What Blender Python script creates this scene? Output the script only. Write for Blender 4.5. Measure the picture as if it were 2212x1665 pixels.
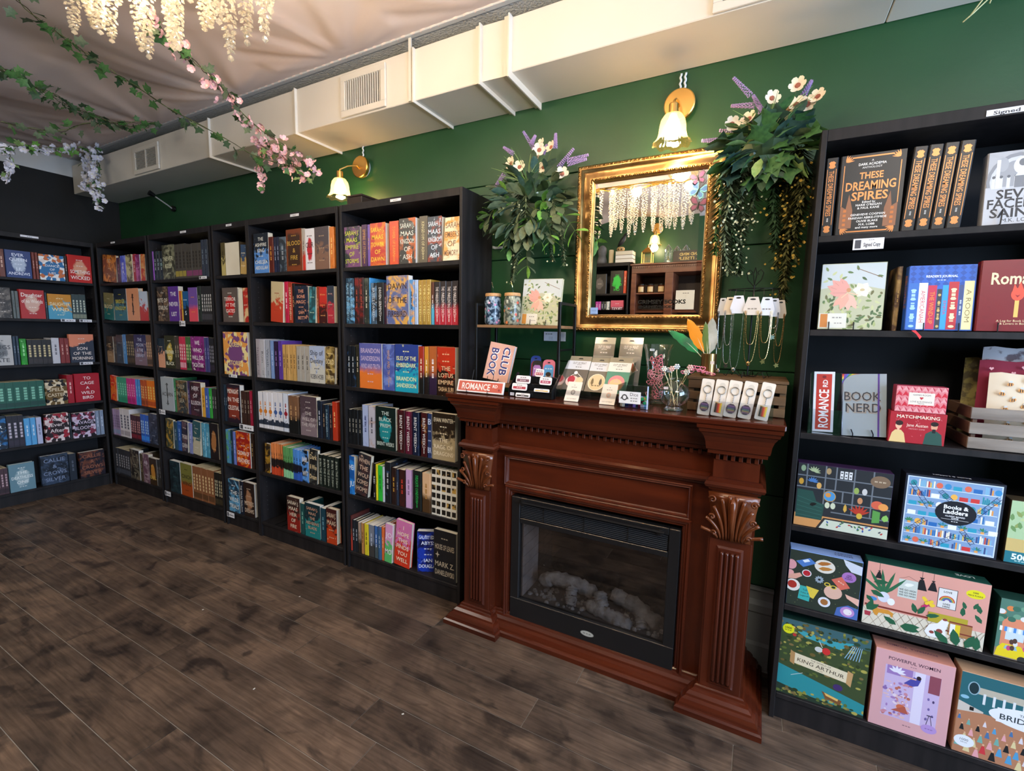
import bpy, math, random
from mathutils import Vector, Matrix
R_ = random.Random(7)
PI = math.pi
S = bpy.context.scene
COL = S.collection
for o in list(bpy.data.objects): bpy.data.objects.remove(o)

# ---------------------------------------------------------------- camera
cam_d = bpy.data.cameras.new('camera'); cam = bpy.data.objects.new('camera', cam_d); COL.objects.link(cam)
cam_d.sensor_width = 36.0; cam_d.lens = 36.0 * 999.9 / 2212; cam_d.clip_start = 0.02
YAW, PITCH, ROLL = -0.488923, 0.116547, 0.019562
fw = Vector((math.sin(YAW)*math.cos(PITCH), math.cos(YAW)*math.cos(PITCH), -math.sin(PITCH)))
rt = Vector((math.cos(YAW), -math.sin(YAW), 0)); up = rt.cross(fw)
r2 = rt*math.cos(ROLL)+up*math.sin(ROLL); u2 = -rt*math.sin(ROLL)+up*math.cos(ROLL)
m = Matrix(((r2.x,u2.x,-fw.x),(r2.y,u2.y,-fw.y),(r2.z,u2.z,-fw.z)))
cam.matrix_world = Matrix.Translation((2.05313,-2.11155,1.39545)) @ m.to_4x4()
S.camera = cam

# ---------------------------------------------------------------- world, daylight, exposure
S.view_settings.view_transform = 'Standard'; S.view_settings.look = 'None'
S.view_settings.gamma = 1.0; S.view_settings.use_curve_mapping = False
S.view_settings.exposure = 0.6
w = bpy.data.worlds.new('world'); S.world = w; w.use_nodes = True
bg = w.node_tree.nodes['Background']; bg.inputs[0].default_value = (0.55, 0.72, 1.0, 1); bg.inputs[1].default_value = 1.2

def area(name, loc, direction, sx, sy, power, color):
    l = bpy.data.lights.new(name, 'AREA'); l.shape = 'RECTANGLE'; l.size = sx; l.size_y = sy
    l.energy = power; l.color = color
    o = bpy.data.objects.new(name, l); COL.objects.link(o); o.location = loc
    o.rotation_euler = Vector(direction).to_track_quat('-Z', 'Y').to_euler()
    return o
def point(name, loc, power, color, r=0.03):
    l = bpy.data.lights.new(name, 'POINT'); l.energy = power; l.color = color; l.shadow_soft_size = r
    o = bpy.data.objects.new(name, l); COL.objects.link(o); o.location = loc
    return o
DAY = (0.54, 0.73, 1.0); WARM = (1.0, 0.74, 0.44)
area('daylight_window_near', (5.12,-2.35,1.45), (-1,0.12,-0.05), 1.5, 2.1, 95, DAY)
area('daylight_window_far', (5.12,-0.8,1.45), (-1,0,-0.05), 1.2, 2.1, 55, DAY)
area('shop_ceiling_light', (-1.4,-2.6,2.55), (0,0.25,-1), 1.6, 0.8, 26, (1.0,0.9,0.78))  # soft fill added behind the camera to lift the shadows
area('added_fill_light_b', (3.2,-2.5,2.55), (0,0.3,-1), 1.4, 0.8, 26, (1.0,0.9,0.78))  # second added fill, unseen, brightening the right half

# ---------------------------------------------------------------- helpers
def lin(h):
    h = h.strip('#')
    if len(h) == 3: h = ''.join(c*2 for c in h)
    v = [int(h[i:i+2],16)/255 for i in (0,2,4)]
    return tuple((c/12.92 if c <= 0.04045 else ((c+0.055)/1.055)**2.4) for c in v)
MATS = {}
def mat(name, col=(0.5,0.5,0.5), rough=0.5, metal=0.0, spec=0.5, **kw):
    if name in MATS: return MATS[name]
    m = bpy.data.materials.new(name); m.use_nodes = True
    b = m.node_tree.nodes['Principled BSDF']
    if isinstance(col, str): col = lin(col)
    b.inputs['Base Color'].default_value = (*col, 1)
    b.inputs['Roughness'].default_value = rough; b.inputs['Metallic'].default_value = metal
    b.inputs['Specular IOR Level'].default_value = spec
    for k, v in kw.items(): b.inputs[k.replace('_',' ')].default_value = v
    MATS[name] = m
    return m
def flat(h, rough=0.45):
    return mat('ink_'+h+('' if rough == 0.45 else str(rough)), h, rough)
def nodes(m):
    nt = m.node_tree; return nt, nt.nodes, nt.links, nt.nodes['Principled BSDF']
def noise_mat(name, c1, c2, scale=8, rough=0.5, stretch=(1,1,1), bump=0.0, detail=6, lo=0.35, hi=0.65, metal=0.0, c3=None, bscale=None, coord='Object', spec=0.5):
    if name in MATS: return MATS[name]
    m = mat(name, c1, rough, metal, spec); nt, N, L, b = nodes(m)
    tc = N.new('ShaderNodeTexCoord'); mp = N.new('ShaderNodeMapping'); mp.inputs['Scale'].default_value = stretch
    L.new(tc.outputs[coord], mp.inputs[0])
    n = N.new('ShaderNodeTexNoise'); n.inputs['Scale'].default_value = scale; n.inputs['Detail'].default_value = detail
    L.new(mp.outputs[0], n.inputs['Vector'])
    r = N.new('ShaderNodeValToRGB'); e = r.color_ramp.elements
    e[0].position = lo; e[1].position = hi
    a, c = (lin(c1) if isinstance(c1,str) else c1), (lin(c2) if isinstance(c2,str) else c2)
    e[0].color = (*a,1); e[1].color = (*c,1)
    if c3:
        k = r.color_ramp.elements.new((lo+hi)/2); k.color = (*(lin(c3) if isinstance(c3,str) else c3),1)
    L.new(n.outputs['Fac'], r.inputs[0]); L.new(r.outputs[0], b.inputs['Base Color'])
    if bump:
        n2 = N.new('ShaderNodeTexNoise'); n2.inputs['Scale'].default_value = bscale or scale; n2.inputs['Detail'].default_value = 4
        L.new(mp.outputs[0], n2.inputs['Vector'])
        bu = N.new('ShaderNodeBump'); bu.inputs['Strength'].default_value = bump; bu.inputs['Distance'].default_value = 0.01
        L.new(n2.outputs['Fac'], bu.inputs['Height']); L.new(bu.outputs[0], b.inputs['Normal'])
    return m

class MB:
    """collects geometry; build() links it as one mesh object"""
    def __init__(s): s.v = []; s.f = []; s.mi = []; s.mats = []; s.sm = False
    def _m(s, m):
        if m is None: return 0
        if m not in s.mats: s.mats.append(m)
        return s.mats.index(m)
    def add(s, V, F, m=None, M=None):
        k = len(s.v); i = s._m(m)
        if M is not None: V = [tuple(M @ Vector(p)) for p in V]
        s.v += [tuple(p) for p in V]; s.f += [tuple(j+k for j in f) for f in F]; s.mi += [i]*len(F)
        return s
    def box(s, x0, x1, y0, y1, z0, z1, m=None, M=None, c=0.0):
        if c:
            V = []; F = []
            X, Y, Z = ((x0,x1),(y0,y1),(z0,z1))
            # chamfered box: three quads' corners per vertex
            for i in (0,1):
                for j in (0,1):
                    for k in (0,1):
                        sx, sy, sz = (1,-1)[i], (1,-1)[j], (1,-1)[k]
                        V += [(X[i],Y[j]+sy*c,Z[k]+sz*c),(X[i]+sx*c,Y[j],Z[k]+sz*c),(X[i]+sx*c,Y[j]+sy*c,Z[k])]
            g = lambda i,j,k,a: ((i*2+j)*2+k)*3+a
            for i in (0,1):
                q = [g(i,0,0,0),g(i,0,1,0),g(i,1,1,0),g(i,1,0,0)]; F.append(q if i == 0 else q[::-1])
                q = [g(0,i,0,1),g(1,i,0,1),g(1,i,1,1),g(0,i,1,1)]; F.append(q if i == 0 else q[::-1])
                q = [g(0,0,i,2),g(0,1,i,2),g(1,1,i,2),g(1,0,i,2)]; F.append(q if i == 0 else q[::-1])
            for i in (0,1):
                for j in (0,1):
                    F.append([g(i,j,0,0),g(i,j,1,0),g(i,j,1,1),g(i,j,0,1)])
                    F.append([g(0,i,j,1),g(1,i,j,1),g(1,i,j,2),g(0,i,j,2)])
                    F.append([g(i,0,j,0),g(i,1,j,0),g(i,1,j,2),g(i,0,j,2)])
                    for k in (0,1): F.append([g(i,j,k,0),g(i,j,k,1),g(i,j,k,2)])
            return s.add(V, F, m, M)
        V = [(x0,y0,z0),(x1,y0,z0),(x1,y1,z0),(x0,y1,z0),(x0,y0,z1),(x1,y0,z1),(x1,y1,z1),(x0,y1,z1)]
        F = [(0,3,2,1),(4,5,6,7),(0,1,5,4),(1,2,6,5),(2,3,7,6),(3,0,4,7)]
        return s.add(V, F, m, M)
    def quad(s, a, b, c, d, m=None): return s.add([a,b,c,d], [(0,1,2,3)], m)
    def tube(s, pts, r, n=8, m=None, cap=True, closed=False):
        pts = [Vector(p) for p in pts]; K = len(pts); V = []; F = []
        rr = r if isinstance(r, (list,tuple)) else [r]*K
        prev = None
        for i, p in enumerate(pts):
            if closed: t = pts[(i+1)%K]-pts[i-1]
            else: t = (pts[min(i+1,K-1)]-pts[max(i-1,0)])
            t = t.normalized() if t.length > 1e-9 else Vector((0,0,1))
            a = prev if prev is not None else (Vector((0,0,1)) if abs(t.z) < 0.9 else Vector((1,0,0)))
            a = (a - t*a.dot(t)); a = a.normalized() if a.length > 1e-6 else t.orthogonal().normalized()
            prev = a; b = t.cross(a)
            for k in range(n):
                an = 2*PI*k/n; V.append(tuple(p+(a*math.cos(an)+b*math.sin(an))*rr[i]))
        R = K if closed else K-1
        for i in range(R):
            for k in range(n):
                j = (i+1)%K
                F.append((i*n+k, i*n+(k+1)%n, j*n+(k+1)%n, j*n+k))
        if cap and not closed:
            F.append(tuple(range(n))[::-1]); F.append(tuple((K-1)*n+k for k in range(n)))
        return s.add(V, F, m)
    def lathe(s, prof, n=24, m=None, M=None, caps=True, wav=None):
        V = []; F = []
        for i, (r, z) in enumerate(prof):
            for k in range(n):
                a = 2*PI*k/n; q = r
                if wav: q = r*(1+wav(i/(len(prof)-1), a)[0]); zz = z+wav(i/(len(prof)-1), a)[1]
                else: zz = z
                V.append((q*math.cos(a), q*math.sin(a), zz))
        for i in range(len(prof)-1):
            for k in range(n): F.append((i*n+k, i*n+(k+1)%n, (i+1)*n+(k+1)%n, (i+1)*n+k))
        if caps:
            F.append(tuple(range(n))[::-1]); F.append(tuple((len(prof)-1)*n+k for k in range(n)))
        return s.add(V, F, m, M)
    def prism(s, poly, z0, z1, m=None, M=None):
        n = len(poly); V = [(x,y,z0) for x,y in poly]+[(x,y,z1) for x,y in poly]
        F = [tuple(range(n))[::-1], tuple(range(n,2*n))]+[(i,(i+1)%n,n+(i+1)%n,n+i) for i in range(n)]
        return s.add(V, F, m, M)
    def sweep(s, path, prof, closed=False, m=None, M=None, caps=True):
        """profile [(offset to the left-hand normal, height)] along a plan path with mitred corners"""
        P = [Vector(p) for p in path]; K = len(P); V = []; F = []; n = len(prof)
        for i in range(K):
            d1 = (P[i]-P[i-1]) if (i > 0 or closed) else (P[1]-P[0])
            d2 = (P[(i+1)%K]-P[i]) if (i < K-1 or closed) else d1
            d1 = d1.normalized(); d2 = d2.normalized()
            n1 = Vector((-d1.y,d1.x)); n2 = Vector((-d2.y,d2.x)); q = (n1+n2); q = q/ max(q.dot(n1), 0.2)
            for o, h in prof: V.append((P[i].x+q.x*o, P[i].y+q.y*o, h))
        for i in range(K if closed else K-1):
            j = (i+1)%K
            for k in range(n-1): F.append((i*n+k, j*n+k, j*n+k+1, i*n+k+1))
        if caps and not closed:
            F.append(tuple(range(n))); F.append(tuple((K-1)*n+k for k in range(n))[::-1])
        return s.add(V, F, m, M)
    def build(s, name, m=None, parent=None, loc=None, rot=None, smooth=False, kind=None):
        me = bpy.data.meshes.new(name); me.from_pydata(s.v, [], s.f)
        if s.mats:
            for q in s.mats: me.materials.append(q)
            me.polygons.foreach_set('material_index', s.mi)
        elif m: me.materials.append(m)
        if smooth: me.polygons.foreach_set('use_smooth', [True]*len(s.f))
        me.update()
        return put(name, me, parent, loc, rot, kind)
def put(name, me, parent=None, loc=None, rot=None, kind=None):
    o = bpy.data.objects.new(name, me); COL.objects.link(o)
    if parent: o.parent = parent
    if loc: o.location = loc
    if rot: o.rotation_euler = rot
    if kind: o['kind'] = kind
    return o
def autosmooth(o, deg=40):
    me = o.data
    me.polygons.foreach_set('use_smooth', [True]*len(me.polygons))
    try: me.set_sharp_from_angle(angle=math.radians(deg))
    except Exception: pass
    return o
def tag(o, label, cat, group=None, kind=None):
    if label: o['label'] = label
    if cat: o['category'] = cat
    if group: o['group'] = group
    if kind: o['kind'] = kind
    return o
def thing(name, label, cat, loc=(0,0,0), rotz=0, group=None, rot=None):
    o = bpy.data.objects.new(name, None); COL.objects.link(o); o.location = loc
    o.rotation_euler = rot if rot else (0,0,rotz); o.empty_display_size = 0.05
    return tag(o, label, cat, group)

# ---------------------------------------------------------------- lettering
TXT = {}
def text_geo(t, res=2, bold=0.0):
    """unit-height outline of a string as (verts, faces, width)"""
    k = (t, res, bold)
    if k in TXT: return TXT[k]
    if t == '~':        # lettering too small in the photograph to read: a row of strokes
        V = []; F = []; x = 0
        for i in range(9):
            wd = R_.uniform(0.12,0.5)
            if i in (3,6): x += 0.35
            V += [(x,0.08,0),(x+wd,0.08,0),(x+wd,0.62,0),(x,0.62,0)]; F.append(tuple(len(V)-4+q for q in range(4))); x += wd+0.1
        TXT[k] = (V, F, x); return TXT[k]
    if t == '*':
        V = [(0.5+0.5*math.cos(a*PI/4+PI/2)*(1 if a%2 == 0 else 0.3), 0.4+0.5*math.sin(a*PI/4+PI/2)*(1 if a%2 == 0 else 0.3), 0) for a in range(8)]
        TXT[k] = (V, [tuple(range(8))], 4.0); return TXT[k]
    cu = bpy.data.curves.new('t', 'FONT'); cu.body = t; cu.size = 1.0; cu.resolution_u = res; cu.offset = bold
    ob = bpy.data.objects.new('t', cu)
    me = bpy.data.meshes.new_from_object(ob)
    V = [tuple(v.co) for v in me.vertices]; F = [tuple(p.vertices) for p in me.polygons]
    bpy.data.objects.remove(ob); bpy.data.curves.remove(cu); bpy.data.meshes.remove(me)
    if V:
        x0 = min(v[0] for v in V); x1 = max(v[0] for v in V); y0 = min(v[1] for v in V)
        V = [(v[0]-x0, v[1], v[2]) for v in V]
    else: x0, x1 = 0, 1
    TXT[k] = (V, F, x1-x0); return TXT[k]
class Print:
    """flat print on an upright face: u to the right, v up, facing -Y; overlapping shapes lie 0.04 mm above one another"""
    def __init__(s, y=0.0, clip=None): s.b = MB(); s.y = y; s.L = []; s.clip = clip
    def _put(s, V, F, m):
        xs = [v[0] for v in V]; zs = [v[1] for v in V]; bb = (min(xs),max(xs),min(zs),max(zs)); n = 1
        for q, k in s.L:
            if k >= n and q[0] < bb[1] and q[1] > bb[0] and q[2] < bb[3] and q[3] > bb[2]: n = k+1
        s.L.append((bb, n)); y = s.y-0.0002-0.00004*n
        s.b.add([(v[0], y, v[1]) for v in V], F, m if not isinstance(m,str) else flat(m))
    def poly(s, pts, m):
        if s.clip:
            for ax, lim, sg in ((0,s.clip[0],1),(0,s.clip[1],-1),(1,s.clip[2],1),(1,s.clip[3],-1)):
                out = []
                for i, q in enumerate(pts):
                    p0 = pts[i-1]; a = (p0[ax]-lim)*sg; b = (q[ax]-lim)*sg
                    if (a < 0) != (b < 0): t = a/(a-b); out.append((p0[0]+(q[0]-p0[0])*t, p0[1]+(q[1]-p0[1])*t))
                    if b >= 0: out.append((q[0],q[1]))
                pts = out
                if len(pts) < 3: return s
        s._put(pts, [tuple(range(len(pts)))], m); return s
    def rect(s, x0, x1, z0, z1, m): return s.poly([(x0,z0),(x1,z0),(x1,z1),(x0,z1)], m)
    def ell(s, cx, cz, a, b, m, n=20, rot=0):
        P = []
        for i in range(n):
            t = 2*PI*i/n; x = a*math.cos(t); z = b*math.sin(t)
            P.append((cx+x*math.cos(rot)-z*math.sin(rot), cz+x*math.sin(rot)+z*math.cos(rot)))
        return s.poly(P, m)
    def leaf(s, cx, cz, l, w, rot, m):
        P = [(0,0),(l*.3,w*.5),(l*.7,w*.4),(l,0),(l*.7,-w*.4),(l*.3,-w*.5)]
        return s.poly([(cx+x*math.cos(rot)-z*math.sin(rot), cz+x*math.sin(rot)+z*math.cos(rot)) for x,z in P], m)
    def line(s, x0, z0, x1, z1, w, m):
        d = Vector((x1-x0, z1-z0)).normalized(); n = Vector((-d.y,d.x))*w/2
        return s.poly([(x0-n.x,z0-n.y),(x1-n.x,z1-n.y),(x1+n.x,z1+n.y),(x0+n.x,z0+n.y)], m)
    def frame(s, x0, x1, z0, z1, w, m):
        s.rect(x0,x1,z0,z0+w,m); s.rect(x0,x1,z1-w,z1,m); s.rect(x0,x0+w,z0,z1,m); s.rect(x1-w,x1,z0,z1,m); return s
    def text(s, t, cx, cz, h, m, maxw=None, rot=0, flip=False, res=2, bold=0.0, fit=False):
        V, F, wd = text_geo(t, res, bold); k = h/0.72; kx = k
        if maxw and wd*k > maxw: kx = maxw/wd
        elif fit and maxw: kx = min(maxw/wd, k*1.6)
        P = []
        for v in V:
            x = (v[0]-wd/2)*kx; z = v[1]*k-h/2
            if flip: x, z = -x, -z
            P.append((cx+x*math.cos(rot)-z*math.sin(rot), cz+x*math.sin(rot)+z*math.cos(rot)))
        s._put(P, F, m); return s
    def build(s, name, parent, **kw): return s.b.build(name, None, parent, **kw)

# ---------------------------------------------------------------- materials
M_black = noise_mat('black_brown_laminate', (0.010,0.009,0.010), (0.019,0.016,0.017), 30, 0.5, (1,1,0.06), 0.05, spec=0.28)
M_blackin = noise_mat('black_back_board', (0.009,0.009,0.011), (0.013,0.013,0.016), 10, 0.65, (1,1,0.1), spec=0.25)
M_metalblk = mat('black_metal', (0.012,0.012,0.013), 0.35, 0.6)
M_wallgreen = noise_mat('green_wall_paint', (0.0085,0.056,0.0185), (0.0105,0.067,0.0225), 3, 0.42, (1,1,1), 0.04, bscale=60)
M_wallblack = noise_mat('black_wall_paint', (0.008,0.008,0.008), (0.012,0.012,0.012), 4, 0.65, (1,1,1), 0.1, bscale=40, spec=0.3)
M_white = noise_mat('white_wall_paint', (0.55,0.56,0.56), (0.62,0.62,0.61), 4, 0.6)
M_trim = noise_mat('grey_white_panelling', (0.30,0.29,0.27), (0.36,0.35,0.33), 5, 0.55)
M_duct = noise_mat('painted_duct_metal', (0.66,0.62,0.55), (0.71,0.67,0.60), 2, 0.45, (1,1,1), 0.02, bscale=8)
M_stipple = noise_mat('stippled_ceiling', (0.50,0.50,0.48), (0.60,0.59,0.56), 60, 0.8, (1,1,1), 0.8, bscale=90)
M_page = noise_mat('book_pages', (0.66,0.60,0.47), (0.80,0.75,0.62), 3, 0.8, (1,1,1))
M_page2 = noise_mat('book_pages_white', (0.78,0.77,0.73), (0.86,0.85,0.82), 3, 0.8)
M_gold = mat('brushed_brass', (0.78,0.47,0.14), 0.28, 1.0)
M_label = flat('e8e8ea', 0.5)
def glassy(name, col, alpha=0.25, rough=0.05):
    """thin clear plastic or glass: mostly see-through with a glossy coat"""
    if name in MATS: return MATS[name]
    m = bpy.data.materials.new(name); m.use_nodes = True; N = m.node_tree.nodes; L = m.node_tree.links
    N.clear(); out = N.new('ShaderNodeOutputMaterial'); mix = N.new('ShaderNodeMixShader'); t = N.new('ShaderNodeBsdfTransparent')
    g = N.new('ShaderNodeBsdfGlossy'); g.inputs['Roughness'].default_value = rough; g.inputs['Color'].default_value = (1,1,1,1)
    t.inputs[0].default_value = (*col,1); f = N.new('ShaderNodeLayerWeight'); f.inputs[0].default_value = 0.5
    pw = N.new('ShaderNodeMath'); pw.operation = 'POWER'; pw.inputs[1].default_value = 2.2; L.new(f.outputs['Facing'], pw.inputs[0])
    a = N.new('ShaderNodeMath'); a.operation = 'MULTIPLY_ADD'; a.inputs[1].default_value = 0.75; a.inputs[2].default_value = 0.045+alpha*0.3
    L.new(pw.outputs[0], a.inputs[0]); L.new(a.outputs[0], mix.inputs[0]); L.new(t.outputs[0], mix.inputs[1]); L.new(g.outputs[0], mix.inputs[2])
    L.new(mix.outputs[0], out.inputs[0]); MATS[name] = m; return m
M_clear = glassy('clear_plastic', (0.93,0.95,0.97), 0.15)
M_glass = glassy('clear_glass', (0.95,0.97,0.97), 0.1, 0.0)

# book covers: colours come from the object (c1 board, c2 second colour, c3 lettering colour)
def cover_mat(style):
    nm = 'cover_'+style
    if nm in MATS: return MATS[nm]
    m = mat(nm, (0.5,0.5,0.5), 0.34); nt, N, L, b = nodes(m)
    def att(n):
        a = N.new('ShaderNodeAttribute'); a.attribute_type = 'OBJECT'; a.attribute_name = n; return a.outputs['Color']
    c1, c2, c3 = att('c1'), att('c2'), att('c3')
    tc = N.new('ShaderNodeTexCoord'); sep = N.new('ShaderNodeSeparateXYZ'); L.new(tc.outputs['Generated'], sep.inputs[0])
    oi = N.new('ShaderNodeObjectInfo'); rs = N.new('ShaderNodeMath'); rs.operation = 'MULTIPLY'; rs.inputs[1].default_value = 40
    L.new(oi.outputs['Random'], rs.inputs[0])
    def mth(op, a, bb=None, c=None):
        q = N.new('ShaderNodeMath'); q.operation = op
        for i, v in enumerate((a, bb, c)):
            if v is None: continue
            if isinstance(v, (int,float)): q.inputs[i].default_value = v
            else: L.new(v, q.inputs[i])
        return q.outputs[0]
    def nz(scale, detail=3, dist=0.0):
        n = N.new('ShaderNodeTexNoise'); n.noise_dimensions = '4D'; n.inputs['Scale'].default_value = scale
        n.inputs['Detail'].default_value = detail; n.inputs['Distortion'].default_value = dist
        L.new(tc.outputs['Object'], n.inputs['Vector']); L.new(rs.outputs[0], n.inputs['W']); return n.outputs['Fac']
    def mix(f, a, bb):
        q = N.new('ShaderNodeMix'); q.data_type = 'RGBA'; L.new(f, q.inputs[0])
        L.new(a, q.inputs[6]); L.new(bb, q.inputs[7]); return q.outputs[2]
    def step(v, e, wdt=0.02):
        q = N.new('ShaderNodeMapRange'); L.new(v, q.inputs[0]); q.inputs[1].default_value = e-wdt; q.inputs[2].default_value = e+wdt; return q.outputs[0]
    X, Y, Z = sep.outputs
    cx = mth('ABSOLUTE', mth('SUBTRACT', X, 0.5)); cz = mth('ABSOLUTE', mth('SUBTRACT', Z, 0.5))
    n1 = nz(22, 4, 1.0)
    if style == 'p': col = mix(mth('MULTIPLY', step(n1, 0.62, 0.05), 0.5), c1, c2)
    elif style == 'b': col = mix(step(nz(14,4,1.5), 0.52, 0.06), c1, c2); col = mix(mth('MULTIPLY', step(nz(38,3,1), 0.66, 0.02), 0.55), col, c3)
    elif style == 'g': col = mix(step(mth('ADD', Z, mth('MULTIPLY', mth('SUBTRACT', n1, 0.5), 0.25)), 0.42, 0.08), c2, c1)
    elif style == 't': col = mix(step(mth('ADD', mth('ADD', Z, mth('MULTIPLY', X, -0.25)), mth('MULTIPLY', mth('SUBTRACT', n1, 0.5), 0.3)), 0.55, 0.02), c1, c2)
    elif style == 'w': col = mix(step(mth('ADD', Z, mth('MULTIPLY', mth('SUBTRACT', nz(18,4,2), 0.5), 1.6)), 0.5, 0.08), c2, c1); col = mix(mth('MULTIPLY', step(nz(45,3,1), 0.68, 0.02), 0.5), col, c3)
    elif style == 'c':
        d = mth('ADD', mth('POWER', mth('MULTIPLY', cx, 2.6), 2), mth('POWER', mth('MULTIPLY', cz, 2.6), 2))
        d = mth('ADD', d, mth('MULTIPLY', mth('SUBTRACT', n1, 0.5), 1.2)); col = mix(step(d, 0.55, 0.12), c2, c1)
    elif style == 'r':
        d = mth('MAXIMUM', cx, cz); col = mix(step(mth('ADD', d, mth('MULTIPLY', mth('SUBTRACT', n1, 0.5), 0.2)), 0.38, 0.03), c2, c1)
    elif style == 'v':
        v = N.new('ShaderNodeTexVoronoi'); v.inputs['Scale'].default_value = 40; L.new(tc.outputs['Object'], v.inputs['Vector'])
        s2 = N.new('ShaderNodeSeparateXYZ'); L.new(v.outputs['Color'], s2.inputs[0])
        col = mix(step(s2.outputs[0], 0.5, 0.02), c1, c2); col = mix(step(s2.outputs[1], 0.75, 0.02), col, c3)
        d = mth('ADD', mth('POWER', mth('MULTIPLY', cx, 2.6), 2), mth('POWER', mth('MULTIPLY', cz, 3.2), 2)); col = mix(step(d, 0.6, 0.03), c1, col)
    elif style == 'j':
        d = mth('SUBTRACT', cx, mth('MULTIPLY', mth('SUBTRACT', n1, 0.35), 0.16)); f = mth('MULTIPLY', mth('SUBTRACT', 1.0, step(d, 0.02, 0.01)), mth('SUBTRACT', 1.0, step(cz, 0.33, 0.01)))
        col = mix(f, c1, c3)
    elif style == 'd':
        f = mth('SUBTRACT', 1.0, step(mth('ADD', mth('POWER', mth('SUBTRACT', Y, 0.5), 2), mth('POWER', mth('MULTIPLY', mth('SUBTRACT', Z, 0.47), 6), 2)), 0.12, 0.02))
        col = mix(f, c1, c3); g = mth('MULTIPLY', step(mth('ADD', mth('SUBTRACT', 0.3, Z), mth('MULTIPLY', mth('SUBTRACT', n1, 0.5), 0.3)), 0.06, 0.01), step(Z, 0.1, 0.01)); col = mix(g, col, c2)
    elif style == 'u':
        col = mix(step(mth('ADD', Z, mth('MULTIPLY', mth('SUBTRACT', n1, 0.5), 0.1)), 0.52, 0.02), c3, c1); col = mix(step(mth('ADD', Z, mth('MULTIPLY', mth('SUBTRACT', nz(60,2,0), 0.5), 0.35)), 0.25, 0.02), c2, col)
    elif style == 'k':
        s = mth('FRACT', mth('MULTIPLY', Z, 6.0)); f = mth('MULTIPLY', step(s, 0.22, 0.02), mth('SUBTRACT', 1.0, step(s, 0.86, 0.02)))
        f = mth('MULTIPLY', f, mth('SUBTRACT', 1.0, step(mth('ABSOLUTE', mth('SUBTRACT', Y, 0.5)), 0.38, 0.02)))
        gold = mix(mth('MULTIPLY', step(n1, 0.55, 0.03), step(mth('FRACT', mth('MULTIPLY', Z, 3.0)), 0.6, 0.02)), c2, c3); col = mix(f, c1, gold)
    L.new(col, b.inputs['Base Color'])
    return m

COLN = [('black','181818'),('charcoal','383838'),('grey','808080'),('silver','b8b8b8'),('white','e8e8e8'),('cream','e0d4b4'),('dark brown','302018'),('brown','704828'),
 ('tan','b89868'),('gold','a88030'),('dark red','501818'),('red','b82828'),('orange','d87028'),('yellow','e0d030'),('olive','606030'),('dark green','183828'),('green','38a048'),
 ('teal','205858'),('pale blue','a0b8e0'),('blue','3878c8'),('navy','182848'),('indigo','3c3c80'),('purple','6a3890'),('plum','501838'),('magenta','b83080'),('pink','e0a0d0'),('mauve','9880a0'),('slate','405060')]
def cname(h):
    a = lin(h); return min(COLN, key=lambda n: sum((math.sqrt(x)-math.sqrt(y))**2 for x,y in zip(a, lin(n[1]))))[0]
def c3(h): return [*lin(h)]

def book_geo(w, t, h, hard=True):
    """cover (boards and spine) and page block; front cover faces -Y, spine at -X, base centre at the origin"""
    b = 0.0022 if hard else 0.0008; x0, x1, y0, y1 = -w/2, w/2, -t/2, t/2; q = 0.003 if hard else 0.0006
    r = min(0.003, t*0.2)
    cov = MB().prism([(x0+r,y0),(x1,y0),(x1,y0+b),(x0+b,y0+b),(x0+b,y1-b),(x1,y1-b),(x1,y1),(x0+r,y1),(x0,y1-r),(x0,y0+r)], 0, h)
    pg = MB().box(x0+b, x1-q, y0+b, y1-b, q, h-q)
    return cov, pg
def make_book(name, label, cat, w, t, h, c1_, c2_, ct, style, lines, loc, rotz, face, hard=True, group=None, tilt=0, lean=0, parent=None):
    """face: 'f' front shown, 's' spine shown, 'p' fore-edge shown; loc is the middle of the visible foot"""
    turn = {'f':0, 's':PI/2, 'p':-PI/2}[face]
    off = t/2 if face == 'f' else w/2
    base = Vector(loc) + Matrix.Rotation(rotz,3,'Z') @ Vector((0, off, 0))
    rot = (Matrix.Rotation(rotz,3,'Z') @ Matrix.Rotation(lean,3,'X') @ Matrix.Rotation(tilt,3,'Y') @ Matrix.Rotation(turn,3,'Z')).to_euler()
    o = thing(name, label, cat, tuple(base), 0, group, rot)
    cov, pg = book_geo(w, t, h, hard)
    c = cov.build('cover', cover_mat(style), o); c['c1'] = c3(c1_); c['c2'] = c3(c2_); c['c3'] = c3(ct)
    pg.build('pages', M_page if R_.random() < 0.6 else M_page2, o)
    if lines and face == 'f':
        p = Print(-t/2); n = len(lines); ch = h*0.86/n
        for i, s in enumerate(lines):
            s = s.replace('_',' '); z = h*0.93-ch*(i+0.5)
            if s == '~': p.text(s, 0, z, min(ch*0.3,0.008), flat(ct), w*0.6)
            else: p.text(s, 0, z, min(ch*0.62, 0.030), flat(ct), w*0.84, bold=0.01)
        p.build('title_lettering', c)
    elif lines and face == 's':
        s = lines[0].replace('_',' '); V, F, wd = text_geo(s, 1 if h < 0.3 else 2)
        hh = min(t*0.5, 0.018) if s != '~' else t*0.3; k = hh/0.72; L_ = h*(0.68 if s != '~' else 0.4); kx = min(L_/wd, k*1.7)
        b = MB(); zc = h*0.54
        b.add([(-w/2-0.0004, -(v[1]*k-hh/2), zc-(v[0]-wd/2)*kx) for v in V], F)
        if s != '~':
            V, F, wd = text_geo('~'); kk = hh*0.5/0.72; b.add([(-w/2-0.0004, -(v[1]*kk-hh/4), h*0.13-(v[0]-wd/2)*min(h*0.12/wd,kk)) for v in V], F)
        b.build('title_lettering', flat(ct), c)
    return o

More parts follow.
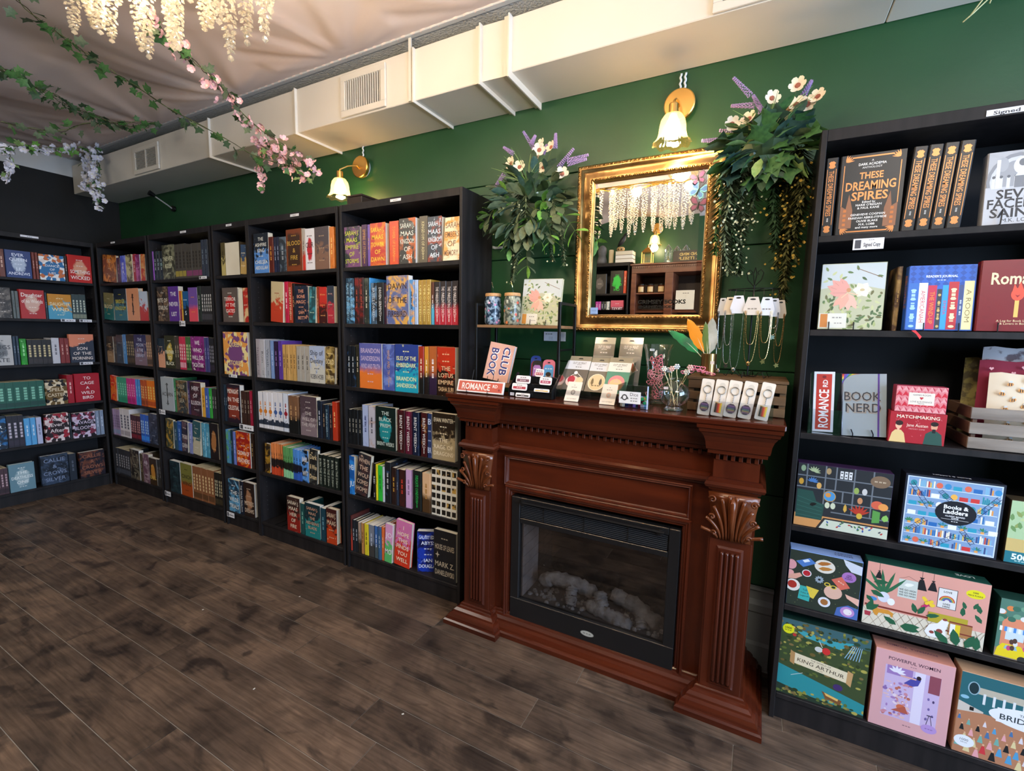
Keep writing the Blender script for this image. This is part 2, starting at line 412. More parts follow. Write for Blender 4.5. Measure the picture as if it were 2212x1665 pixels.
# ================================================================ the room
floor = MB().box(-3.15,5.3,-3.5,0.05,-0.06,-0.0030).build('floor', noise_mat('floor_joint_dust', (0.26,0.24,0.21), (0.34,0.31,0.28), 20, 0.8), kind='structure')
def plank_mat():
    m = mat('dark_walnut_laminate', (0.1,0.07,0.05), 0.40, 0.0, 0.32); nt, N, L, b = nodes(m)
    tc = N.new('ShaderNodeTexCoord'); oi = N.new('ShaderNodeObjectInfo'); rs = N.new('ShaderNodeMath'); rs.operation = 'MULTIPLY'; rs.inputs[1].default_value = 60
    L.new(oi.outputs['Random'], rs.inputs[0])
    def nz(sc, scale, det, dist=0.0):
        mp = N.new('ShaderNodeMapping'); mp.inputs['Scale'].default_value = sc; L.new(tc.outputs['Object'], mp.inputs[0])
        n = N.new('ShaderNodeTexNoise'); n.noise_dimensions = '4D'; n.inputs['Scale'].default_value = scale; n.inputs['Detail'].default_value = det
        n.inputs['Distortion'].default_value = dist; L.new(mp.outputs[0], n.inputs['Vector']); L.new(rs.outputs[0], n.inputs['W']); return n.outputs['Fac']
    def ramp(f, els):
        r = N.new('ShaderNodeValToRGB'); e = r.color_ramp.elements; e[0].position, e[0].color = els[0][0], (*els[0][1],1); e[1].position, e[1].color = els[1][0], (*els[1][1],1)
        for p_, c_ in els[2:]: q = e.new(p_); q.color = (*c_,1)
        L.new(f, r.inputs[0]); return r.outputs[0]
    def mixc(f, a, bb, t='MIX'):
        q = N.new('ShaderNodeMix'); q.data_type = 'RGBA'; q.blend_type = t
        if isinstance(f, float): q.inputs[0].default_value = f
        else: L.new(f, q.inputs[0])
        L.new(a, q.inputs[6]); L.new(bb, q.inputs[7]); return q.outputs[2]
    base = ramp(nz((1,1,1), 3.2, 6, 1.2), [(0.30,(0.034,0.021,0.015)),(0.70,(0.175,0.105,0.060)),(0.48,(0.092,0.057,0.036))])
    grain = ramp(nz((4,60,1), 1.6, 8, 0.6), [(0.35,(0.62,0.6,0.58)),(0.65,(1.15,1.12,1.1))])
    col = mixc(1.0, base, grain, 'MULTIPLY')
    blot = ramp(nz((1.2,2.0,1), 4.2, 7, 0.9), [(0.55,(1,1,1)),(0.64,(0.40,0.41,0.47))])
    col = mixc(1.0, col, blot, 'MULTIPLY')
    tone = N.new('ShaderNodeMapRange'); tone.inputs[3].default_value = 0.88; tone.inputs[4].default_value = 1.12; L.new(oi.outputs['Random'], tone.inputs[0])
    hv = N.new('ShaderNodeHueSaturation'); hv.inputs['Saturation'].default_value = 0.82; L.new(tone.outputs[0], hv.inputs['Value']); L.new(col, hv.inputs['Color']); L.new(hv.outputs[0], b.inputs['Base Color'])
    bu = N.new('ShaderNodeBump'); bu.inputs['Strength'].default_value = 0.25; bu.inputs['Distance'].default_value = 0.002
    L.new(nz((3,45,1), 3, 6, 0.8), bu.inputs['Height']); L.new(bu.outputs[0], b.inputs['Normal'])
    rr = N.new('ShaderNodeMapRange'); rr.inputs[3].default_value = 0.34; rr.inputs[4].default_value = 0.6; L.new(nz((2,8,1), 4, 4), rr.inputs[0]); L.new(rr.outputs[0], b.inputs['Roughness'])
    return m
M_plank = plank_mat()
rows = {-0.472:[-0.62,0.78],-0.618:[-2.2,-0.95,0.181,1.4],-0.766:[-1.75,-0.434,0.371,1.75],-0.913:[-1.1,-0.235,0.873,2.2],-1.062:[-1.6,-0.1,1.0,1.9],-1.209:[-0.55,-0.04,1.3],-1.357:[-1.9,-0.956,0.357,1.6],-1.504:[-1.6,-0.555,0.7,1.9],-0.327:[-1.3,-0.12,0.785,1.5]}
PW = 0.1474; y = -0.033-PW+0.003
yy = -1.357+PW*9
while yy > -3.5:
    y1 = min(yy, 0.04); y0 = yy-PW
    key = min(rows, key=lambda k: abs(k-yy)); js = list(rows[key]) if abs(key-yy) < 0.03 else [-3.05+R_.uniform(0.2,1.0)+1.25*k for k in range(7)]
    js = sorted(js)
    while js[0] > -3.1+1.3: js.insert(0, js[0]-R_.uniform(0.9,1.3))
    while js[-1] < 5.2-1.3: js.append(js[-1]+R_.uniform(0.9,1.3))
    xs = [-3.1]+js+[5.25]
    for a, b in zip(xs, xs[1:]):
        g = 0.0014
        if b-a > 0.02 and y1-y0 > 0.01:
            pl = MB().box(a+g-(a+b)/2, b-g-(a+b)/2, y0+g-yy, y1-g-yy, -0.0029, 0.0, c=0.0006)
            pl.build('plank', M_plank, floor, ((a+b)/2, yy, 0))
    yy -= PW
# green wall of wide horizontal boards
wb = MB().box(-3.15,5.3,0.012,0.1,0,2.8).build('wall_back', M_wallgreen, kind='structure')
for z0, z1 in ((0.355,0.75),(0.75,1.255),(1.255,1.755),(1.755,2.132),(2.132,2.8)):
    MB().box(-3.07,5.2,0,0.012,z0+0.002,z1-0.002,c=0.002).build('wall_board', M_wallgreen, wb)
for (x0,x1) in ((0.803,2.176),(2.98,5.2)):
    bb = MB().sweep([(x0,0),(x1,0)], [(0.0,0.0),(-0.018,0.0),(-0.018,0.10),(-0.012,0.115),(-0.012,0.24),(-0.02,0.25),(-0.02,0.28),(-0.008,0.30),(-0.008,0.335),(-0.022,0.345),(-0.022,0.355),(0,0.355)])
    bb.build('baseboard_back' if x0 < 2 else 'baseboard_right', M_trim, kind='structure')
wl = MB().box(-3.17,-3.07,-3.5,0.1,0,2.59).build('wall_left', M_wallblack, kind='structure')
MB().box(-3.17,-3.065,-3.5,0.1,2.59,2.8).build('trim_1', M_white, kind='structure')
MB().box(-3.17,5.3,-3.5,-3.4,0,2.8).build('wall_front', M_wallgreen, kind='structure')
wr = MB()
for (a,b,c,d) in ((-3.5,-3.15,0,2.8),(-1.55,-1.45,0,2.8),(-0.15,0.1,0,2.8),(-3.15,-1.55,0,0.35),(-1.45,-0.15,0,0.35),(-3.15,-1.55,2.55,2.8),(-1.45,-0.15,2.55,2.8)):
    wr.box(5.2,5.3,a,b,c,d)
wr.build('wall_right', M_white, kind='structure')
for i, (a,b) in enumerate(((-3.15,-1.55),(-1.45,-0.15))):
    f = MB(); f.box(5.18,5.24,a,b,0.35,0.41); f.box(5.18,5.24,a,b,2.49,2.55); f.box(5.18,5.24,a,a+0.06,0.35,2.55); f.box(5.18,5.24,b-0.06,b,0.35,2.55); f.box(5.19,5.23,a,b,1.85,1.89)
    wo = f.build('window_%d'%(i+1), M_trim, kind='structure')
    MB().box(5.208,5.212,a,b,0.35,2.55).build('pane', M_glass, wo)
cl = MB().box(-3.15,5.3,-3.5,0.1,2.80,2.9).build('ceiling', M_stipple, kind='structure')
MB().box(-3.06,5.19,-0.3045,-0.001,2.732,2.799).build('lowered_ceiling_strip', M_stipple, cl)  # added ceiling strip, lowered so the gap above the duct catches light

# gathered fabric under the ceiling
fab = noise_mat('blush_drape_fabric', (0.76,0.62,0.57), (0.80,0.67,0.62), 2, 0.85)
NX, NY = 260, 110
pinch = [(-2.6,-0.33),(-1.7,-0.33),(-0.75,-0.33),(0.12,-0.33),(1.0,-0.33),(1.9,-0.33),(2.8,-0.33)]
def drape(x, y):
    z = 2.735; d = -(y+0.33)
    px = min(pinch, key=lambda p: abs(p[0]-x)); dx = x-px[0]
    ang = math.atan2(dx, d+0.03); fade = math.exp(-d*1.6); near = min(1, d*6)
    sag = -0.016*(0.5+0.5*math.cos(ang*10+px[0]*3))*fade*near-0.007*(0.5+0.5*math.cos(ang*24+px[0]))*fade*near
    s = 0.5+0.5*math.sin((x*0.50+y*0.42)*2*PI/0.80+0.6*math.sin(y*1.7)); sag -= 0.040*(1-(1-s)**2)*min(1,d*1.4)
    s = 0.5+0.5*math.sin((x*0.72+y*0.30)*2*PI/0.33+1.1*math.sin(y*2.3+x)); sag -= 0.007*s*min(1,d*2)
    sag -= 0.035*min(1,d*1.2)*(0.5+0.5*math.cos(dx*2*PI/0.9))
    return z+sag
V = []; F = []
for j in range(NY+1):
    y = -0.33-(3.07)*(j/NY)**1.3
    for i in range(NX+1):
        x = -3.06+8.2*i/NX; V.append((x,y,drape(x,y)))
for j in range(NY):
    for i in range(NX): a = j*(NX+1)+i; F.append((a,a+1,a+NX+2,a+NX+1))
dr = MB().add(V,F).build('ceiling_drape', fab, smooth=True)
tag(dr, 'blush pink fabric gathered in folds under the whole ceiling', 'drape')
ruf = MB(); pts = []
for i in range(420):
    x = -3.05+8.2*i/420; pts.append((x, -0.325+0.004*math.sin(i*2.1), 2.738-0.006*abs(math.sin(i*1.3))))
ruf.tube(pts, 0.006, 5)
ruf.build('ruffled_hem', fab, dr, smooth=True)
MB().box(-3.07,5.2,-0.33,-0.305,2.728,2.752,c=0.002).build('trim_2', M_white, kind='structure')

# ================================================================ the duct under the ceiling
duct = thing('ceiling_duct', 'long cream painted rectangular duct along top of green wall', 'duct', (0,0,2.455))
def dbox(x0,x1,y0,z0,z1,nm='duct_section'):
    return MB().box(x0,x1,y0,-0.002,z0-2.455,z1-2.455,c=0.003).build(nm, M_duct, duct)
for a,b in ((-3.06,-1.115),(-1.085,-0.30),(-0.27,0.52),(0.55,0.905)): dbox(a+0.0005,b,-0.307,2.455,2.68)
MB().prism([(0.915,-0.307),(1.045,-0.300),(1.045,-0.002),(0.915,-0.002)], 0.002, 0.223).build('duct_section', M_duct, duct)
dbox(1.055,2.35,-0.300,2.468,2.68); dbox(2.352,5.1,-0.300,2.468,2.68)
for x, wd in ((-1.10,0.028),(-0.285,0.028),(0.535,0.030)):
    b = MB().box(x-wd/2,x+wd/2,-0.3105,-0.0,-0.0035,0.225); b.box(x+wd/2-0.003,x+wd/2+0.003,-0.322,-0.0,-0.012,0.225)
    b.build('joint_strap', M_duct, duct)
for x in (0.905,1.045):
    b = MB().box(x-0.018,x+0.012,-0.312,0,-0.004,0.226); b.box(x+0.008,x+0.014,-0.328,0,-0.016,0.226); b.build('joint_flange', M_duct, duct)
MB().box(0.522,0.537,-0.318,-0.3115,-0.002,0.272).build('hanger_strap', M_duct, duct)
def grille(name, label, x0, x1, z0, z1, vert, y=-0.308, n=16, mid=False):
    g = thing(name, label, 'vent', (x0, y, z0)); W, H = x1-x0, z1-z0; f = 0.030 if W > 0.25 else 0.022
    fr = MB()
    for q in ((0,W,0,f),(0,W,H-f,H),(0,f,f,H-f),(W-f,W,f,H-f)): fr.box(q[0],q[1],-0.012,-0.0005,q[2],q[3],c=0.002)
    if mid: fr.box(W/2-0.006,W/2+0.006,-0.011,-0.0005,f,H-f)
    fr.build('frame', M_duct, g)
    MB().box(f,W-f,-0.0022,-0.001,f,H-f).build('shade_backing', mat('vent_shadow_paint',(0.02,0.02,0.02),0.9), g)  # dark sheet painted in for the shade behind the louvres
    for i in range(n):
        if vert:
            x = f+(W-2*f)*(i+0.5)/n; MB().box(-0.0012,0.0022,-0.010,-0.002,f,H-f).build('louvre', M_duct, g, (x,0,0))
        else:
            z = f+(H-2*f)*(i+0.5)/n
            MB().box(f,W-f,-0.0105,-0.0025,-0.0012,0.0016).build('louvre', M_duct, g, (0,0,z))
    return g
grille('duct_vent', 'white duct vent with upright louvres, largest of the three', 0.078, 0.378, 2.462, 2.66, True)
grille('duct_vent', 'small white two-panel duct vent near the black wall', -2.035, -1.695, 2.466, 2.645, False, n=14, mid=True)
grille('duct_vent', 'white duct vent cut by top of photo, above brass lamps', 1.83, 2.13, 2.47, 2.66, False, y=-0.301, n=12)

# ================================================================ bookcases
SZ = [1.722,1.42,1.07,.742,.445,.10]
CASES = {'F':((0,-.276),0,.80,.276,'fireplace-side bookcase','tall black bookcase directly left of the wooden fireplace'),
 'E':((-.815,-.276),0,.80,.276,'lamp-side bookcase','tall black bookcase under the left brass wall lamp'),
 'D':((-1.195,-.276),0,.38,.276,'narrow bookcase','narrow black bookcase, slimmest of the row'),
 'C':((-2.015,-.276),0,.80,.276,'second bookcase from corner','tall black bookcase between corner bookcase and the narrow one'),
 'B':((-2.84,-.276),0,.80,.276,'corner bookcase','tall black bookcase filling the corner of the green wall'),
 'L':((-2.873,-1.08),PI/2,.80,.19,'black-wall bookcase','tall black bookcase standing against the black wall'),
 'R':((2.178,-.276),0,.80,.276,'gift bookcase','black bookcase of games and gifts right of the fireplace')}
def bookcase(key):
    (ox,oy), rz, W, D, _, lab = CASES[key]
    o = thing('bookcase', lab, 'bookcase', (ox,oy,0), rz, 'black bookcases around the room'); T = 0.017; H = 2.05
    for x in (0, W-T):
        MB().box(x+0.0005,x+T-0.0005,0,D-0.004,0,H,c=0.0012).build('side_panel', M_black, o)
    MB().box(T,W-T,0.0005,D-0.006,H-0.036,H-0.0005,c=0.001).build('top_panel', M_black, o)
    MB().box(T,W-T,D-0.012,D-0.006,0.06,H-0.03).build('back_panel', M_blackin, o)
    for i, z in enumerate(SZ):
        MB().box(T+0.0004,W-T-0.0004,0.004,D-0.013,z-(0.020 if i < 5 else 0.018),z,c=0.0012).build('shelf', M_black, o)
    MB().box(T,W-T,0.012,0.028,0.0,0.082).build('plinth', M_black, o)
    pin = MB()
    for x, s in ((T,1),(W-T,-1)):
        for vv in (0.05, D-0.06):
            z = 0.17
            while z < 1.98:
                pin.box(min(x,x+s*0.0006),max(x,x+s*0.0006),vv-0.0025,vv+0.0025,z-0.0025,z+0.0025); z += 0.032
    pin.build('shelf_pin_holes', mat('pin_hole_plug',(0.05,0.05,0.055),0.4), o, kind='stuff')
    if key != 'R':
        return o
    return o
for k in CASES: bookcase(k)
DATA = '''F0
f 17 138 213 1 7a4a7a 1c2a28 c8d040 b SARAH_J.|MAAS|EMPIRE|OF|STORMS
s 149 188 215 1 4a2450 2a2030 d0a050 p EMPIRE_OF_STORMS
s 188 208 213 1 7050b0 302848 d0a050 p ~
f 209 318 216 1 c03028 d87018 f0d040 b SARAH_J.|MAAS|TOWER|OF|DAWN
s 342 406 215 1 d85020 c04040 e8b050 p TOWER_OF_DAWN
f 408 515 221 1 30302c c06020 d8e0d8 b SARAH_J.|MAAS|KINGDOM|OF|ASH
s 534 585 222 1 5a5240 3a3830 d8d0a0 p KINGDOM_OF_ASH
f 587 674 213 1 303845 8a3820 d8e8f8 b SARAH_J.|MAAS|KINGDOM|OF|ASH
f 684 779 203 1 e8dcc0 e0a050 7a5a40 b SARAH|EMBERS|OF|MEMORY lean
F1
s 4 82 247 2 1c3850 60a0d0 a8d0e8 b FLAME_&_THRONE
s 87 154 247 2 2c1a1c 7a2020 b05040 b ~
s 157 193 242 1 2a302c 505850 c0c0b0 b ~
s 194 204 242 1 4090d0 204060 fff p ~
s 208 247 214 1 1c2028 6080a0 d0d8e0 b BATTLE_DRAKE
s 251 299 215 1 16161a 303038 f0f0f0 p DRIVEN_SERPENTS
s 300 317 210 1 3a1a30 301828 e0c0d0 p ~
f 318 468 246 1 5a6aa0 d8a850 3a2010 b DAWN|OF_THE|FIREBIRD
s 470 501 222 1 4a90d0 d8a050 203050 b ~
s 503 525 221 1 a8c0e8 80a0d8 506080 p ~
s 527 607 220 3 a88838 806020 e8e0a0 p UPROOTED
s 608 629 207 1 5a3020 50a8d0 e0e0e0 g ~
s 630 769 209 4 201418 b02838 f0e8e8 g THE_UNRELENTING_EARTH
F2
s 2 82 229 2 141820 4070b0 c0c8d0 p ~
s 87 115 235 1 2a2820 504830 d0c8b0 p ~
f 116 281 245 1 5a60a8 e07830 c8b8d8 g BRANDON|SANDERSON|WIND_AND_TRUTH|~|~
s 284 370 244 1 4a5aa8 7088d0 d0a060 b WIND_AND_TRUTH
f 371 527 246 1 2a3f90 20a0c0 f0f0b0 w ~|ISLES_OF_THE|EMBERDARK|~|BRANDON|SANDERSON
s 530 563 240 1 a03020 181818 f0e8d0 g ~
s 564 593 240 1 d09030 201818 f0e8d0 g ~
s 594 644 242 1 b06030 302040 f0e8f0 g ~
f 645 756 241 1 b83018 2a1810 e8c8a0 w ~|~|THE|LOTUS|EMPIRE|TASHA_SURI
F3
s 8 123 200 4 14161a 303438 a8a8a0 p ~
s 127 176 233 1 a8b8e0 4040a0 3a4a80 p ~
s 177 227 230 1 b8b8c8 a87848 404050 p ~
f 229 373 235 1 10201e 208890 c8d8d0 c THE|BLACK|PRISM|~|~|BRENT_WEEKS
s 382 433 229 1 3a1418 a02840 f0f0f0 p BRENT_WEEKS
s 436 480 227 1 5a1830 a03060 f0f0f0 p BRENT_WEEKS
s 484 527 227 1 141e38 304880 f0f0f0 p BRENT_WEEKS
s 540 584 230 1 401418 c08030 f0f0f0 p BRENT_WEEKS
f 586 614 230 1 2a3a68 203050 c0d0f0 p B|~|~|BR
f 616 758 239 1 2a2018 b0a080 e8e0c8 w EVAN_WINTER|~|~|THE|RAGE_OF|DRAGONS
F4
f 1 61 224 1 2a88e0 1858a8 f0f8ff b HEI|JU
f 63 196 245 1 2a2a30 4a3030 d8b8a0 b WHEN|THE|WOLF|COMES|HOME tilt8
s 201 223 208 1 16161a 303030 f0f0f0 p RED
s 224 237 205 1 e0d020 c0b010 202020 p ~
s 238 270 200 1 30c040 20a030 105018 p ~
s 272 287 199 1 c0c8d0 9098a0 303030 p ~
s 288 332 229 1 1c1e24 406090 c0c0c0 p ~
s 335 370 205 1 2a1a18 502820 d0a040 p ~
s 372 387 201 1 303a50 202840 a0a8c0 p ~
s 391 434 203 1 3a1c1a 602018 d84030 p ~
s 436 479 211 1 d0a8d8 e0c0e8 806088 p ~
s 488 544 215 1 1a1e1c 204030 30d060 p DELICATE_CONDITION
s 549 603 211 1 e0b890 503820 b08040 g ~
s 608 768 250 5 e8e4d8 201c18 c8a050 k
F5
s -1 30 211 1 5a2a28 c04030 e0a050 g ~
s 31 77 190 2 1c222a 304050 d0d8e0 p ~
s 80 100 185 1 b09888 302820 302018 g ~
s 102 124 185 1 c08850 a06830 503010 p ~
s 127 159 185 1 e0d030 c0b020 504010 p ~
s 160 204 188 1 788090 404040 c0c8d8 g ~
s 205 233 190 1 3a6ab0 4a5a60 e0e0f0 g ~
s 234 257 193 1 38608a a060c0 c0d0e0 p ~
s 258 278 195 1 e07038 c05020 f0e0c0 p ~
f 279 347 223 1 e0a0d0 60c070 f8f0f8 w JO|MO tilt3
f 349 483 259 1 d878b0 d83820 f8f0d0 w I|HOPE|THIS|FINDS|YOU|WELL tilt5
f 497 614 226 1 1a3ab0 101850 e8f0ff b GALAXY_EDGE|ABYSS|~|~|IAN|DOUGLAS turn
f 624 767 269 1 18181c 202024 b8a890 p ~|HOUSE_OF_LEAVES|*|MARK_Z.|DANIELEWSKI
E0
f 44 188 240 1 1c2430 5a90d8 e8e8e0 w THE|ASHFIRE|KING|~|CHELSEA|ABDULLAH
s 189 231 211 1 5a2018 802818 e0a040 p ~
s 233 287 208 2 1c2440 303860 b0b8d0 p ~
s 288 350 203 1 28303a 586878 a0a8b0 b ~
f 353 493 239 1 7a3a18 3a2010 c8a040 r ~|BLOOD|&|FIRE|~
s 494 519 236 1 b0a8a0 c83020 604030 g ~
f 520 598 231 1 e8e8f0 c02030 302020 c ~|OUR|~|~
f 600 716 233 1 4a4248 806050 c0a080 w ~|~|~
s 718 752 226 1 d88030 a85018 f0d080 p ~
E1
f 182 316 243 1 c8b890 c04028 b04028 w ~|~ tilt4
s 317 350 244 1 c02048 802838 ffffff p ~
s 352 385 239 1 a83820 701810 f0e0c0 p SERPENTINE
s 387 408 232 1 201818 301818 e0b080 p ~
f 410 530 216 1 202a40 182030 e8a080 b THE|BONE|MAGIC|~|SAM|BETT
f 532 600 206 1 285058 4090a0 b0d0c0 b ~|~ tilt3
s 602 620 208 1 a04020 601810 e0c0a0 p ~
f 622 686 204 1 c03028 401818 e0a060 w ~|~|~
f 689 744 209 1 303848 b03040 e0b0a0 w ~|~|~
E2
s 12 59 245 1 a8a0a8 888088 504050 p Shatter
s 61 109 243 1 b8b8c0 9898a0 504850 p Ruin
s 112 158 240 1 a0a8b8 8890a0 404860 p Wrath
s 162 198 238 1 7a98d0 5070b0 c0d0f0 p ~
s 201 236 235 1 302040 201830 a080c0 p ~
s 239 277 238 1 5a3a98 403080 b0a0e0 p ~
s 280 407 217 4 c8a060 a88040 604020 p ~
s 409 522 213 3 a8a49c 888480 404040 p ~
f 525 654 217 1 a8b8d8 c8c8c0 303040 w Ship_of|Destiny|~|ROBIN_HOBB
f 656 744 214 1 4a3820 b09858 e8d8a8 b ~|SOLD|~|WARRIOR tilt3
E3
s 10 166 238 3 e0e0e8 303848 e08830 d ~
s 168 265 244 2 e0e0e8 303848 4060a0 d ~
s 266 315 242 1 d8e0f0 303848 a02030 d ~
s 319 412 233 2 7a5840 181818 c8a070 g ~
f 426 575 241 1 504048 807078 c8c0c0 w ~|~|THE|WILL_OF|THE_FEW|~
s 579 617 223 1 182030 284060 c0c8d8 p ~
s 619 645 205 1 1c1c24 303040 c0a080 p ~
s 646 675 204 1 182c40 205070 a0c0d0 p SUNBRINGER
s 677 703 206 1 2a2028 402830 b09080 p ~
s 704 743 227 1 b83820 902818 f0c080 p ~
E4
f 60 125 195 1 2a2018 a07828 d0a040 b ~ tilt3
s 129 243 208 5 d88048 c84828 201818 u ~
s 245 337 198 4 60a060 90d0a0 182018 u ~
s 340 425 195 3 5090e0 3060c0 181828 u ~
f 427 487 202 1 5a9ae8 101820 f0f0f0 b BABEL|WIT
f 490 573 216 1 202020 404444 e8d0a0 b Dark|&_Wise|Dream tilt3
s 575 748 197 5 16201c 304038 c0c8b8 p BURN_THE_SUN
E5
f 267 391 224 1 3a2420 902018 e8d8c0 w SARAH_J.|MAAS|HEIR|OF|FIRE
s 394 435 200 1 205050 103030 80c0b0 p ~
f 437 577 215 1 123038 208080 d8a080 w SARAH_J.|MAAS|THE|ASSASSIN'S|BLADE|~
s 580 623 207 1 184050 103038 80b0c0 p ~
f 631 720 218 1 401818 c04018 e0c0a0 w SARAH_J.|MAAS|~|~
D0
s 68 118 212 1 5a5030 c0b070 302810 w ~
p 120 273 208 1 4a4030 4a4030 000000 p
f 277 355 182 1 3a5070 c0a060 e8e0c0 w ~|~ tilt4
D1
f 65 238 223 1 605550 c02020 f0e8e0 c ~|TERROR|AT_THE|GATES|~
p 240 288 213 1 4a4030 4a4030 000000 p
f 291 343 218 1 b83028 e0c090 f0e0d0 b ~
D2
f 48 316 284 1 7a4a80 e8a050 f0e0a0 v QUEEN|STORIES
C0
s -33 36 211 1 9050c0 7040a0 503080 p ~
s 39 121 210 2 202830 80a8c0 c0d0d8 p ~
s 123 165 206 1 202830 80d0c0 c0d0d8 p ~
f 168 334 243 1 3c3c30 808068 d8d8b8 b ~|NEVER|KEEP|~
s 338 471 239 3 4a4640 a09040 302c28 g ~
s 473 665 233 5 4a4640 804068 302c28 g ~
s 667 743 249 2 384050 203048 8090a0 p ~
C1
f 59 212 252 1 302820 806850 e8e0d0 b ~|BITE_OF|STARLING|~
f 215 354 250 1 5a3090 503080 f0f0f8 p THE|NEVER|LIST
s 357 377 216 1 e06030 903050 f0e0a0 g ~
s 378 401 215 1 e8b040 c08020 403010 p ~
f 404 475 212 1 1a5a90 101820 e0f0ff w ~|S
f 478 591 236 1 7050a0 e05060 f0a050 g ~|~
s 593 634 243 1 26302c 203028 a0b0a0 p ~
s 636 763 242 5 26262a 404048 c8c8c8 p ~
C2
f -14 113 220 1 182838 e0a080 e0c0a0 w ~|~
f 118 256 243 1 303018 c8b050 f0f0d8 c ~|A|FEATHER|SO|BLACK
s 259 316 241 2 403830 605040 e0d0b0 p ~
s 319 398 240 3 c83050 e0a0b0 f0e0e0 p ~
s 400 467 240 3 406838 203820 d0e0a0 p ~
f 471 639 245 1 8a2a80 5a1a50 f8f0f8 b WE|WHO|WILL_DIE|TACIA_STARK
s 643 694 242 2 484880 303058 b0b0e0 p ~
s 697 757 240 3 202028 302838 9090a0 p ~
B0
f 53 297 215 1 7a4020 d88838 e8d0b0 b SC|~|~ tilt5
s 301 353 194 1 402a50 302038 b080a0 b ~
s 360 442 206 1 5060d8 8090f0 e0e0ff b ~
f 447 549 209 1 50463c c8c090 e0d8c0 b ~|~|~
s 552 593 208 1 b02838 e0a0a0 f0e0e0 p ~
f 598 666 201 1 803068 c060a0 f0c0e0 b ~
f 669 745 198 1 c03820 e0a060 f0d0a0 b ~ tilt4
B1
f 13 203 219 1 807850 206868 e0d8b0 w ~|BLOOD|~ tilt4
f 208 415 253 1 182838 387080 d8c840 w ~|BRIDGE|KINGDOM|~
f 422 609 252 1 e09870 d08860 301818 j ~|~
f 616 742 224 1 c0d0e8 c03030 6080b0 w ~
B2
f 5 132 218 1 383028 a08060 e0d0b0 w ~|~
s 135 187 220 2 403838 504840 b0a890 p ~
f 190 294 234 1 303848 202830 90a0b0 b ~|~
s 298 350 238 1 4888c8 3070b0 a0d0f0 p ~
s 354 478 240 4 302820 504030 b0a080 p ~
f 483 669 241 1 20285a 806878 c0c8e8 w THE|MOON|&_THE|LIBRARY|~
s 672 746 240 3 806050 504038 e0c0a0 p ~
D3
s -5 54 254 2 203040 405870 a0b0c0 p ~
f 58 207 260 1 2a1c28 8a3828 f0e8e0 r MIDNIGHT|IN_THE|CELESTIAL|~
s 212 307 225 3 402820 2a2028 b0a090 p ~
s 308 335 230 1 a02040 701830 f0c0d0 p ~
D4
s -20 70 238 2 5090c0 60a070 203040 b ~
s 72 95 238 1 183040 204050 90a0b0 p ~
s 99 133 231 1 7080d0 5060b0 c0c8f0 p ~
f 138 293 241 1 a02018 e87820 f8f0e8 b ~|~|CROWN_OF|FEATHERS
s 296 325 240 1 302018 604030 c0a060 p ~
D5
f 13 144 230 1 203a50 60a0c8 f0f0f0 b ~|THE|WILDE|TRIALS
s 147 188 234 1 182030 283858 f0f0f0 p THE_WILDE_TRIALS
f 194 313 238 1 2a1c18 a87858 d8c0a8 c ~|~|MISTRESS|DREAMS
C3
f 24 202 255 1 a8b0b8 909898 404040 j ~|ACORN|~
s 205 235 254 1 408858 306840 b0e0c0 p ~
f 238 387 242 1 303430 806038 b0a890 b DEEP|IN_THE|SEA|~
s 389 420 246 1 40305a 8080c0 b0a0d0 p ~
f 424 567 243 1 301820 502830 e8e0e8 b HEIR|OF|ILLUSION|~
s 570 610 210 1 e0a838 c08828 503818 p ~
s 612 657 213 1 4060b0 3050a0 e0e8f8 p ~
s 659 692 212 1 38a040 208028 e0f8e0 p ~
s 694 752 214 2 303030 404040 c0c0c0 p ~
C4
f 48 164 228 1 3a4028 b08830 e0b840 b ~|~ tilt3
s 167 211 218 1 2a4a60 204050 a0b0c0 p ~
s 214 267 228 1 3060b0 2050a0 a0c0f0 b ~
f 270 368 233 1 2a2838 604850 e8e0e0 b ~|THE_DEAD|QUEEN tilt4
s 371 413 229 1 8890c8 6070a8 d0d8f0 p ~
f 418 537 250 1 305860 c0b8a0 e0e0d8 w ~|~|~ tilt4
s 544 633 251 2 4890b0 70b0c8 c0e0f0 b ~
f 644 747 261 1 201818 a87040 d8b080 c ~|~
C5
f 71 218 248 1 203840 102028 406870 b ~|~|~
f 227 384 252 1 7a7838 a84818 302818 g ~|CINCH|WING|~
s 390 660 254 7 8a5838 604028 e0c090 b ~
s 666 767 250 4 201c18 403828 c8c0a0 p ~
B3
f -4 140 211 1 d03018 e88020 f0d080 b ~|~ tilt4
s 146 305 212 4 28a080 209070 80e0c0 p ~
s 310 446 210 4 c83088 b02878 f0a0d0 p ~
s 449 524 211 2 4098e8 3080d0 c0e0ff p ~
s 530 628 211 3 b85020 904018 f0c080 b ~
s 633 760 214 3 e87818 c05010 f0d070 b ~
B4
s -26 140 226 5 a088a8 8898b8 504060 b ~
s 143 315 243 3 d8d4d8 b0a8b0 606070 b ~
s 324 487 204 5 401820 802030 e0a0a0 b ~
s 491 618 226 4 3060c0 4090f0 c0e0ff b ~
f 625 760 245 1 282c3c 404860 a0a8c0 b ~|~
B5
s -7 262 227 6 303238 484c58 a0a0a8 p ~
f 271 427 251 1 282420 706858 c0b8a0 b ~|~|~
s 434 479 233 1 4a4030 302820 b0a080 p ~
f 482 580 243 1 6a4858 a08890 e0d0e0 b AB|~
f 584 695 222 1 382818 c88838 e0c060 c ~|EARL
s 699 763 225 2 383838 505058 a0a0a8 p ~
L0
s 246 278 198 1 6a3830 402020 e0c0b0 p ~
f 280 419 199 1 26407a b0c0d8 e8f0ff c EVER|QUEEN|~|J.F.|ANDREWS
s 423 460 203 2 7a3830 502020 e0b0a0 p ~
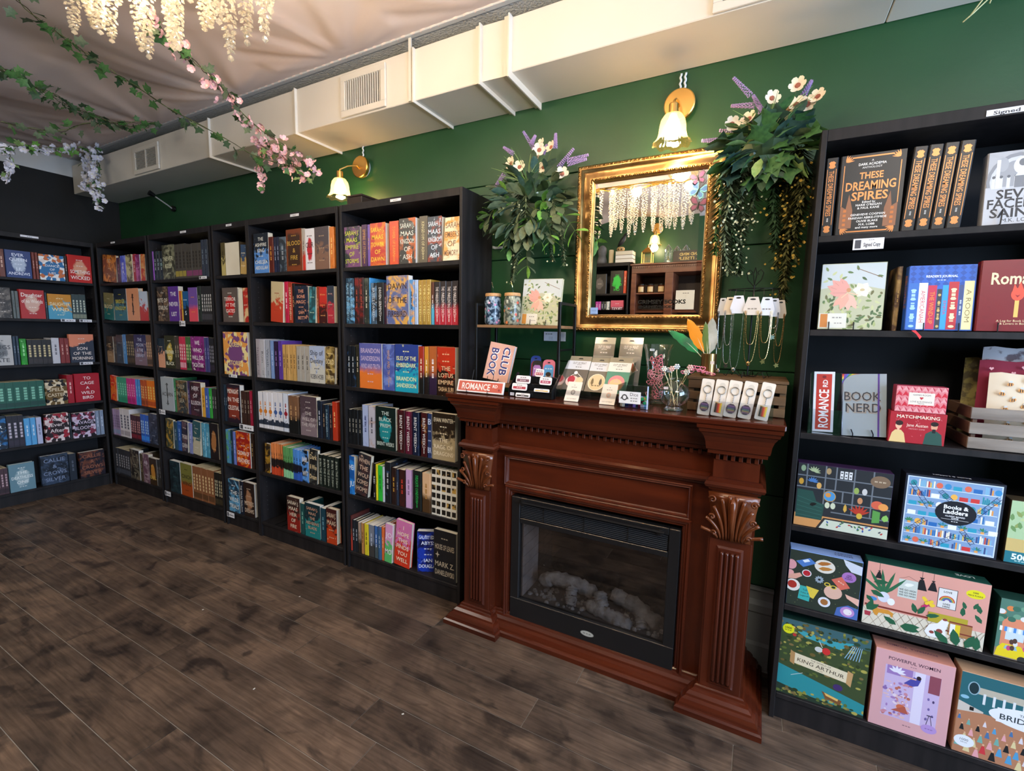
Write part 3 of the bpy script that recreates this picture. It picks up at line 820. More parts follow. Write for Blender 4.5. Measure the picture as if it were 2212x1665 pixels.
f 464 610 195 1 2a70a8 c87040 f0f0f0 v ~|A|DANCE|OF|LIES|~
s 612 630 201 1 302828 401818 e0d0c0 p ~
f 633 780 216 1 c02018 e0a080 f8f0e8 c ~|~|SOMETHING|WICKED
L1
f 187 289 223 1 302c2a 706860 d8d0c8 b ~|~|~
s 294 331 204 2 606868 808888 404848 p ~
f 334 474 218 1 b02828 d8b0a0 f8f0e8 c Daughter|of_no_Worlds|~|~
s 476 490 205 1 283840 384850 a0a8b0 p ~
f 493 634 197 1 c88828 50a0c0 f0e8c0 w ~|DAUGHTER|WIND|~
s 637 725 206 4 304040 808878 c0c8b8 p ~
L2
f 142 271 223 1 b8b8b8 707478 404448 c ~|KINGS|OF|FATE
s 274 309 217 2 28384a 384858 90a0b0 p ~
s 311 348 196 1 28a028 208020 b0f0b0 b ~
s 351 488 192 5 201c1c 302828 d0c090 p ~
s 490 537 202 1 c8c8d0 a0a0a8 505058 p ~
s 539 596 202 2 803030 402828 e0b0a0 p ~
f 598 754 231 1 2a3040 e08868 f0e0d8 t ~|~|SON|OF_THE|MORNING
L3
s 167 423 201 6 185848 104038 80c0a8 p FALLEN_TALE
f 428 559 198 1 6a5020 181008 e0d0b0 v ~|SPELL|CASTER|~
s 549 602 230 1 a01828 801020 f0c0c0 p ~
f 607 771 234 1 a81428 901020 f8e8e8 p TO|CAGE|A|WILD|BIRD
L4
f 68 194 248 1 182838 2870b0 e8f0f8 b ~|WAR|DE|~|CIS
s 197 287 245 3 201c28 302838 c0b8c8 p ~
s 289 356 214 2 5aa8e0 4898d0 e0f0ff p ~
s 358 389 210 1 b8c0e0 98a0c8 506080 p ~
f 406 549 223 1 2a1c20 a02838 e8d8d8 v Wickedly|Ever|After|~
s 551 568 211 1 283038 202830 90a0a8 p ~
f 572 721 209 1 201c24 803048 d8c8e0 v ~|SAVAGE|BLOOMS|~
s 723 797 212 2 8898b0 7080a0 d0d8e8 p ~
L5
s 114 175 199 3 483038 302028 c0a0a8 p ~
f 181 322 214 1 6a90a0 a8c0c8 f0f8f8 c ~|THE|DEATHLESS|ONE|~
f 358 523 240 1 1c2430 384860 8090b0 b CALLIE|&|CROWS|SILVER
s 527 576 222 1 28303c 202830 606878 p ~
f 593 762 217 1 201c28 704030 9a6048 b CALLIE|&|CROWS|SILVER'''
ORD = ['first','second','third','fourth','fifth','sixth','seventh','eighth','ninth','tenth','eleventh','twelfth','thirteenth','fourteenth','fifteenth','sixteenth','seventeenth','eighteenth','nineteenth','twentieth']+['%dth'%i for i in range(21,60)]
ORD[20] = '21st'; ORD[21] = '22nd'; ORD[22] = '23rd'
SHN = ['top','second','third','fourth','fifth','bottom']
def fill(data):
    cur = None; nb = 0
    for ln in data.strip().split('\n'):
        t = ln.split()
        if len(t) == 1: key, sh = t[0][0], int(t[0][1]); nb = 0; last = 0.0; continue
        kind, u0, u1, h, n, a, b, ct, st = t[:9]; rest = t[9:]
        opt = ''; txt = ''
        for r in rest:
            if r.startswith('tilt') or r in ('lean','turn'): opt = r
            else: txt = r
        (ox,oy), rz, W, D, cn, _ = CASES[key]
        u0, u1, h, n = int(u0)/1000, int(u1)/1000, int(h)/1000, int(n)
        hi = W-0.019; u0 = max(u0, 0.019, last+0.0006); u1 = min(u1, hi)
        if u1-u0 < 0.006: continue
        last = u1
        z = SZ[sh]+0.0004; h = min(h, (SZ[sh-1]-0.022 if sh else 2.012)-SZ[sh]-0.008)
        lines = txt.split('|') if txt else []
        for i in range(n):
            a0 = u0+(u1-u0)*i/n; a1 = u0+(u1-u0)*(i+1)/n; tw = a1-a0-0.0006; hh = h-(R_.uniform(0,0.003) if n > 1 else 0)
            dm = D-0.02
            R = Matrix.Rotation(rz,3,'Z'); nb += 1
            if kind == 'f':
                wd = tw; th = min(0.034, dm-0.03) if not opt.startswith('tilt') else 0.022
                tl = 0.0
                if opt.startswith('tilt'):
                    tl = math.radians(int(opt[4:])); wd = tw-h*math.sin(tl); 
                    if wd < 0.04: wd = tw*0.7; tl = math.asin(min(0.2, tw*0.3/h))
                cx = a0+wd/2; v = 0.012
            elif kind == 's': wd = min(0.145+R_.uniform(-.006,.006), dm-0.02); th = tw; cx = (a0+a1)/2; v = 0.012+R_.uniform(0,0.004); tl = 0
            else: wd = 0.14; th = tw; cx = (a0+a1)/2; v = 0.014; tl = 0
            rr = rz; ln_ = 0
            if opt == 'turn': rr = rz+math.radians(28); v = 0.045; wd = min(wd*1.02, 0.125); th = 0.035; cx += 0.008
            if opt == 'lean': ln_ = -math.radians(5); v = 0.006
            loc = Vector((ox,oy,0)) + R @ Vector((cx, v, 0)); loc.z = z + (wd/2*math.sin(tl) if tl else 0) + (0.034*math.sin(-ln_) if ln_ else 0)*0
            if tl: loc += R @ Vector((0,0,0)); 
            if kind == 's' and n >= 3 and key in 'BCL':
                M = Matrix.Translation(loc) @ Matrix.Rotation(rr,4,'Z'); q_ = 0.0012
                RUN.box(-th/2,th/2,0,wd,0,hh,flat(a),M); RUN.box(-th/2+q_,th/2-q_,0.002,wd,hh,hh+0.0003,flat('c8bc9c',0.8),M)
                for k_ in range(5):
                    zz = hh*(0.30+0.10*k_); RUN.add([(-th*.22,-0.0003,zz),(th*.22,-0.0003,zz),(th*.22,-0.0003,zz+hh*.075),(-th*.22,-0.0003,zz+hh*.075)],[(0,1,2,3)],flat(ct),M)
                RUN.add([(-th*.48,-0.0002,hh*.06),(th*.48,-0.0002,hh*.06),(th*.48,-0.0002,hh*.22),(-th*.48,-0.0002,hh*.22)],[(0,1,2,3)],flat(b),M)
                continue
            showing = {'f':'face-out book','s':'spine-out book','p':'book with pages outward'}[kind]
            lab = '%s %s, %s from left, %s shelf of %s' % (cname(a), showing, ORD[nb-1], SHN[sh], cn)
            make_book('book', lab, 'book', wd, th, hh, a, b, ct, st, lines, tuple(loc), rr, kind, hard=R_.random() < 0.6,
                      group='books on the %s shelf of %s' % (SHN[sh], cn), tilt=tl, lean=ln_)
RUN = MB()
fill(DATA)
tag(RUN.build('spine_out_books', None), 'thin matching spine-out books filling gaps on the three farthest bookcases', 'books', kind='stuff')

# ================================================================ fireplace
def wood_mat(name, a, b_, rough=0.28, sc=2.5, st=(1,1,8), coat=0.35, bump=0.02):
    m = noise_mat(name, a, b_, sc, rough, st, bump, 7, 0.3, 0.7, spec=0.3)
    m.node_tree.nodes['Principled BSDF'].inputs['Coat Weight'].default_value = coat
    m.node_tree.nodes['Principled BSDF'].inputs['Coat Roughness'].default_value = 0.15
    return m
M_cherry = wood_mat('cherry_wood', (0.045,0.0085,0.004), (0.092,0.0175,0.0065), 0.24, 2.5, (6,6,1))
M_cherryh = wood_mat('cherry_wood_along', (0.045,0.008,0.0035), (0.092,0.0165,0.0055), 0.2, 2.2, (1,8,8), 0.25)
M_carve = wood_mat('cherry_wood_carved', (0.10,0.024,0.007), (0.15,0.038,0.010), 0.2, 3, (2,2,2), 0.4)
fp = thing('fireplace', 'reddish cherry wood fireplace surround with carved pilasters and electric firebox', 'fireplace', (1.478,-0.03,0))
FX, FY = 1.478, -0.03
def fpb(b, name, m=M_cherry, **kw): return b.build(name, m, fp, (-FX,-FY,0), **kw)
xl, xr = 0.878, 2.083; pl, pr = 1.022, 1.937; PF, CF = -0.352, -0.305
PATH = [(xl,-0.03),(xl,PF),(pl,PF),(pl,CF),(pr,CF),(pr,PF),(xr,PF),(xr,-0.03)]
# body panels
b = MB(); b.box(xl,pl,PF,-0.03,0.05,0.96); b.box(pr,xr,PF,-0.03,0.05,0.96); fpb(b.__class__().box(xl,pl,PF,-0.03,0.05,0.96), 'pilaster')
fpb(MB().box(pr,xr,PF,-0.03,0.05,0.96), 'pilaster')
fpb(MB().box(pl,pr,CF,-0.03,0.69,0.97), 'frieze_panel', M_cherryh)
fpb(MB().box(pl,1.107,CF,-0.03,0.05,0.69), 'side_board'); fpb(MB().box(1.84,pr,CF,-0.03,0.05,0.69), 'side_board')
base = [(-0.0,0.0),(-0.072,0.0),(-0.072,0.020),(-0.066,0.026),(-0.060,0.028),(-0.058,0.036),(-0.050,0.048),(-0.042,0.052),(-0.038,0.054),(-0.036,0.062),(-0.026,0.072),(-0.016,0.076),(-0.013,0.080),(-0.011,0.088),(-0.006,0.092),(0.0,0.092)]
fpb(MB().sweep(PATH, base), 'base_moulding', M_cherryh)
crown = [(0,0.975),(-0.006,0.982),(-0.020,0.984),(-0.021,0.996),(-0.026,1.000),(-0.028,1.010),(-0.030,1.028),(-0.036,1.046),(-0.045,1.060),(-0.050,1.064),(-0.052,1.074),(-0.058,1.078),(-0.059,1.090),(0,1.090)]
fpb(MB().sweep(PATH, crown), 'crown_moulding', M_cherryh)
fpb(MB().box(0.805,2.147,-0.413,-0.03,1.0905,1.112,c=0.004), 'mantel_shelf', M_cherryh)
band = [(0,0.850),(-0.008,0.850),(-0.012,0.858),(-0.020,0.862),(-0.024,0.872),(-0.020,0.882),(-0.014,0.884),(-0.012,0.892),(-0.006,0.895),(0,0.895)]
fpb(MB().sweep(PATH, band), 'band_moulding', M_cherryh)
dm = MB().box(-0.0065,0.0065,-0.006,0,-0.010,0.010,c=0.001)
dme = None
def dent(x, y, rot=0):
    global dme
    if dme is None: o = dm.build('dentil', M_cherry, fp); dme = o.data
    else: o = put('dentil', dme, fp)
    o.location = (x-FX, y-FY, 0.970); o.rotation_euler = (0,0,rot)
for i in range(30): dent(pl+0.022+i*(pr-pl-0.044)/29, CF)
for a, c in ((xl,pl),(pr,xr)):
    for i in range(6): dent(a+0.012+i*(c-a-0.024)/5, PF)
for i in range(8): dent(xr, PF+0.02+i*0.034, PI/2)
# upper recessed panel and the stepped frame round the opening
def xzM(): return Matrix(((1,0,0,0),(0,0,-1,0),(0,1,0,0),(0,0,0,1)))
def rectsweep(x0,x1,z0,z1,prof,y):
    b = MB(); b.sweep([(x0,z0),(x1,z0),(x1,z1),(x0,z1)], prof, closed=True, M=Matrix.Translation((0,y,0)) @ xzM()); return b
fpb(rectsweep(1.066,1.870,0.700,0.838,[(0,0),(0.0,0.010),(0.004,0.014),(0.008,0.010),(0.012,0.012),(0.016,0.004),(0.020,0.0)],CF), 'panel_moulding')
fpb(rectsweep(1.074,1.874,0.020,0.702,[(0,0),(0.0,0.014),(0.004,0.020),(0.009,0.020),(0.012,0.014),(0.015,0.016),(0.020,0.013),(0.023,0.008),(0.028,0.009),(0.032,0.004),(0.033,-0.02)],CF), 'opening_moulding')
for a, c in ((0.885,1.015),(1.944,2.076)):
    x0, x1, z0, z1 = a, c, 0.088, 0.668
    fr = MB().box(x0-0.002,x1+0.002,PF-0.003,PF,z0,z1+0.002,c=0.001); fpb(fr, 'pilaster_face')
    fpb(rectsweep(x0+0.022,x1-0.022,z0+0.02,z1-0.022,[(0,0),(0.007,0.007),(0.012,0.008)],PF-0.003), 'raised_border')
    fpb(MB().box(x0+0.033,x1-0.033,PF-0.010,PF-0.003,z0+0.031,z1-0.033), 'fluted_panel')
    w_ = x1-x0-0.066
    for i in range(4):
        xx = x0+0.033+w_*(i+0.5)/4
        fpb(MB().tube([(xx,PF-0.009,z0+0.04),(xx,PF-0.0125,z0+0.045),(xx,PF-0.0125,z1-0.048),(xx,PF-0.009,z1-0.040)], w_/8*0.82, 8), 'flute', smooth=True)
def capital(cx):
    b = MB(); zb, zt = 0.672, 0.842
    prof = []
    for i in range(7):
        t = i/6; prof.append((cx-0.062-0.020*t**1.5, cx+0.062+0.020*t**1.5, zb+(zt-zb)*t, 0.010+0.016*t))
    V = []; F = []
    for q in prof: V += [(q[0],PF,q[2]),(q[0],PF-q[3]*0.5,q[2]),(cx,PF-q[3],q[2]),(q[1],PF-q[3]*0.5,q[2]),(q[1],PF,q[2])]
    for i in range(6):
        for k in range(4): a = i*5+k; F.append((a,a+1,a+6,a+5))
    F.append((0,4,3,2,1)); F.append((30,31,32,33,34)); b.add(V,F)
    for s in (-1,1):
        for k in range(5):
            sp = [0.005,0.020,0.037,0.050,0.055][k]; top = [0.165,0.155,0.128,0.088,0.050][k]; pts = []; rr = []
            for i in range(11):
                t = i/10; x = cx+s*(0.006+k*0.0095+sp*t**1.9); z = zb+0.004+top*t-(0.004*k*t*t); y = PF-0.012-0.014*t-0.004*math.sin(PI*t)
                pts.append((x,y,z)); rr.append(0.0035+0.0052*t*(1-0.35*t))
            b.tube(pts, rr, 7)
        for (vx,vz,r) in ((0.066,0.150,0.0125),(0.064,0.086,0.010),(0.055,0.028,0.009)):
            pts = [(cx+s*(vx+math.cos(a)*(r-0.0006*i)), PF-0.026-0.0009*i, zb+vz+math.sin(a)*(r-0.0006*i)) for i, a in enumerate([q*0.5 for q in range(16)])]
            b.tube(pts, [0.0042-0.0001*i for i in range(16)], 6)
            b.lathe([(0.0,0),(0.0045,0.0015),(0.005,0.004),(0,0.006)], 10, M=Matrix.Translation((cx+s*vx, PF-0.024, zb+vz)) @ Matrix.Rotation(PI/2,4,'X'), caps=False)
    b.tube([(cx,PF-0.016,zb+0.004),(cx,PF-0.030,zb+0.08),(cx,PF-0.034,zb+0.145),(cx,PF-0.028,zb+0.163)], [0.004,0.008,0.011,0.004], 8)
    fpb(b, 'carved_capital', M_carve, smooth=True)
capital(0.950); capital(2.010)
# electric firebox
M_fbx = mat('satin_black_metal', (0.010,0.010,0.011), 0.28, 0.0, 0.5)
fb = MB()
for q in ((1.109,1.838,0.052,0.172),(1.109,1.152,0.172,0.655),(1.796,1.838,0.172,0.655),(1.152,1.796,0.536,0.560),(1.152,1.796,0.626,0.655)):
    fb.box(q[0],q[1],CF-0.014,CF+0.02,q[2],q[3],c=0.0025)
fbo = fpb(fb, 'firebox_front', M_fbx)
fpb(MB().box(1.152,1.796,CF+0.0,CF+0.02,0.560,0.626), 'vent_backing', M_fbx)
for i in range(8):
    z = 0.565+i*0.0078; MB().box(1.156,1.792,CF-0.012,CF-0.002,z,z+0.003).build('vent_louvre', mat('grey_black_louvre',(0.035,0.037,0.042),0.3), fbo)
for x in (1.27,1.455,1.64): MB().box(x-0.002,x+0.002,CF-0.0135,CF-0.001,0.561,0.626).build('vent_divider', M_fbx, fbo)
hb = MB().tube([(1.17,CF-0.030,0.640),(1.78,CF-0.030,0.640)], 0.005, 8)
for x in (1.17,1.765): hb.lathe([(0.0,0),(0.013,0.001),(0.014,0.010),(0.0,0.014)],14,M=Matrix.Translation((x,CF-0.014,0.634)) @ Matrix.Rotation(PI/2,4,'X'),caps=False)
hb.build('screen_rail', M_fbx, fbo)
p = Print(CF-0.014); p.ell(0,0,0.030,0.0125,flat('8a8880',0.3)); p.ell(0,0,0.027,0.0105,flat('b0aea6',0.3)); p.text('~',0,0,0.007,flat('6a6860'),0.036)
lg = p.build('oval_badge', fbo, loc=(1.487,0,0.114))
IY = -0.115
box = MB(); box.box(1.15,1.80,IY,IY+0.01,0.15,0.56)
fpb(box, 'inner_back', mat('glossy_black_screen',(0.006,0.005,0.005),0.10))
fpb(MB().box(1.15,1.80,CF+0.02,IY,0.145,0.165), 'inner_floor', mat('ash_bed',(0.05,0.05,0.052),0.9))
fpb(MB().box(1.15,1.80,CF+0.02,IY,0.556,0.56), 'inner_roof', M_fbx)
M_brick = noise_mat('pale_firebrick', (0.26,0.22,0.20), (0.36,0.31,0.285), 12, 0.8, (1,1,1), 0.3); M_mort = mat('brick_joint',(0.10,0.09,0.09),0.9)
for sx, x0 in ((1,1.154),(-1,1.796)):
    fpb(MB().box(min(x0,x0-sx*0.006),max(x0,x0-sx*0.006),CF+0.02,IY,0.165,0.556), 'brick_backing', M_mort)
    for r in range(8):
        z0 = 0.167+r*0.0486; ys = [CF+0.021,CF+0.021+0.075+(0.035 if r%2 else 0),IY-0.001] if r%2 else [CF+0.021,CF+0.060,CF+0.135,IY-0.001]
        for a, c in zip(ys, ys[1:]):
            fpb(MB().box(min(x0,x0+sx*0.004),max(x0,x0+sx*0.004),a+0.001,c-0.001,z0,z0+0.0466,c=0.001), 'brick', M_brick)
fpb(MB().box(1.152,1.796,CF+0.001,CF+0.0025,0.172,0.536), 'glass_screen', glassy('firebox_glass',(0.80,0.80,0.82),0.12,0.02))
M_log = noise_mat('grey_ceramic_log', (0.13,0.125,0.12), (0.30,0.29,0.28), 22, 0.7, (1,1,1), 0.9, bscale=40)
def log(pts, r):
    b = MB(); P = []; rr = []
    pts = [Vector(p) for p in pts]; n = 22
    for i in range(n+1):
        t = i/n*(len(pts)-1); k = min(int(t), len(pts)-2); P.append(pts[k].lerp(pts[k+1], t-k)+Vector((0,0,R_.uniform(-.002,.002)))); rr.append(r*1.2*(0.75 if i in (0,n) else 1)*R_.uniform(0.86,1.14))
    b.tube(P, rr, 12); b.v = [(x+R_.uniform(-.003,.003), y+R_.uniform(-.003,.003), z+R_.uniform(-.003,.003)) for x,y,z in b.v]
    fpb(b, 'log', M_log, smooth=True)
log([(1.215,-0.20,0.215),(1.27,-0.19,0.245),(1.38,-0.18,0.245),(1.47,-0.17,0.215)], 0.026)
log([(1.375,-0.215,0.24),(1.385,-0.255,0.18)], 0.021)
log([(1.50,-0.20,0.245),(1.515,-0.225,0.21),(1.53,-0.24,0.175)], 0.026)
log([(1.46,-0.235,0.195),(1.56,-0.255,0.185),(1.66,-0.265,0.175)], 0.024)
log([(1.55,-0.165,0.235),(1.65,-0.185,0.225),(1.76,-0.215,0.185)], 0.027)
log([(1.68,-0.20,0.205),(1.70,-0.255,0.170)], 0.018)
eb = MB()
for i in range(120):
    x = R_.uniform(1.17,1.78); y = R_.uniform(-0.275,-0.15); r = R_.uniform(0.006,0.013)
    eb.lathe([(0,-r),(r,-r*.3),(r*.8,r*.5),(0,r*.8)], 6, M=Matrix.Translation((x,y,0.168)), caps=False)
fpb(eb, 'ember_pieces', M_log, kind='stuff')

# ================================================================ mirror
def card(name, label, cat, x, y, z, w, h, t, m, tilt=0.25, rz=0, group=None, rad=0):
    """upright card leaning back; print origin at its foot centre, returns thing and a Print"""
    o = thing(name, label, cat, (x,y,z), 0, group, (Matrix.Rotation(rz,3,'Z') @ Matrix.Rotation(-tilt,3,'X')).to_euler())
    if rad:
        P = []
        for cx, cz, a0 in ((w/2-rad,rad,-90),(w/2-rad,h-rad,0),(-w/2+rad,h-rad,90),(-w/2+rad,rad,180)):
            for k in range(5): a = math.radians(a0+22.5*k); P.append((cx+rad*math.cos(a), cz+rad*math.sin(a)))
        b = MB().prism(P, 0, t, M=Matrix(((1,0,0,0),(0,0,1,-t/2),(0,1,0,0),(0,0,0,1))))
    else: b = MB().box(-w/2,w/2,-t/2,t/2,0,h,c=min(0.0006,t/3))
    b.build('card', m, o)
    return o, Print(-t/2, (-w/2,w/2,0,h))
M_giltb = noise_mat('antique_gilt', (0.25,0.135,0.05), (0.56,0.35,0.14), 14, 0.32, (1,1,1), 0.15, metal=1.0)
M_giltc = noise_mat('carved_gilt', (0.26,0.12,0.03), (0.85,0.54,0.20), 90, 0.32, (1,1,1), 1.0, metal=1.0, bscale=110)
mr = thing('mirror', 'large gilt-framed wall mirror above the mantelpiece with butterfly stickers', 'mirror', (1.58,-0.002,1.77))
def mrb(b, name, m, **kw): return b.build(name, m, mr, (-1.58,0.002,-1.77), **kw)
b = rectsweep(1.265,1.897,1.400,2.143,[(0,0),(0,0.026),(0.006,0.036),(0.016,0.040),(0.022,0.037),(0.026,0.030),(0.034,0.026),(0.044,0.028),(0.054,0.032),(0.060,0.034),(0.068,0.034),(0.076,0.028),(0.080,0.018),(0.080,0.0)],-0.002)
fo = mrb(b, 'frame', M_giltb); autosmooth(fo, 50)
for (off, yy_, r, nm) in ((0.012,-0.041,0.0052,'outer_carving'),(0.068,-0.036,0.0048,'inner_carving')):
    b = MB(); x0,x1,z0,z1 = 1.265+off,1.897-off,1.400+off,2.143-off; k = 0
    def bead(x,z,a):
        M = Matrix.Translation((x,yy_,z)) @ Matrix.Rotation(-a,4,'Y'); b.add([(0,0,r*1.5),(r*.8,0,0),(0,0,-r*1.5),(-r*.8,0,0),(0,-r*.9,0)],[(0,4,1),(1,4,2),(2,4,3),(3,4,0)],None,M)
    s_ = 0.0085; x = x0
    while x < x1: bead(x,z0,0.8 if k%2 else -0.8); bead(x,z1,0.8 if k%2 else -0.8); x += s_; k += 1
    z = z0
    while z < z1: bead(x0,z,0.8 if k%2 else -0.8); bead(x1,z,0.8 if k%2 else -0.8); z += s_; k += 1
    mrb(b, nm, M_giltc, kind='stuff')
M_mir = mat('mirror_silvering', (0.90,0.92,0.90), 0.0, 1.0)
mrb(MB().box(1.344,1.818,-0.016,-0.010,1.479,2.064), 'mirror_glass', M_mir)
bv = rectsweep(1.3445,1.8175,1.4795,2.0635,[(0,0.0),(0.022,0.0016)],-0.0162); mrb(bv, 'bevelled_edge', M_mir)
p = Print(-0.018); blk = flat('0a0a0a',0.4); p.text('GRIMSEY BOOKS', 1.662, 1.535, 0.017, blk, 0.20, bold=0.03, fit=True); p.text('@GRIMSEYBOOKS', 1.640, 1.514, 0.012, blk, 0.150, bold=0.02, fit=True)
mrb(p.b, 'window_lettering', None)
o, q_ = card('blue_sticker', 'pale blue sticker at lower left corner of mirror glass', 'sticker', 1.362,-0.0185,1.482,0.036,0.030,0.0006,flat('88a8dc'),0); q_.text('~',0,0.016,0.004,flat('5070a8'),0.024); q_.build('print', o)
def butterfly(x, z, rot, c_, e_, s):
    p = Print(0); 
    for q in (-1,1):
        p.poly([(0,0.002*s),(q*0.010*s,0.020*s),(q*0.024*s,0.024*s),(q*0.028*s,0.012*s),(q*0.018*s,0.001*s),(0,-0.002*s)], flat(e_))
        p.poly([(0,0),(q*0.016*s,-0.002*s),(q*0.022*s,-0.012*s),(q*0.014*s,-0.021*s),(q*0.004*s,-0.014*s)], flat(e_))
        p.poly([(q*0.003*s,0.003*s),(q*0.011*s,0.017*s),(q*0.021*s,0.020*s),(q*0.024*s,0.012*s),(q*0.016*s,0.003*s)], flat(c_))
        p.poly([(q*0.003*s,-0.001*s),(q*0.015*s,-0.004*s),(q*0.018*s,-0.011*s),(q*0.013*s,-0.017*s),(q*0.005*s,-0.011*s)], flat(c_))
        p.line(q*0.001*s,0.008*s,q*0.008*s,0.028*s,0.001,'202028')
    p.rect(-0.0012*s,0.0012*s,-0.014*s,0.010*s,'181820')
    nm = {'7a3a78':'purple','3a6cb4':'blue','6c2c58':'plum'}[c_]
    o = thing('butterfly_sticker', '%s butterfly decoration, %s of three on right of mirror glass' % (nm, {'7a3a78':'top','3a6cb4':'middle','6c2c58':'bottom'}[c_]), 'butterfly', (x,-0.0195,z), group='butterflies on the mirror', rot=(0,rot,0))
    p.build('wings', o); MB().tube([(0,-0.0035,-0.010*s),(0,-0.0045,0.006*s)], 0.0012*s, 6).build('body', flat('181820'), o)
butterfly(1.781,2.029,-0.25,'7a3a78','403048',1.15); butterfly(1.785,1.982,0.45,'3a6cb4','68b8cc',1.45); butterfly(1.788,1.925,0.2,'6c2c58','302838',1.35)

# ================================================================ wall lamps
M_shade = None
def shade_material():
    m = bpy.data.materials.new('amber_glass_shade'); m.use_nodes = True; N = m.node_tree.nodes; L = m.node_tree.links; N.clear()
    o = N.new('ShaderNodeOutputMaterial'); a = N.new('ShaderNodeMixShader'); c = N.new('ShaderNodeMixShader')
    t = N.new('ShaderNodeBsdfTransparent'); t.inputs[0].default_value = (1.0,0.82,0.50,1); g = N.new('ShaderNodeBsdfGlossy'); g.inputs['Roughness'].default_value = 0.08
    tr = N.new('ShaderNodeBsdfTranslucent'); tr.inputs[0].default_value = (1.0,0.72,0.33,1)
    a.inputs[0].default_value = 0.30; c.inputs[0].default_value = 0.14
    L.new(t.outputs[0], a.inputs[1]); L.new(tr.outputs[0], a.inputs[2]); L.new(a.outputs[0], c.inputs[1]); L.new(g.outputs[0], c.inputs[2]); L.new(c.outputs[0], o.inputs[0])
    return m
M_shade = shade_material()
M_bulb = mat('lit_bulb', (1,0.9,0.7), 0.4); bb_ = M_bulb.node_tree.nodes['Principled BSDF']; bb_.inputs['Emission Color'].default_value = (1.0,0.80,0.50,1); bb_.inputs['Emission Strength'].default_value = 14
def sconce(label, px, pz, sx, sz, side=1, wally=0.0, cords=1, power=3.2, flip=1):
    o = thing('wall_lamp', label, 'lamp', (px, wally, pz), 0, None, None)
    f = flip
    Rm = Matrix.Rotation(PI/2*f,4,'X')
    MB().lathe([(0.0,0.0),(0.050,0.0),(0.052,0.004),(0.052,0.016),(0,0.016)], 28, M=Rm, caps=False).build('cable_box', flat('c8ccd0'), o, smooth=False)
    MB().lathe([(0.0,0.016),(0.060,0.016),(0.061,0.020),(0.061,0.036),(0.057,0.039),(0,0.040)], 36, M=Rm, caps=False).build('backplate', M_gold, o)
    dx, dz = sx-px, sz-pz; y = -0.15*f
    MB().tube([(0,-0.036*f,-0.012),(0,-0.06*f,0.0),(dx*0.5,-0.11*f,dz*0.6+0.02),(dx,y,dz+0.018),(dx,y,dz-0.002)], 0.0042, 8).build('arm', M_gold, o, smooth=True)
    MB().lathe([(0.0,0.012),(0.016,0.012),(0.018,0.008),(0.018,-0.026),(0.022,-0.030),(0.014,-0.034)], 20, M=Matrix.Translation((dx,y,dz-0.004))).build('socket', M_gold, o)
    prof = [(0.016,-0.028),(0.032,-0.034),(0.044,-0.052),(0.049,-0.076),(0.051,-0.100),(0.056,-0.120),(0.066,-0.134),(0.073,-0.139)]
    wv = lambda t, a: (0.07*math.cos(8*a)*max(0,t-0.55)**1.5+0.012*math.cos(24*a), -0.012*max(0,t-0.6)*math.cos(8*a))
    MB().lathe(prof, 72, M=Matrix.Translation((dx,y,dz)), caps=False, wav=wv).build('glass_shade', M_shade, o, smooth=True)
    MB().lathe([(0.0,0.02),(0.012,0.016),(0.016,0.0),(0.028,-0.026),(0.031,-0.046),(0.024,-0.066),(0,-0.074)], 20, M=Matrix.Translation((dx,y,dz-0.044)), caps=False).build('bulb', M_bulb, o, smooth=True)
    for k in range(cords if pz < 2.4 else 0):
        x = (k-(cords-1)/2)*0.018+0.005
        V = [(x+0.0022*math.cos(i*1.3),-0.012*f-0.0022*math.sin(i*1.3),0.052+i*0.005) for i in range(int((2.455-pz-0.05)/0.005)+1)]
        MB().tube(V, 0.0045, 6).build('cord', flat('d8dce0'), o, smooth=True)
    l = point('wall_lamp_light', (sx, wally+y, sz-0.165), power, WARM, 0.04)
    return o
sconce('lit brass wall lamp with amber tulip shade above lamp-side bookcase', -0.090, 2.335, -0.128, 2.272)
sconce('lit brass wall lamp with amber tulip shade above the gilt mirror', 1.693, 2.325, 1.693, 2.272, cords=2, power=3.8)

# ================================================================ things on the mantel
MZ = 1.1126
# sign on wire stand
o, p = card('road_sign', 'white and coral mini street sign lying on left end of mantel', 'sign', 0.951, -0.352, MZ+0.004, 0.246, 0.056, 0.006, flat('e6e6ea'), 0.3)
p.rect(-0.115,0.115,0.006,0.050,flat('c85a48')); p.text('ROMANCE', -0.022,0.028,0.029,flat('f4f0ee'),0.150,bold=0.02,fit=True); p.text('RD', 0.078,0.034,0.014,flat('f4f0ee'),0.03,bold=0.02)
p.ell(0.100,0.018,0.005,0.005,flat('8a2a30')); p.build('sign_print', o)
for x in (-0.065,0.045): MB().tube([(x,-0.008,0.012),(x,-0.010,-0.0),(x,0.020,0.001),(x,0.024,0.11)],0.0014,6).build('wire_stand', M_metalblk, o)
# small two-tier rack
rk = thing('tabletop_shelf_rack', 'small two-tier rack with black metal ends and wood shelves on mantel', 'rack', (1.07,-0.15,MZ))
M_rustic = wood_mat('rustic_brown_board', (0.16,0.085,0.04), (0.30,0.17,0.085), 0.55, 3, (1,6,6), 0.0)
for x in (-0.208,0.214):
    for y in (-0.092,0.095): MB().box(x-0.006,x+0.006,y-0.006,y+0.006,0,0.412,c=0.001).build('post', M_metalblk, rk)
    MB().box(x-0.006,x+0.006,-0.086,0.089,0.400,0.412).build('rail', M_metalblk, rk)
    MB().box(x-0.005,x+0.005,-0.086,0.089,0.200,0.208).build('rail', M_metalblk, rk)
MB().box(-0.202,0.208,-0.098,0.098,0.298,0.311,c=0.001).build('shelf', M_rustic, rk)
MB().box(-0.202,0.208,-0.098,0.098,0.024,0.037,c=0.001).build('shelf', M_rustic, rk)
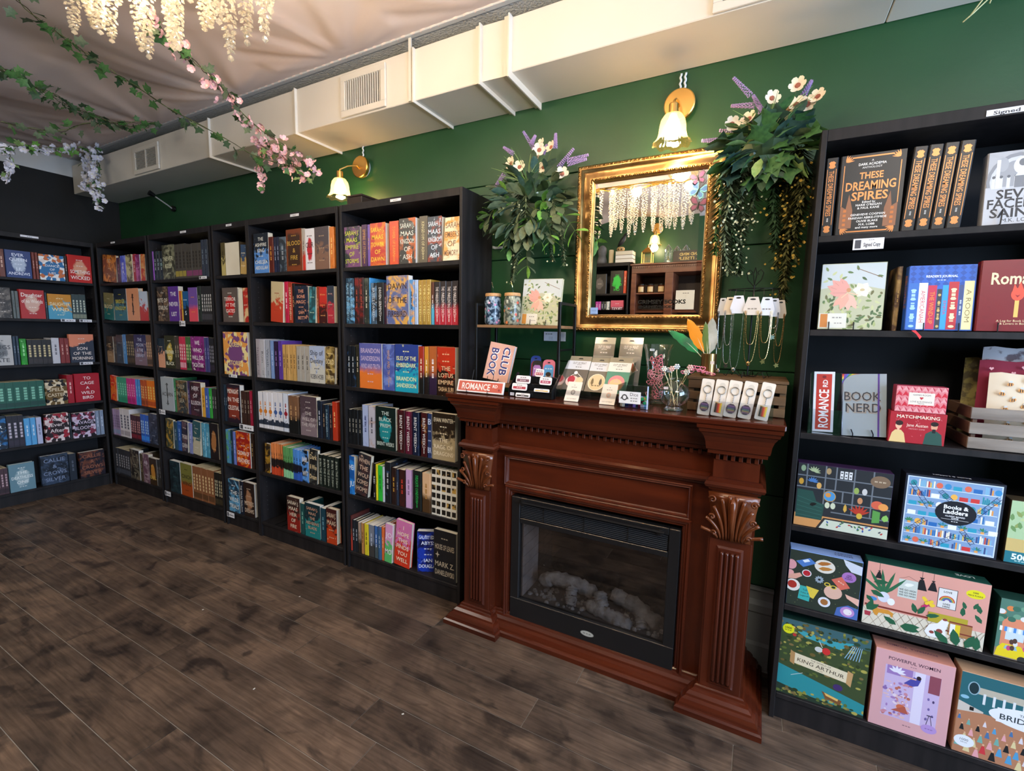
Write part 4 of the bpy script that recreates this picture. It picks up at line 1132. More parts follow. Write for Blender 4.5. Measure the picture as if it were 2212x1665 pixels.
SH1 = MZ+0.3113; SH0 = MZ+0.0373
def tumbler(x, y, z, lab, cols):
    o = thing('tumbler', lab, 'tumbler', (x,y,z), 0, 'tumblers on the mantel rack')
    prof = [(0.030,0),(0.036,0.004),(0.040,0.014),(0.0405,0.11),(0.036,0.126),(0.034,0.134)]
    MB().lathe(prof, 28, caps=False).add([(0.030*math.cos(a*PI/12),0.030*math.sin(a*PI/12),0.001) for a in range(24)],[tuple(range(24))]).build('glass_body', noise_mat('tumbler_glass_'+cols[0], cols[0], cols[1], 55, 0.08, (1,1,1), lo=0.45, hi=0.55, c3=cols[2]), o, smooth=True)
    for i in range(11):
        a = -PI/2+R_.uniform(-1.4,1.4); zz = 0.012+0.1*(i/11); c_ = cols[3+i%3]; r = R_.uniform(0.006,0.0095)
        V = []; 
        for k in range(10):
            an = 2*PI*k/10; q = r*(1 if k%2 else 0.55); aa = a+q*math.cos(an)/0.041; V.append((0.0412*math.cos(aa),0.0412*math.sin(aa),zz+q*math.sin(an)))
        MB().add(V,[tuple(range(10))]).build('painted_flower', flat(c_), o)
    MB().lathe([(0.0,0.134),(0.037,0.134),(0.038,0.137),(0.038,0.146),(0.036,0.149),(0,0.149)], 24, caps=False).build('bamboo_lid', flat('c89a68',0.5), o)
    MB().tube([(0.004,0,0.149),(0.0,0.0,0.175),(-0.012,0.004,0.205)], 0.0032, 8).build('straw', glassy('straw_glass',(0.7,0.85,0.9),0.4), o)
tumbler(0.909,-0.17,SH1,'glass tumbler with bamboo lid and pink flowers, left on rack', ['28384c','8aa0b8','506880','d88ab8','e8b0d0','80c0d8'])
tumbler(1.014,-0.17,SH1,'glass tumbler with bamboo lid and orange flowers, right on rack', ['505850','98a090','6a7068','d88048','c85a40','7090b0'])
def fairy_art(p, w, h):
    p.rect(-w/2,w/2,0,h,flat('b8bca0')); p.poly([(-w/2,h*.62),(0,h*.7),(w/2,h*.6),(w/2,h),(-w/2,h)],flat('c2ccd0'))
    for i in range(150):
        x = R_.uniform(-w*.45,w*.45); z = R_.uniform(0.02*h,h*.93)
        if z > h*.62 and x > -w*.15 and R_.random()<.85: continue
        p.leaf(x,z,min(h*.085,w*.47-abs(x)+h*.02),h*.035,R_.uniform(0,6.28),flat(R_.choice(['7a8f5a','94a46c','5f7a50','a8b47c','6a6a48','c0c898','4c6444'])))
    for a in range(6): p.leaf(w*.16,h*.60,h*.12,h*.10,a*1.05,flat('ece6d8' if a%2 else 'e0dccc'))
    p.ell(w*.16,h*.60,h*.03,h*.02,flat('c8b890'))
    for a,l in ((1.95,.24),(2.35,.28),(2.75,.28),(3.15,.22)): p.leaf(-w*.08,h*.56,h*l,h*.13,a,flat('dba098')); p.line(-w*.08,h*.56,-w*.08+h*l*.8*math.cos(a),h*.56+h*l*.8*math.sin(a),0.0006,flat('a87068'))
    for a in (-1.1,-1.5,-1.9,-2.3): p.leaf(-w*.06,h*.55,h*.27,h*.10,a,flat('e6b8aa' if a > -1.8 else 'dca898'))
    p.ell(-w*.05,h*.60,w*.035,h*.032,flat('c8926c')); p.line(-w*.05,h*.56,w*.10,h*.52,w*.018,flat('e4c0a4')); p.line(-w*.06,h*.56,-w*.16,h*.48,w*.018,flat('e4c0a4'))
    p.line(w*.05,h*.93,w*.45,h*.78,0.002,flat('7a6048'))
o = thing('journal', 'square sketchbook with pink winged flower figure on the rack', 'book', (1.140,-0.135,SH1+0.002), 0, 'flower cover sketchbooks', (-0.13,0.02,0))
cov, pg = book_geo(0.198,0.016,0.215); cv = cov.build('cover', cover_mat('b'), o); cv['c1'] = c3('a8ac90'); cv['c2'] = c3('98a078'); cv['c3'] = c3('c0c0a8'); pg.build('pages', M_page2, o)
p = Print(-0.008, (-.098,.098,0,.214)); fairy_art(p,0.196,0.213); p.rect(-0.095,-0.012,0.004,0.052,flat('dcdcd4')); p.rect(-0.090,-0.068,0.004,0.050,flat('d09040')); p.text('~',-0.04,0.038,0.005,flat('707070'),0.04); p.text('~',-0.03,0.02,0.004,flat('707070'),0.03)
p.build('cover_art', o)
for x in (-0.045,0.035): MB().tube([(x,-0.012,0.024),(x,-0.014,-0.001),(x,0.03,-0.001)],0.0016,6).build('wire_stand', M_metalblk, o)
o = thing('book', 'peach book with blue vertical lettering leaning on lower rack shelf', 'book', (0.950,-0.205,SH0+0.010), 0, None, (-0.16,0.16,0.12))
cov, pg = book_geo(0.128,0.030,0.178); cv = cov.build('cover', cover_mat('p'), o); cv['c1'] = c3('e0b0a0'); cv['c2'] = c3('dcac9c'); cv['c3'] = c3('303878'); pg.build('pages', M_page2, o)
p = Print(-0.015)
for t_, x, c_ in (('BOOK',-0.028,0.084),('CLUB',0.030,0.098)):
    p.text(t_, x+0.002, c_-0.002, 0.036, flat('ffffff'), 0.135, rot=-PI/2, bold=0.05, fit=True) ; p.text(t_, x, c_, 0.036, flat('2c3478'), 0.135, rot=-PI/2, bold=0.02, fit=True)
p.build('title_lettering', o)
for x in (-0.035,0.02): MB().tube([(x,-0.024,0.012),(x,-0.024,-0.004),(x,0.0,-0.004),(x,0.012,0.05)],0.0016,6).build('wire_stand', M_metalblk, o)
o, p = card('price_card', 'small white price card fixed to green wall behind the rack', 'card', 1.163,-0.004,1.352,0.115,0.045,0.0008,flat('dfe4f0'),0)
p.text('~',-0.03,0.034,0.007,flat('606878'),0.04); p.text('~',-0.02,0.018,0.004,flat('8890a0'),0.06); p.text('~',-0.02,0.010,0.004,flat('8890a0'),0.06); p.build('lettering', o)
# bookmarks behind the organiser
def bookmark(x,y,z,w,h,c0,ca,cb,lab,blob):
    o, p = card('magnetic_bookmark', lab, 'bookmark', x,y,z,w,h,0.003,flat(c0),0.14,0.1,'round-topped bookmarks on the rack',rad=0.019)
    p.ell(0,h-0.014,0.007,0.003,flat('101010')); p.poly([(-w*.40,0.004),(w*.40,0.004),(w*.40,h*.70),(w*.25,h*.80),(-w*.25,h*.80),(-w*.40,h*.70)],flat(ca)); p.ell(0,h*.25,w*.28,w*.30,flat(cb)); p.ell(0,h*.42,w*.22,w*.18,flat(blob)); p.text('~',0,h*.64,0.007,flat('f4f4f4'),w*.6); p.build('print', o)
bookmark(1.105,-0.10,SH0,0.052,0.132,'2848a0','c02838','d86048','rounded bookmark with blue top and red art, rearmost on rack','f0a080')
bookmark(1.130,-0.135,SH0,0.050,0.112,'181818','b078c0','c05848','black-topped bookmark with purple art, middle of rack shelf','e8b0a0')
bookmark(1.190,-0.135,SH0,0.060,0.118,'e0788a','5aa0d8','e0b890','pink-topped bookmark with sky blue art, right on rack shelf','302018')
# black stepped pin display
og = thing('pin_display', 'black stepped display box of enamel pins on left of mantel', 'display', (1.195,-0.29,MZ))
M_plblk = mat('black_plastic', (0.008,0.008,0.009), 0.25)
for i, (y0,y1,h) in enumerate(((-0.045,-0.018,0.030),(-0.018,0.010,0.058),(0.010,0.040,0.088))): MB().box(-0.098,0.100,y0,y1-0.0004,0,h,c=0.0015).build('step', M_plblk, og)
for s in (-1,1): MB().prism([(-0.050,0),(0.045,0),(0.045,0.100),(0.030,0.100),(-0.050,0.036)],0,0.003,M=Matrix.Translation((0.001+s*0.1015-0.0015,0,0)) @ Matrix(((0,0,1,0),(1,0,0,0),(0,1,0,0),(0,0,0,1)))).build('side_wall', M_plblk, og)
p = Print(0); p.rect(-0.010,0.010,0,0.013,flat('d8dcf0')); p.text('~',0,0.007,0.004,flat('606060'),0.014); p.build('price_tag', og, loc=(-0.085,-0.0455,0.004))
def pin(x,y,z,w,h,c_,lab,tx=None,bg='f0ecf0'):
    o, p = card('enamel_pin', lab, 'pin', x,y,z,w,h,0.0025,flat(bg),0.25,0,'pins in the black display',rad=h*0.22)
    p.rect(-w*.42,w*.42,h*.2,h*.55,flat(c_)); p.text('~',0,h*.75,h*.16,flat('503040'),w*.8); p.text('~',0,h*.38,h*.16,flat('f8e8f0'),w*.7); p.build('print', o); return o
T = (1.195,-0.29)
pin(T[0]-0.045,T[1]-0.024,MZ+0.058,0.070,0.034,'7a5060','white pin with mauve lettering, left on upper step')
pin(T[0]+0.062,T[1]-0.024,MZ+0.058,0.056,0.034,'b04868','white pin with mauve lettering, right on upper step')
pin(T[0]-0.048,T[1]-0.052,MZ+0.030,0.072,0.030,'b03848','white and red framed pin, left on middle step')
pin(T[0]+0.020,T[1]+0.010-0.006,MZ+0.0885,0.040,0.034,'a84048','white script pin, highest of the display pins')
pin(T[0]+0.058,T[1]-0.052,MZ+0.030,0.070,0.014,'e0c070','white low cloud-edged pin, right on middle step')
pin(T[0]-0.028,T[1]-0.052-0.006,MZ+0.002,0.068,0.018,'383838','white strip pin, lowest in the display')
# clear stand with carded air fresheners
st = thing('clear_display_stand', 'clear plastic tiered stand holding carded packs on mantel centre', 'display', (1.44,-0.20,MZ))
for (y,h) in ((-0.115,0.045),(-0.045,0.036),(0.055,0.09)):
    MB().box(-0.135,0.155,y-0.001,y+0.001,0.0005,h).build('front_lip', M_clear, st)
    MB().box(-0.135,0.155,y+0.0015,y+0.022,max(0.001,h-0.034),max(0.003,h-0.032)).build('ledge', M_clear, st)
for x in (-0.136,0.154): MB().prism([(-0.118,0),(0.105,0),(0.105,0.17),(0.030,0.16),(-0.105,0.05)],0,0.002,M=Matrix.Translation((x,0,0)) @ Matrix(((0,0,1,0),(1,0,0,0),(0,1,0,0),(0,0,0,1)))).build('side_wall', M_clear, st)
MB().box(-0.130,0.150,-0.035,0.045,0.001,0.004).build('base', M_plblk, st)
def pack(x,y,z,w,h,top,body,lab,fn,grp='carded packs on the clear stand'):
    o, p = card('carded_pack', lab, 'pack', x,y,z,w,h,0.002,flat(body,0.2),(0.66 if y < -0.2 else 0.34),0.0,grp)
    p.rect(-w/2,w/2,h*.86,h,flat('948c78',0.15)); p.poly([(-0.012,h*.91),(0.012,h*.91),(0.007,h*.945),(-0.007,h*.945)],flat('181814')); p.rect(-w/2,w/2,h*.60,h*.86,flat(top,0.2))
    tc = '303030' if top != '2c2a28' else 'd8d4cc'
    p.text('OUT OF PRINT',0,h*.79,h*.065,flat(tc),w*.62); p.text('~',0,h*.74,h*.022,flat(tc),w*.4); p.text('~',0,h*.67,h*.03,flat(tc),w*.5); fn(p,w,h); p.build('print', o); return o
def art_frame(r_): return lambda p,w,h: (p.poly([(math.cos(a+r_)*w*.42, h*.34+math.sin(a+r_)*w*.42) for a in (0.7,2.4,3.84,5.58)],flat('e8d8c8')), p.poly([(math.cos(a+r_)*w*.37, h*.34+math.sin(a+r_)*w*.37) for a in (0.7,2.4,3.84,5.58)],flat('d0602c')), p.ell(0,h*.26,w*.2,h*.07,flat('d8c8a0')))
def art_a(p,w,h): p.ell(-w*.12,h*.25,w*.3,h*.16,flat('e8c8c0')); p.ell(-w*.18,h*.30,w*.17,h*.11,flat('b02840')); p.ell(w*.2,h*.28,w*.17,h*.1,flat('e0c8a0')); p.ell(-w*.05,h*.5,w*.08,h*.05,flat('f0f0f0')); p.line(-w*.25,h*.4,0,h*.5,0.002,flat('f0f0f0')); p.line(w*.25,h*.38,0,h*.5,0.002,flat('f0f0f0'))
def art_b(p,w,h): p.ell(0,h*.28,w*.42,h*.24,flat('e8dcc8')); p.ell(0,h*.28,w*.38,h*.22,flat('d8c49c')); p.leaf(-w*.2,h*.18,h*.22,w*.14,1.6,flat('7a6848')); p.leaf(w*.2,h*.18,h*.22,w*.14,1.6,flat('4a4840')); p.text('~',0,h*.18,h*.05,flat('6a5838'),w*.4)
def art_c(p,w,h): p.ell(0,h*.30,w*.36,h*.2,flat('e08890')); p.ell(-w*.02,h*.26,w*.28,h*.14,flat('d8c090')); p.poly([(-w*.15,h*.3),(0,h*.42),(w*.12,h*.3)],flat('f0b8a0')); p.leaf(w*.15,h*.1,h*.2,w*.16,1.2,flat('f0a060'))
pack(1.437,-0.130,MZ+0.060,0.094,0.215,'2c2a28','706c64','clear pack with dark header and framed orange print, left rear',art_frame(0.1))
pack(1.556,-0.130,MZ+0.060,0.100,0.218,'2c2a28','706c64','clear pack with dark header and tilted orange print, right rear',art_frame(0.6))
pack(1.350,-0.235,MZ+0.036,0.100,0.178,'d8dce4','6a645c','clear pack with white header and red fruit art, front left',art_a)
pack(1.446,-0.232,MZ+0.034,0.090,0.176,'d8dce4','7a7468','clear pack with white header and round cream badge, front middle',art_b)
pack(1.533,-0.240,MZ+0.034,0.097,0.182,'dde0dc','58907c','clear pack with white header and green body, front right',art_c)
for x, lab in ((1.381,'small white pin card with grey badge, left of clear stand'),(1.532,'small white pin card with peach badge, behind the dice box')):
    o, p = card('pin_card', lab, 'card', x,-0.330,MZ+0.001,0.062,0.092,0.0016,flat('e4dcd4'),0.60,0.0,'small pin cards on the mantel')
    p.ell(0,0.076,0.0016,0.0016,'303030'); p.text('~',0,0.066,0.0045,flat('606060'),0.03); p.ell(0,0.042,0.0095,0.012,flat('88807c' if x < 1.45 else 'e0b098')); p.ell(0,0.042,0.006,0.008,flat('c0b8b0')); p.text('OUT OF PRINT',0,0.012,0.0055,flat('606060'),0.042); p.build('print', o)
# dice box
dbx = thing('dice_box', 'clear plastic box of mixed dice with a white card on front', 'box', (1.640,-0.300,MZ), 0.0)
w_, d_, h_ = 0.115, 0.120, 0.088
MB().box(-w_/2,w_/2,-d_/2,d_/2,0.0003,0.003).build('base', M_clear, dbx)
for q in ((-w_/2,w_/2,-d_/2,-d_/2+0.002),(-w_/2,w_/2,d_/2-0.002,d_/2),(-w_/2,-w_/2+0.002,-d_/2+0.002,d_/2-0.002),(w_/2-0.002,w_/2,-d_/2+0.002,d_/2-0.002)): MB().box(*q,0.003,h_).build('side_wall', M_clear, dbx)
MB().box(w_/2-0.0035,w_/2+0.0006,-d_/2-0.0006,-d_/2+0.0035,0.001,h_).build('corner_post', mat('bright_plastic_edge',(0.55,0.66,0.95),0.1), dbx)
p = Print(0); p.rect(-0.041,0.041,0,0.046,flat('e8e8ea')); p.text('Dice',0.016,0.036,0.013,flat('303030'),0.03); p.text('~',0.016,0.021,0.006,flat('606060'),0.026); p.text('~',0.016,0.011,0.006,flat('606060'),0.026)
p.ell(-0.020,0.023,0.011,0.012,flat('404040'),12); p.ell(-0.020,0.023,0.007,0.008,flat('e8e8ea'),6); p.leaf(-0.034,0.015,0.012,0.005,1.2,flat('505050')); p.leaf(-0.006,0.015,0.012,0.005,1.9,flat('505050'))
p.build('price_card', dbx, loc=(-0.010,-d_/2-0.001,0.018))
dice_m = {}
for i in range(62):
    c_ = R_.choice(['28a060','3050a0','a03050','d8d0c0','303038','8060b0','c08030','5098b8','b8b8c8'])
    s = R_.uniform(0.0055,0.0075); x = R_.uniform(-0.046,0.046); y = R_.uniform(-0.048,0.048); z = 0.0035+s+(i//22)*0.012
    t_ = 'dice_mesh_'+c_
    if t_ not in dice_m: 
        o = MB().box(-1,1,-1,1,-1,1,c=0.22).build('die', flat(c_,0.15)); dice_m[t_] = o.data
    else: o = put('die', dice_m[t_])
    o.location = (1.640+x,-0.300+y,MZ+z); o.scale = (s,s,s); o.rotation_euler = (R_.uniform(0,3),R_.uniform(0,3),R_.uniform(0,3)) if i >= 22 else (0,0,R_.uniform(0,1.5))
    tag(o, '%s die in the clear dice box on the mantel' % cname(c_), 'die', 'dice in the clear box')
# globe vase with gold hair sticks
gv = thing('globe_vase', 'small round clear glass vase standing near front of mantel', 'vase', (1.781,-0.305,MZ))
MB().lathe([(0.001,0.004),(0.034,0.002),(0.035,0.006),(0.026,0.012),(0.024,0.016),(0.044,0.030),(0.055,0.052),(0.057,0.068),(0.048,0.090),(0.032,0.104),(0.024,0.110),(0.024,0.118),(0.028,0.122)], 36, caps=False).build('glass_bowl', M_glass, gv, smooth=True)
MB().lathe([(0.0,0.0002),(0.034,0.0003),(0.034,0.002),(0.0,0.0025)], 30, caps=False).build('foot', M_glass, gv)
p = Print(0); p.rect(-0.008,0.008,0,0.009,flat('e8d8d8')); p.text('~',0,0.005,0.003,flat('808080'),0.01); p.build('price_tag', gv, loc=(-0.022,-0.0455,0.082))
for i, (bx,by,tx,tz) in enumerate(((0.012,0.005,-0.040,0.148),(-0.012,0.004,-0.012,0.150),(0.016,-0.005,0.004,0.158),(-0.018,0.0,0.040,0.140),(-0.004,0.01,0.052,0.158),(0.006,-0.008,-0.024,0.144))):
    o = thing('hair_stick', ['gold pearl-topped hair stick, leftmost in round vase','gold flower-topped hair stick, left of centre in round vase','gold hair stick with pink flower, tallest in vase middle','gold crystal-topped hair stick leaning right in round vase','gold crystal hair stick, rightmost in round vase','thin gold hair stick at back of round vase'][i], 'hair stick', (1.781,-0.305,MZ), 0, 'hair sticks in the round vase')
    P = [Vector((bx,by,0.012)).lerp(Vector((tx,-by,tz)), k/12)+Vector((0.0012*math.sin(k*2.2),0.0012*math.cos(k*2.2),0)) for k in range(13)]
    MB().tube(P, 0.0016, 6).build('stick', mat('pale_gold',(0.85,0.68,0.38),0.25,1.0), o, smooth=True)
    h = MB()
    for k in range(7):
        a = k*PI/3; r = 0.0075 if k < 6 else 0; M = Matrix.Translation((tx+r*math.cos(a),-by,tz+0.006+r*math.sin(a)))
        h.lathe([(0,-0.0045),(0.004,-0.002),(0.0045,0.001),(0,0.0045)], 7, M=M, caps=False)
    h.build('jewelled_flower', mat('pearl_'+str(i%3), [(0.85,0.82,0.75),(0.8,0.5,0.45),(0.7,0.75,0.8)][i%3], 0.12, 0.3), o, smooth=True, kind='stuff')
# hurricane vase with pink claw clips
hv = thing('hurricane_vase', 'tall flared clear glass vase full of pink claw clips', 'vase', (1.690,-0.17,MZ))
MB().lathe([(0.001,0.004),(0.036,0.002),(0.038,0.006),(0.034,0.02),(0.038,0.10),(0.044,0.17),(0.052,0.215),(0.063,0.242)], 40, caps=False).build('glass_body', M_glass, hv, smooth=True)
p = Print(0); p.rect(-0.009,0.009,0,0.009,flat('e4e8ee')); p.text('~',0,0.005,0.003,flat('808080'),0.011); p.build('price_tag', hv, loc=(-0.014,-0.051,0.216))
pk = [mat('pink_acetate_a',(0.75,0.22,0.30),0.18), mat('pink_acetate_b',(0.85,0.36,0.42),0.18)]
def heart_pts(s):
    return [(s*0.062*16*math.sin(t)**3/1.0, 0, s*0.062*(13*math.cos(t)-5*math.cos(2*t)-2*math.cos(3*t)-math.cos(4*t))) for t in [2*PI*k/14 for k in range(14)]]
def claw(x,y,z,rot,lab,grp,n=4,s=0.012):
    o = thing('claw_clip', lab, 'hair clip', (x,y,z), 0, grp, rot); m = R_.choice(pk)
    for i in range(n):
        b = MB(); P = [(p_[0]+(i-(n-1)/2)*s*1.75, p_[1], p_[2]) for p_ in heart_pts(s)]; b.tube(P, s*0.20, 6, closed=True); b.build('heart_link', m, o, smooth=True)
    b = MB().tube([((-(n-1)/2-0.2)*s*1.75,0.002,-s*0.9),(0,0.010,-s*1.4),(((n-1)/2+0.2)*s*1.75,0.002,-s*0.9)], s*0.2, 6); b.build('spring_bar', m, o, smooth=True)
k = 0
for (x,z,a) in ((1.668,0.030,0.3),(1.700,0.036,-0.6),(1.685,0.062,0.9),(1.672,0.088,-0.2),(1.706,0.085,1.3),(1.690,0.112,0.2),(1.676,0.136,-0.9),(1.700,0.134,0.6),(1.672,0.168,0.9),(1.690,0.185,-0.5),(1.706,0.160,1.4),(1.668,0.112,1.1)):
    nm = ['lowest left','lowest right','second layer','left above the foot','right above the foot','middle','left middle','right middle','upper left','topmost','upper right','left edge'][k]
    claw(x,-0.17+R_.uniform(-.012,.012),MZ+z,(R_.uniform(-.4,.4),a,R_.uniform(-.6,.6)),'pink heart claw clip, %s in the flared glass vase' % nm,'claw clips in the flared vase',3,0.0095); k += 1
# slatted crate on its side
cr = thing('wooden_crate', 'brown slatted wooden crate upturned on right of mantel', 'crate', (1.985,-0.155,MZ))
M_crate = wood_mat('weathered_crate_wood', (0.075,0.04,0.018), (0.16,0.088,0.04), 0.6, 4, (1,6,6), 0)
for y0 in (-0.115,-0.056,0.004,0.063): MB().box(-0.165,0.165,y0,y0+0.056,0.118,0.128,c=0.001).build('slat', M_crate, cr)
for z0 in (0.002,0.044,0.086): MB().box(-0.160,0.160,-0.113,-0.105,z0,z0+0.030,c=0.001).build('slat', M_crate, cr); MB().box(-0.160,0.160,0.105,0.113,z0,z0+0.030,c=0.001).build('slat', M_crate, cr)
for x in (-0.150,0.150): MB().box(x-0.010,x+0.010,-0.104,0.104,0.0,0.1175,c=0.001).build('end_board', M_crate, cr)
CZ = MZ+0.1285
# necklaces rack
nr = thing('jewellery_stand', 'black wire ring stand with scrolls standing on the brown crate', 'stand', (2.018,-0.155,CZ))
b = MB().tube([(0,0,0.004),(0,0,0.34)], 0.003, 8); b.build('post', M_metalblk, nr)
b = MB()
b.tube([(0.086*math.cos(a*PI/16),0.050*math.sin(a*PI/16),0.325) for a in range(32)], 0.0016, 6, closed=True); b.build('ring', M_metalblk, nr)
for a in range(4): MB().tube([(0,0,0.318),(0.086*math.cos(a*PI/2+.4),0.050*math.sin(a*PI/2+.4),0.325)],0.0014,5).build('spoke', M_metalblk, nr)
for s in (-1,1):
    MB().tube([(0,0,0.335),(s*0.022,0,0.360),(s*0.028,0,0.385),(s*0.018,0,0.397),(s*0.008,0,0.388),(s*0.013,0,0.378)],0.0014,6).build('scroll', M_metalblk, nr)
    MB().tube([(0,0,0.34),(s*0.006,0,0.38),(0,0,0.405)],0.0014,6).build('finial_wire', M_metalblk, nr)
for k in range(6):
    a = k*PI/3+0.3; c_, s_ = math.cos(a), math.sin(a); MB().tube([(0,0,0.004),(c_*.03,s_*.03,0.004),(c_*.05,s_*.05,0.022),(c_*.065,s_*.065,0.022),(c_*.075,s_*.075,0.002),(c_*.085,s_*.085,0.010)],0.0015,6).build('foot_scroll', M_metalblk, nr)
for k in range(9): 
    a = -PI*0.02-k*PI/8.5; MB().tube([(0.086*math.cos(a),0.050*math.sin(a),0.325),(0.090*math.cos(a),0.056*math.sin(a),0.30),(0.093*math.cos(a),0.062*math.sin(a),0.276),(0.093*math.cos(a),0.066*math.sin(a),0.284)],0.0011,5).build('hook', M_metalblk, nr)
silver = mat('silver_chain', (0.75,0.76,0.78), 0.22, 1.0); gold = mat('gold_chain', (0.83,0.55,0.24), 0.25, 1.0)
NK = [(1.918,1.533,0.036,'e0e4ee',silver,1.265,'silver chain on pale card, far left of jewellery stand'),(1.945,1.534,0.046,'e6d8c4',silver,1.290,'silver chains with cat charm on cream card, second from left'),(1.972,1.538,0.054,'e8ecf8',silver,1.275,'long silver chain on bright white card, third from left'),
 (2.019,1.532,0.060,'e0d6cc',gold,1.300,'gold chain with heart locket on cream card, middle of stand'),(2.064,1.531,0.052,'e4e8f2',gold,1.312,'gold chain with flower charm on white card, right of middle'),(2.088,1.527,0.040,'d8dce8',silver,1.400,'short silver flower charm chain, second from right on stand'),(2.108,1.522,0.040,'dcd0c4',gold,1.300,'gold chain with cat charm on cream card, far right of stand')]
for i, (x,zt,wd,cc,cm,zb,lab) in enumerate(NK):
    y = -0.155-0.072*math.sqrt(max(0.05,1-((x-2.018)/0.105)**2)); o = thing('necklace', lab, 'necklace', (x,y,zt-0.062), 0, 'necklaces on the jewellery stand', (0,0,(x-2.018)*3))
    hh = 0.064; P = [(-wd/2,0.018),(-wd*.36,0.0),(wd*.36,0.0),(wd/2,0.018),(wd*.28,hh),(-wd*.28,hh)]
    MB().prism(P,0,0.0012,M=Matrix(((1,0,0,0),(0,0,1,0),(0,1,0,0),(0,0,0,1)))).build('card', flat(cc), o)
    p = Print(-0.0002); p.ell(0,hh-0.008,wd*.16,0.003,flat('181818'),10); 
    if i in (3,4): p.text('~',0,hh*.35,0.006,flat('888078'),wd*.5)
    p.build('card_print', o)
    L_ = (zt-0.062)-zb; wdc = wd*0.36
    for q in range(2 if i != 2 else 1):
        Lq = L_*(1-0.38*q); P = [(-wdc*(1-0.2*q),-0.0022,0.016)]+[(-wdc*(1-0.2*q)*math.cos(t*PI/2)**0.6 if t < 1 else 0,-0.003-0.001*q,-Lq*math.sin(t*PI/2)**1.0) for t in [k/9 for k in range(1,10)]]
        P = P+[(-a,b_,c_) for a,b_,c_ in P[::-1][1:]]
        pts = []
        for a, c_ in zip(P,P[1:]):
            for k in range(4): pts.append(Vector(a).lerp(Vector(c_),k/4))
        pts.append(Vector(P[-1])); MB().tube(pts, [0.0013 if j%2 else 0.0007 for j in range(len(pts))], 5).build('chain', cm, o)
    if i == 3 or i == 2 or i == 0: MB().lathe([(0,-0.010),(0.006,-0.004),(0.007,0.003),(0,0.009)],8,M=Matrix.Translation((0,-0.004,-L_-0.004)) @ Matrix.Scale(0.5,4,(0,1,0)),caps=False).build('pendant', cm, o)
    else:
        b = MB(); P = [(0.010*math.cos(k*PI/5)*(1 if k%2 else .55),0.010*math.sin(k*PI/5)*(1 if k%2 else .55)) for k in range(10)]
        b.prism(P,0,0.002,M=Matrix.Translation((0,-0.003,-L_-0.008)) @ Matrix(((1,0,0,0),(0,0,1,0),(0,1,0,0),(0,0,0,1)))); b.build('pendant', cm, o)
# brass cup and feather pens
bc = thing('brass_pen_cup', 'round brass cup holding feather pens on the crate', 'cup', (1.883,-0.185,CZ-0.0))
MB().lathe([(0.0,0.0),(0.027,0.0),(0.028,0.002),(0.028,0.084),(0.026,0.084),(0.025,0.004),(0,0.004)], 28, caps=False).build('cup', mat('aged_brass',(0.42,0.25,0.09),0.3,1.0), bc)
p = Print(0); p.rect(-0.010,0.010,0,0.012,flat('d8c8c0')); p.build('price_tag', bc, loc=(0.012,-0.0262,0.045))
def feather(tx,tz,w,c_,lab,curve=0.0,dark=None):
    o = thing('feather_pen', lab, 'pen', (1.883,-0.185,CZ+0.02), 0, 'feather pens in the brass cup')
    A = Vector((0,0,0.02)); T = Vector((tx,-0.01,tz)); V = []; F = []; n = 14; Q = []
    for i in range(n+1):
        t = i/n; c = A.lerp(T,t)+Vector((0,0,curve*math.sin(PI*t))); Q.append(c)
        d = (T-A).normalized(); nrm = Vector((-d.z,0,d.x)); ww = 0 if t < 0.28 else w*math.sin(PI*((t-0.28)/0.72)**0.7)**0.6 if t < 1 else 0
        j = 1+0.10*math.sin(i*2.4); V += [tuple(c+nrm*ww*j+Vector((0,0.002,0))), tuple(c+Vector((0,-0.001,0))), tuple(c-nrm*ww*(2-j)*0.9+Vector((0,0.002,0)))]
    for i in range(n): a = i*3; F += [(a,a+1,a+4,a+3),(a+1,a+2,a+5,a+4)]
    MB().add(V,F).build('vane', noise_mat('feather_'+c_, c_, dark or c_, 12, 0.7, (1,1,1)), o, smooth=True)
    MB().tube(Q,[0.0016-0.0010*i/n for i in range(n+1)],6).build('quill', flat('e8e0c8'), o, smooth=True)
feather(-0.155,0.150,0.020,'18a050','green feather pen leaning far left from brass cup',0.015,'3a5a40'); feather(-0.085,0.196,0.024,'e89018','orange feather pen leaning left from brass cup',0.01); feather(0.004,0.200,0.026,'c8c8c0','pale grey feather pen upright in brass cup',0,'989888'); feather(-0.020,0.185,0.016,'607838','olive feather pen behind the grey one in brass cup')
claw(1.850,-0.235,CZ+0.030,(0.3,0.1,0.2),'pink heart claw clip standing on crate before brass cup','claw clips on the crate',3,0.010)
claw(1.880,-0.250,CZ+0.016,(0.9,0.25,0.3),'pink heart claw clip lying on right of the crate edge','claw clips on the crate',4,0.0095)
claw(1.815,-0.240,CZ+0.014,(0.6,-0.1,0.4),'pink heart claw clip lying on left of crate edge','claw clips on the crate',3,0.009)
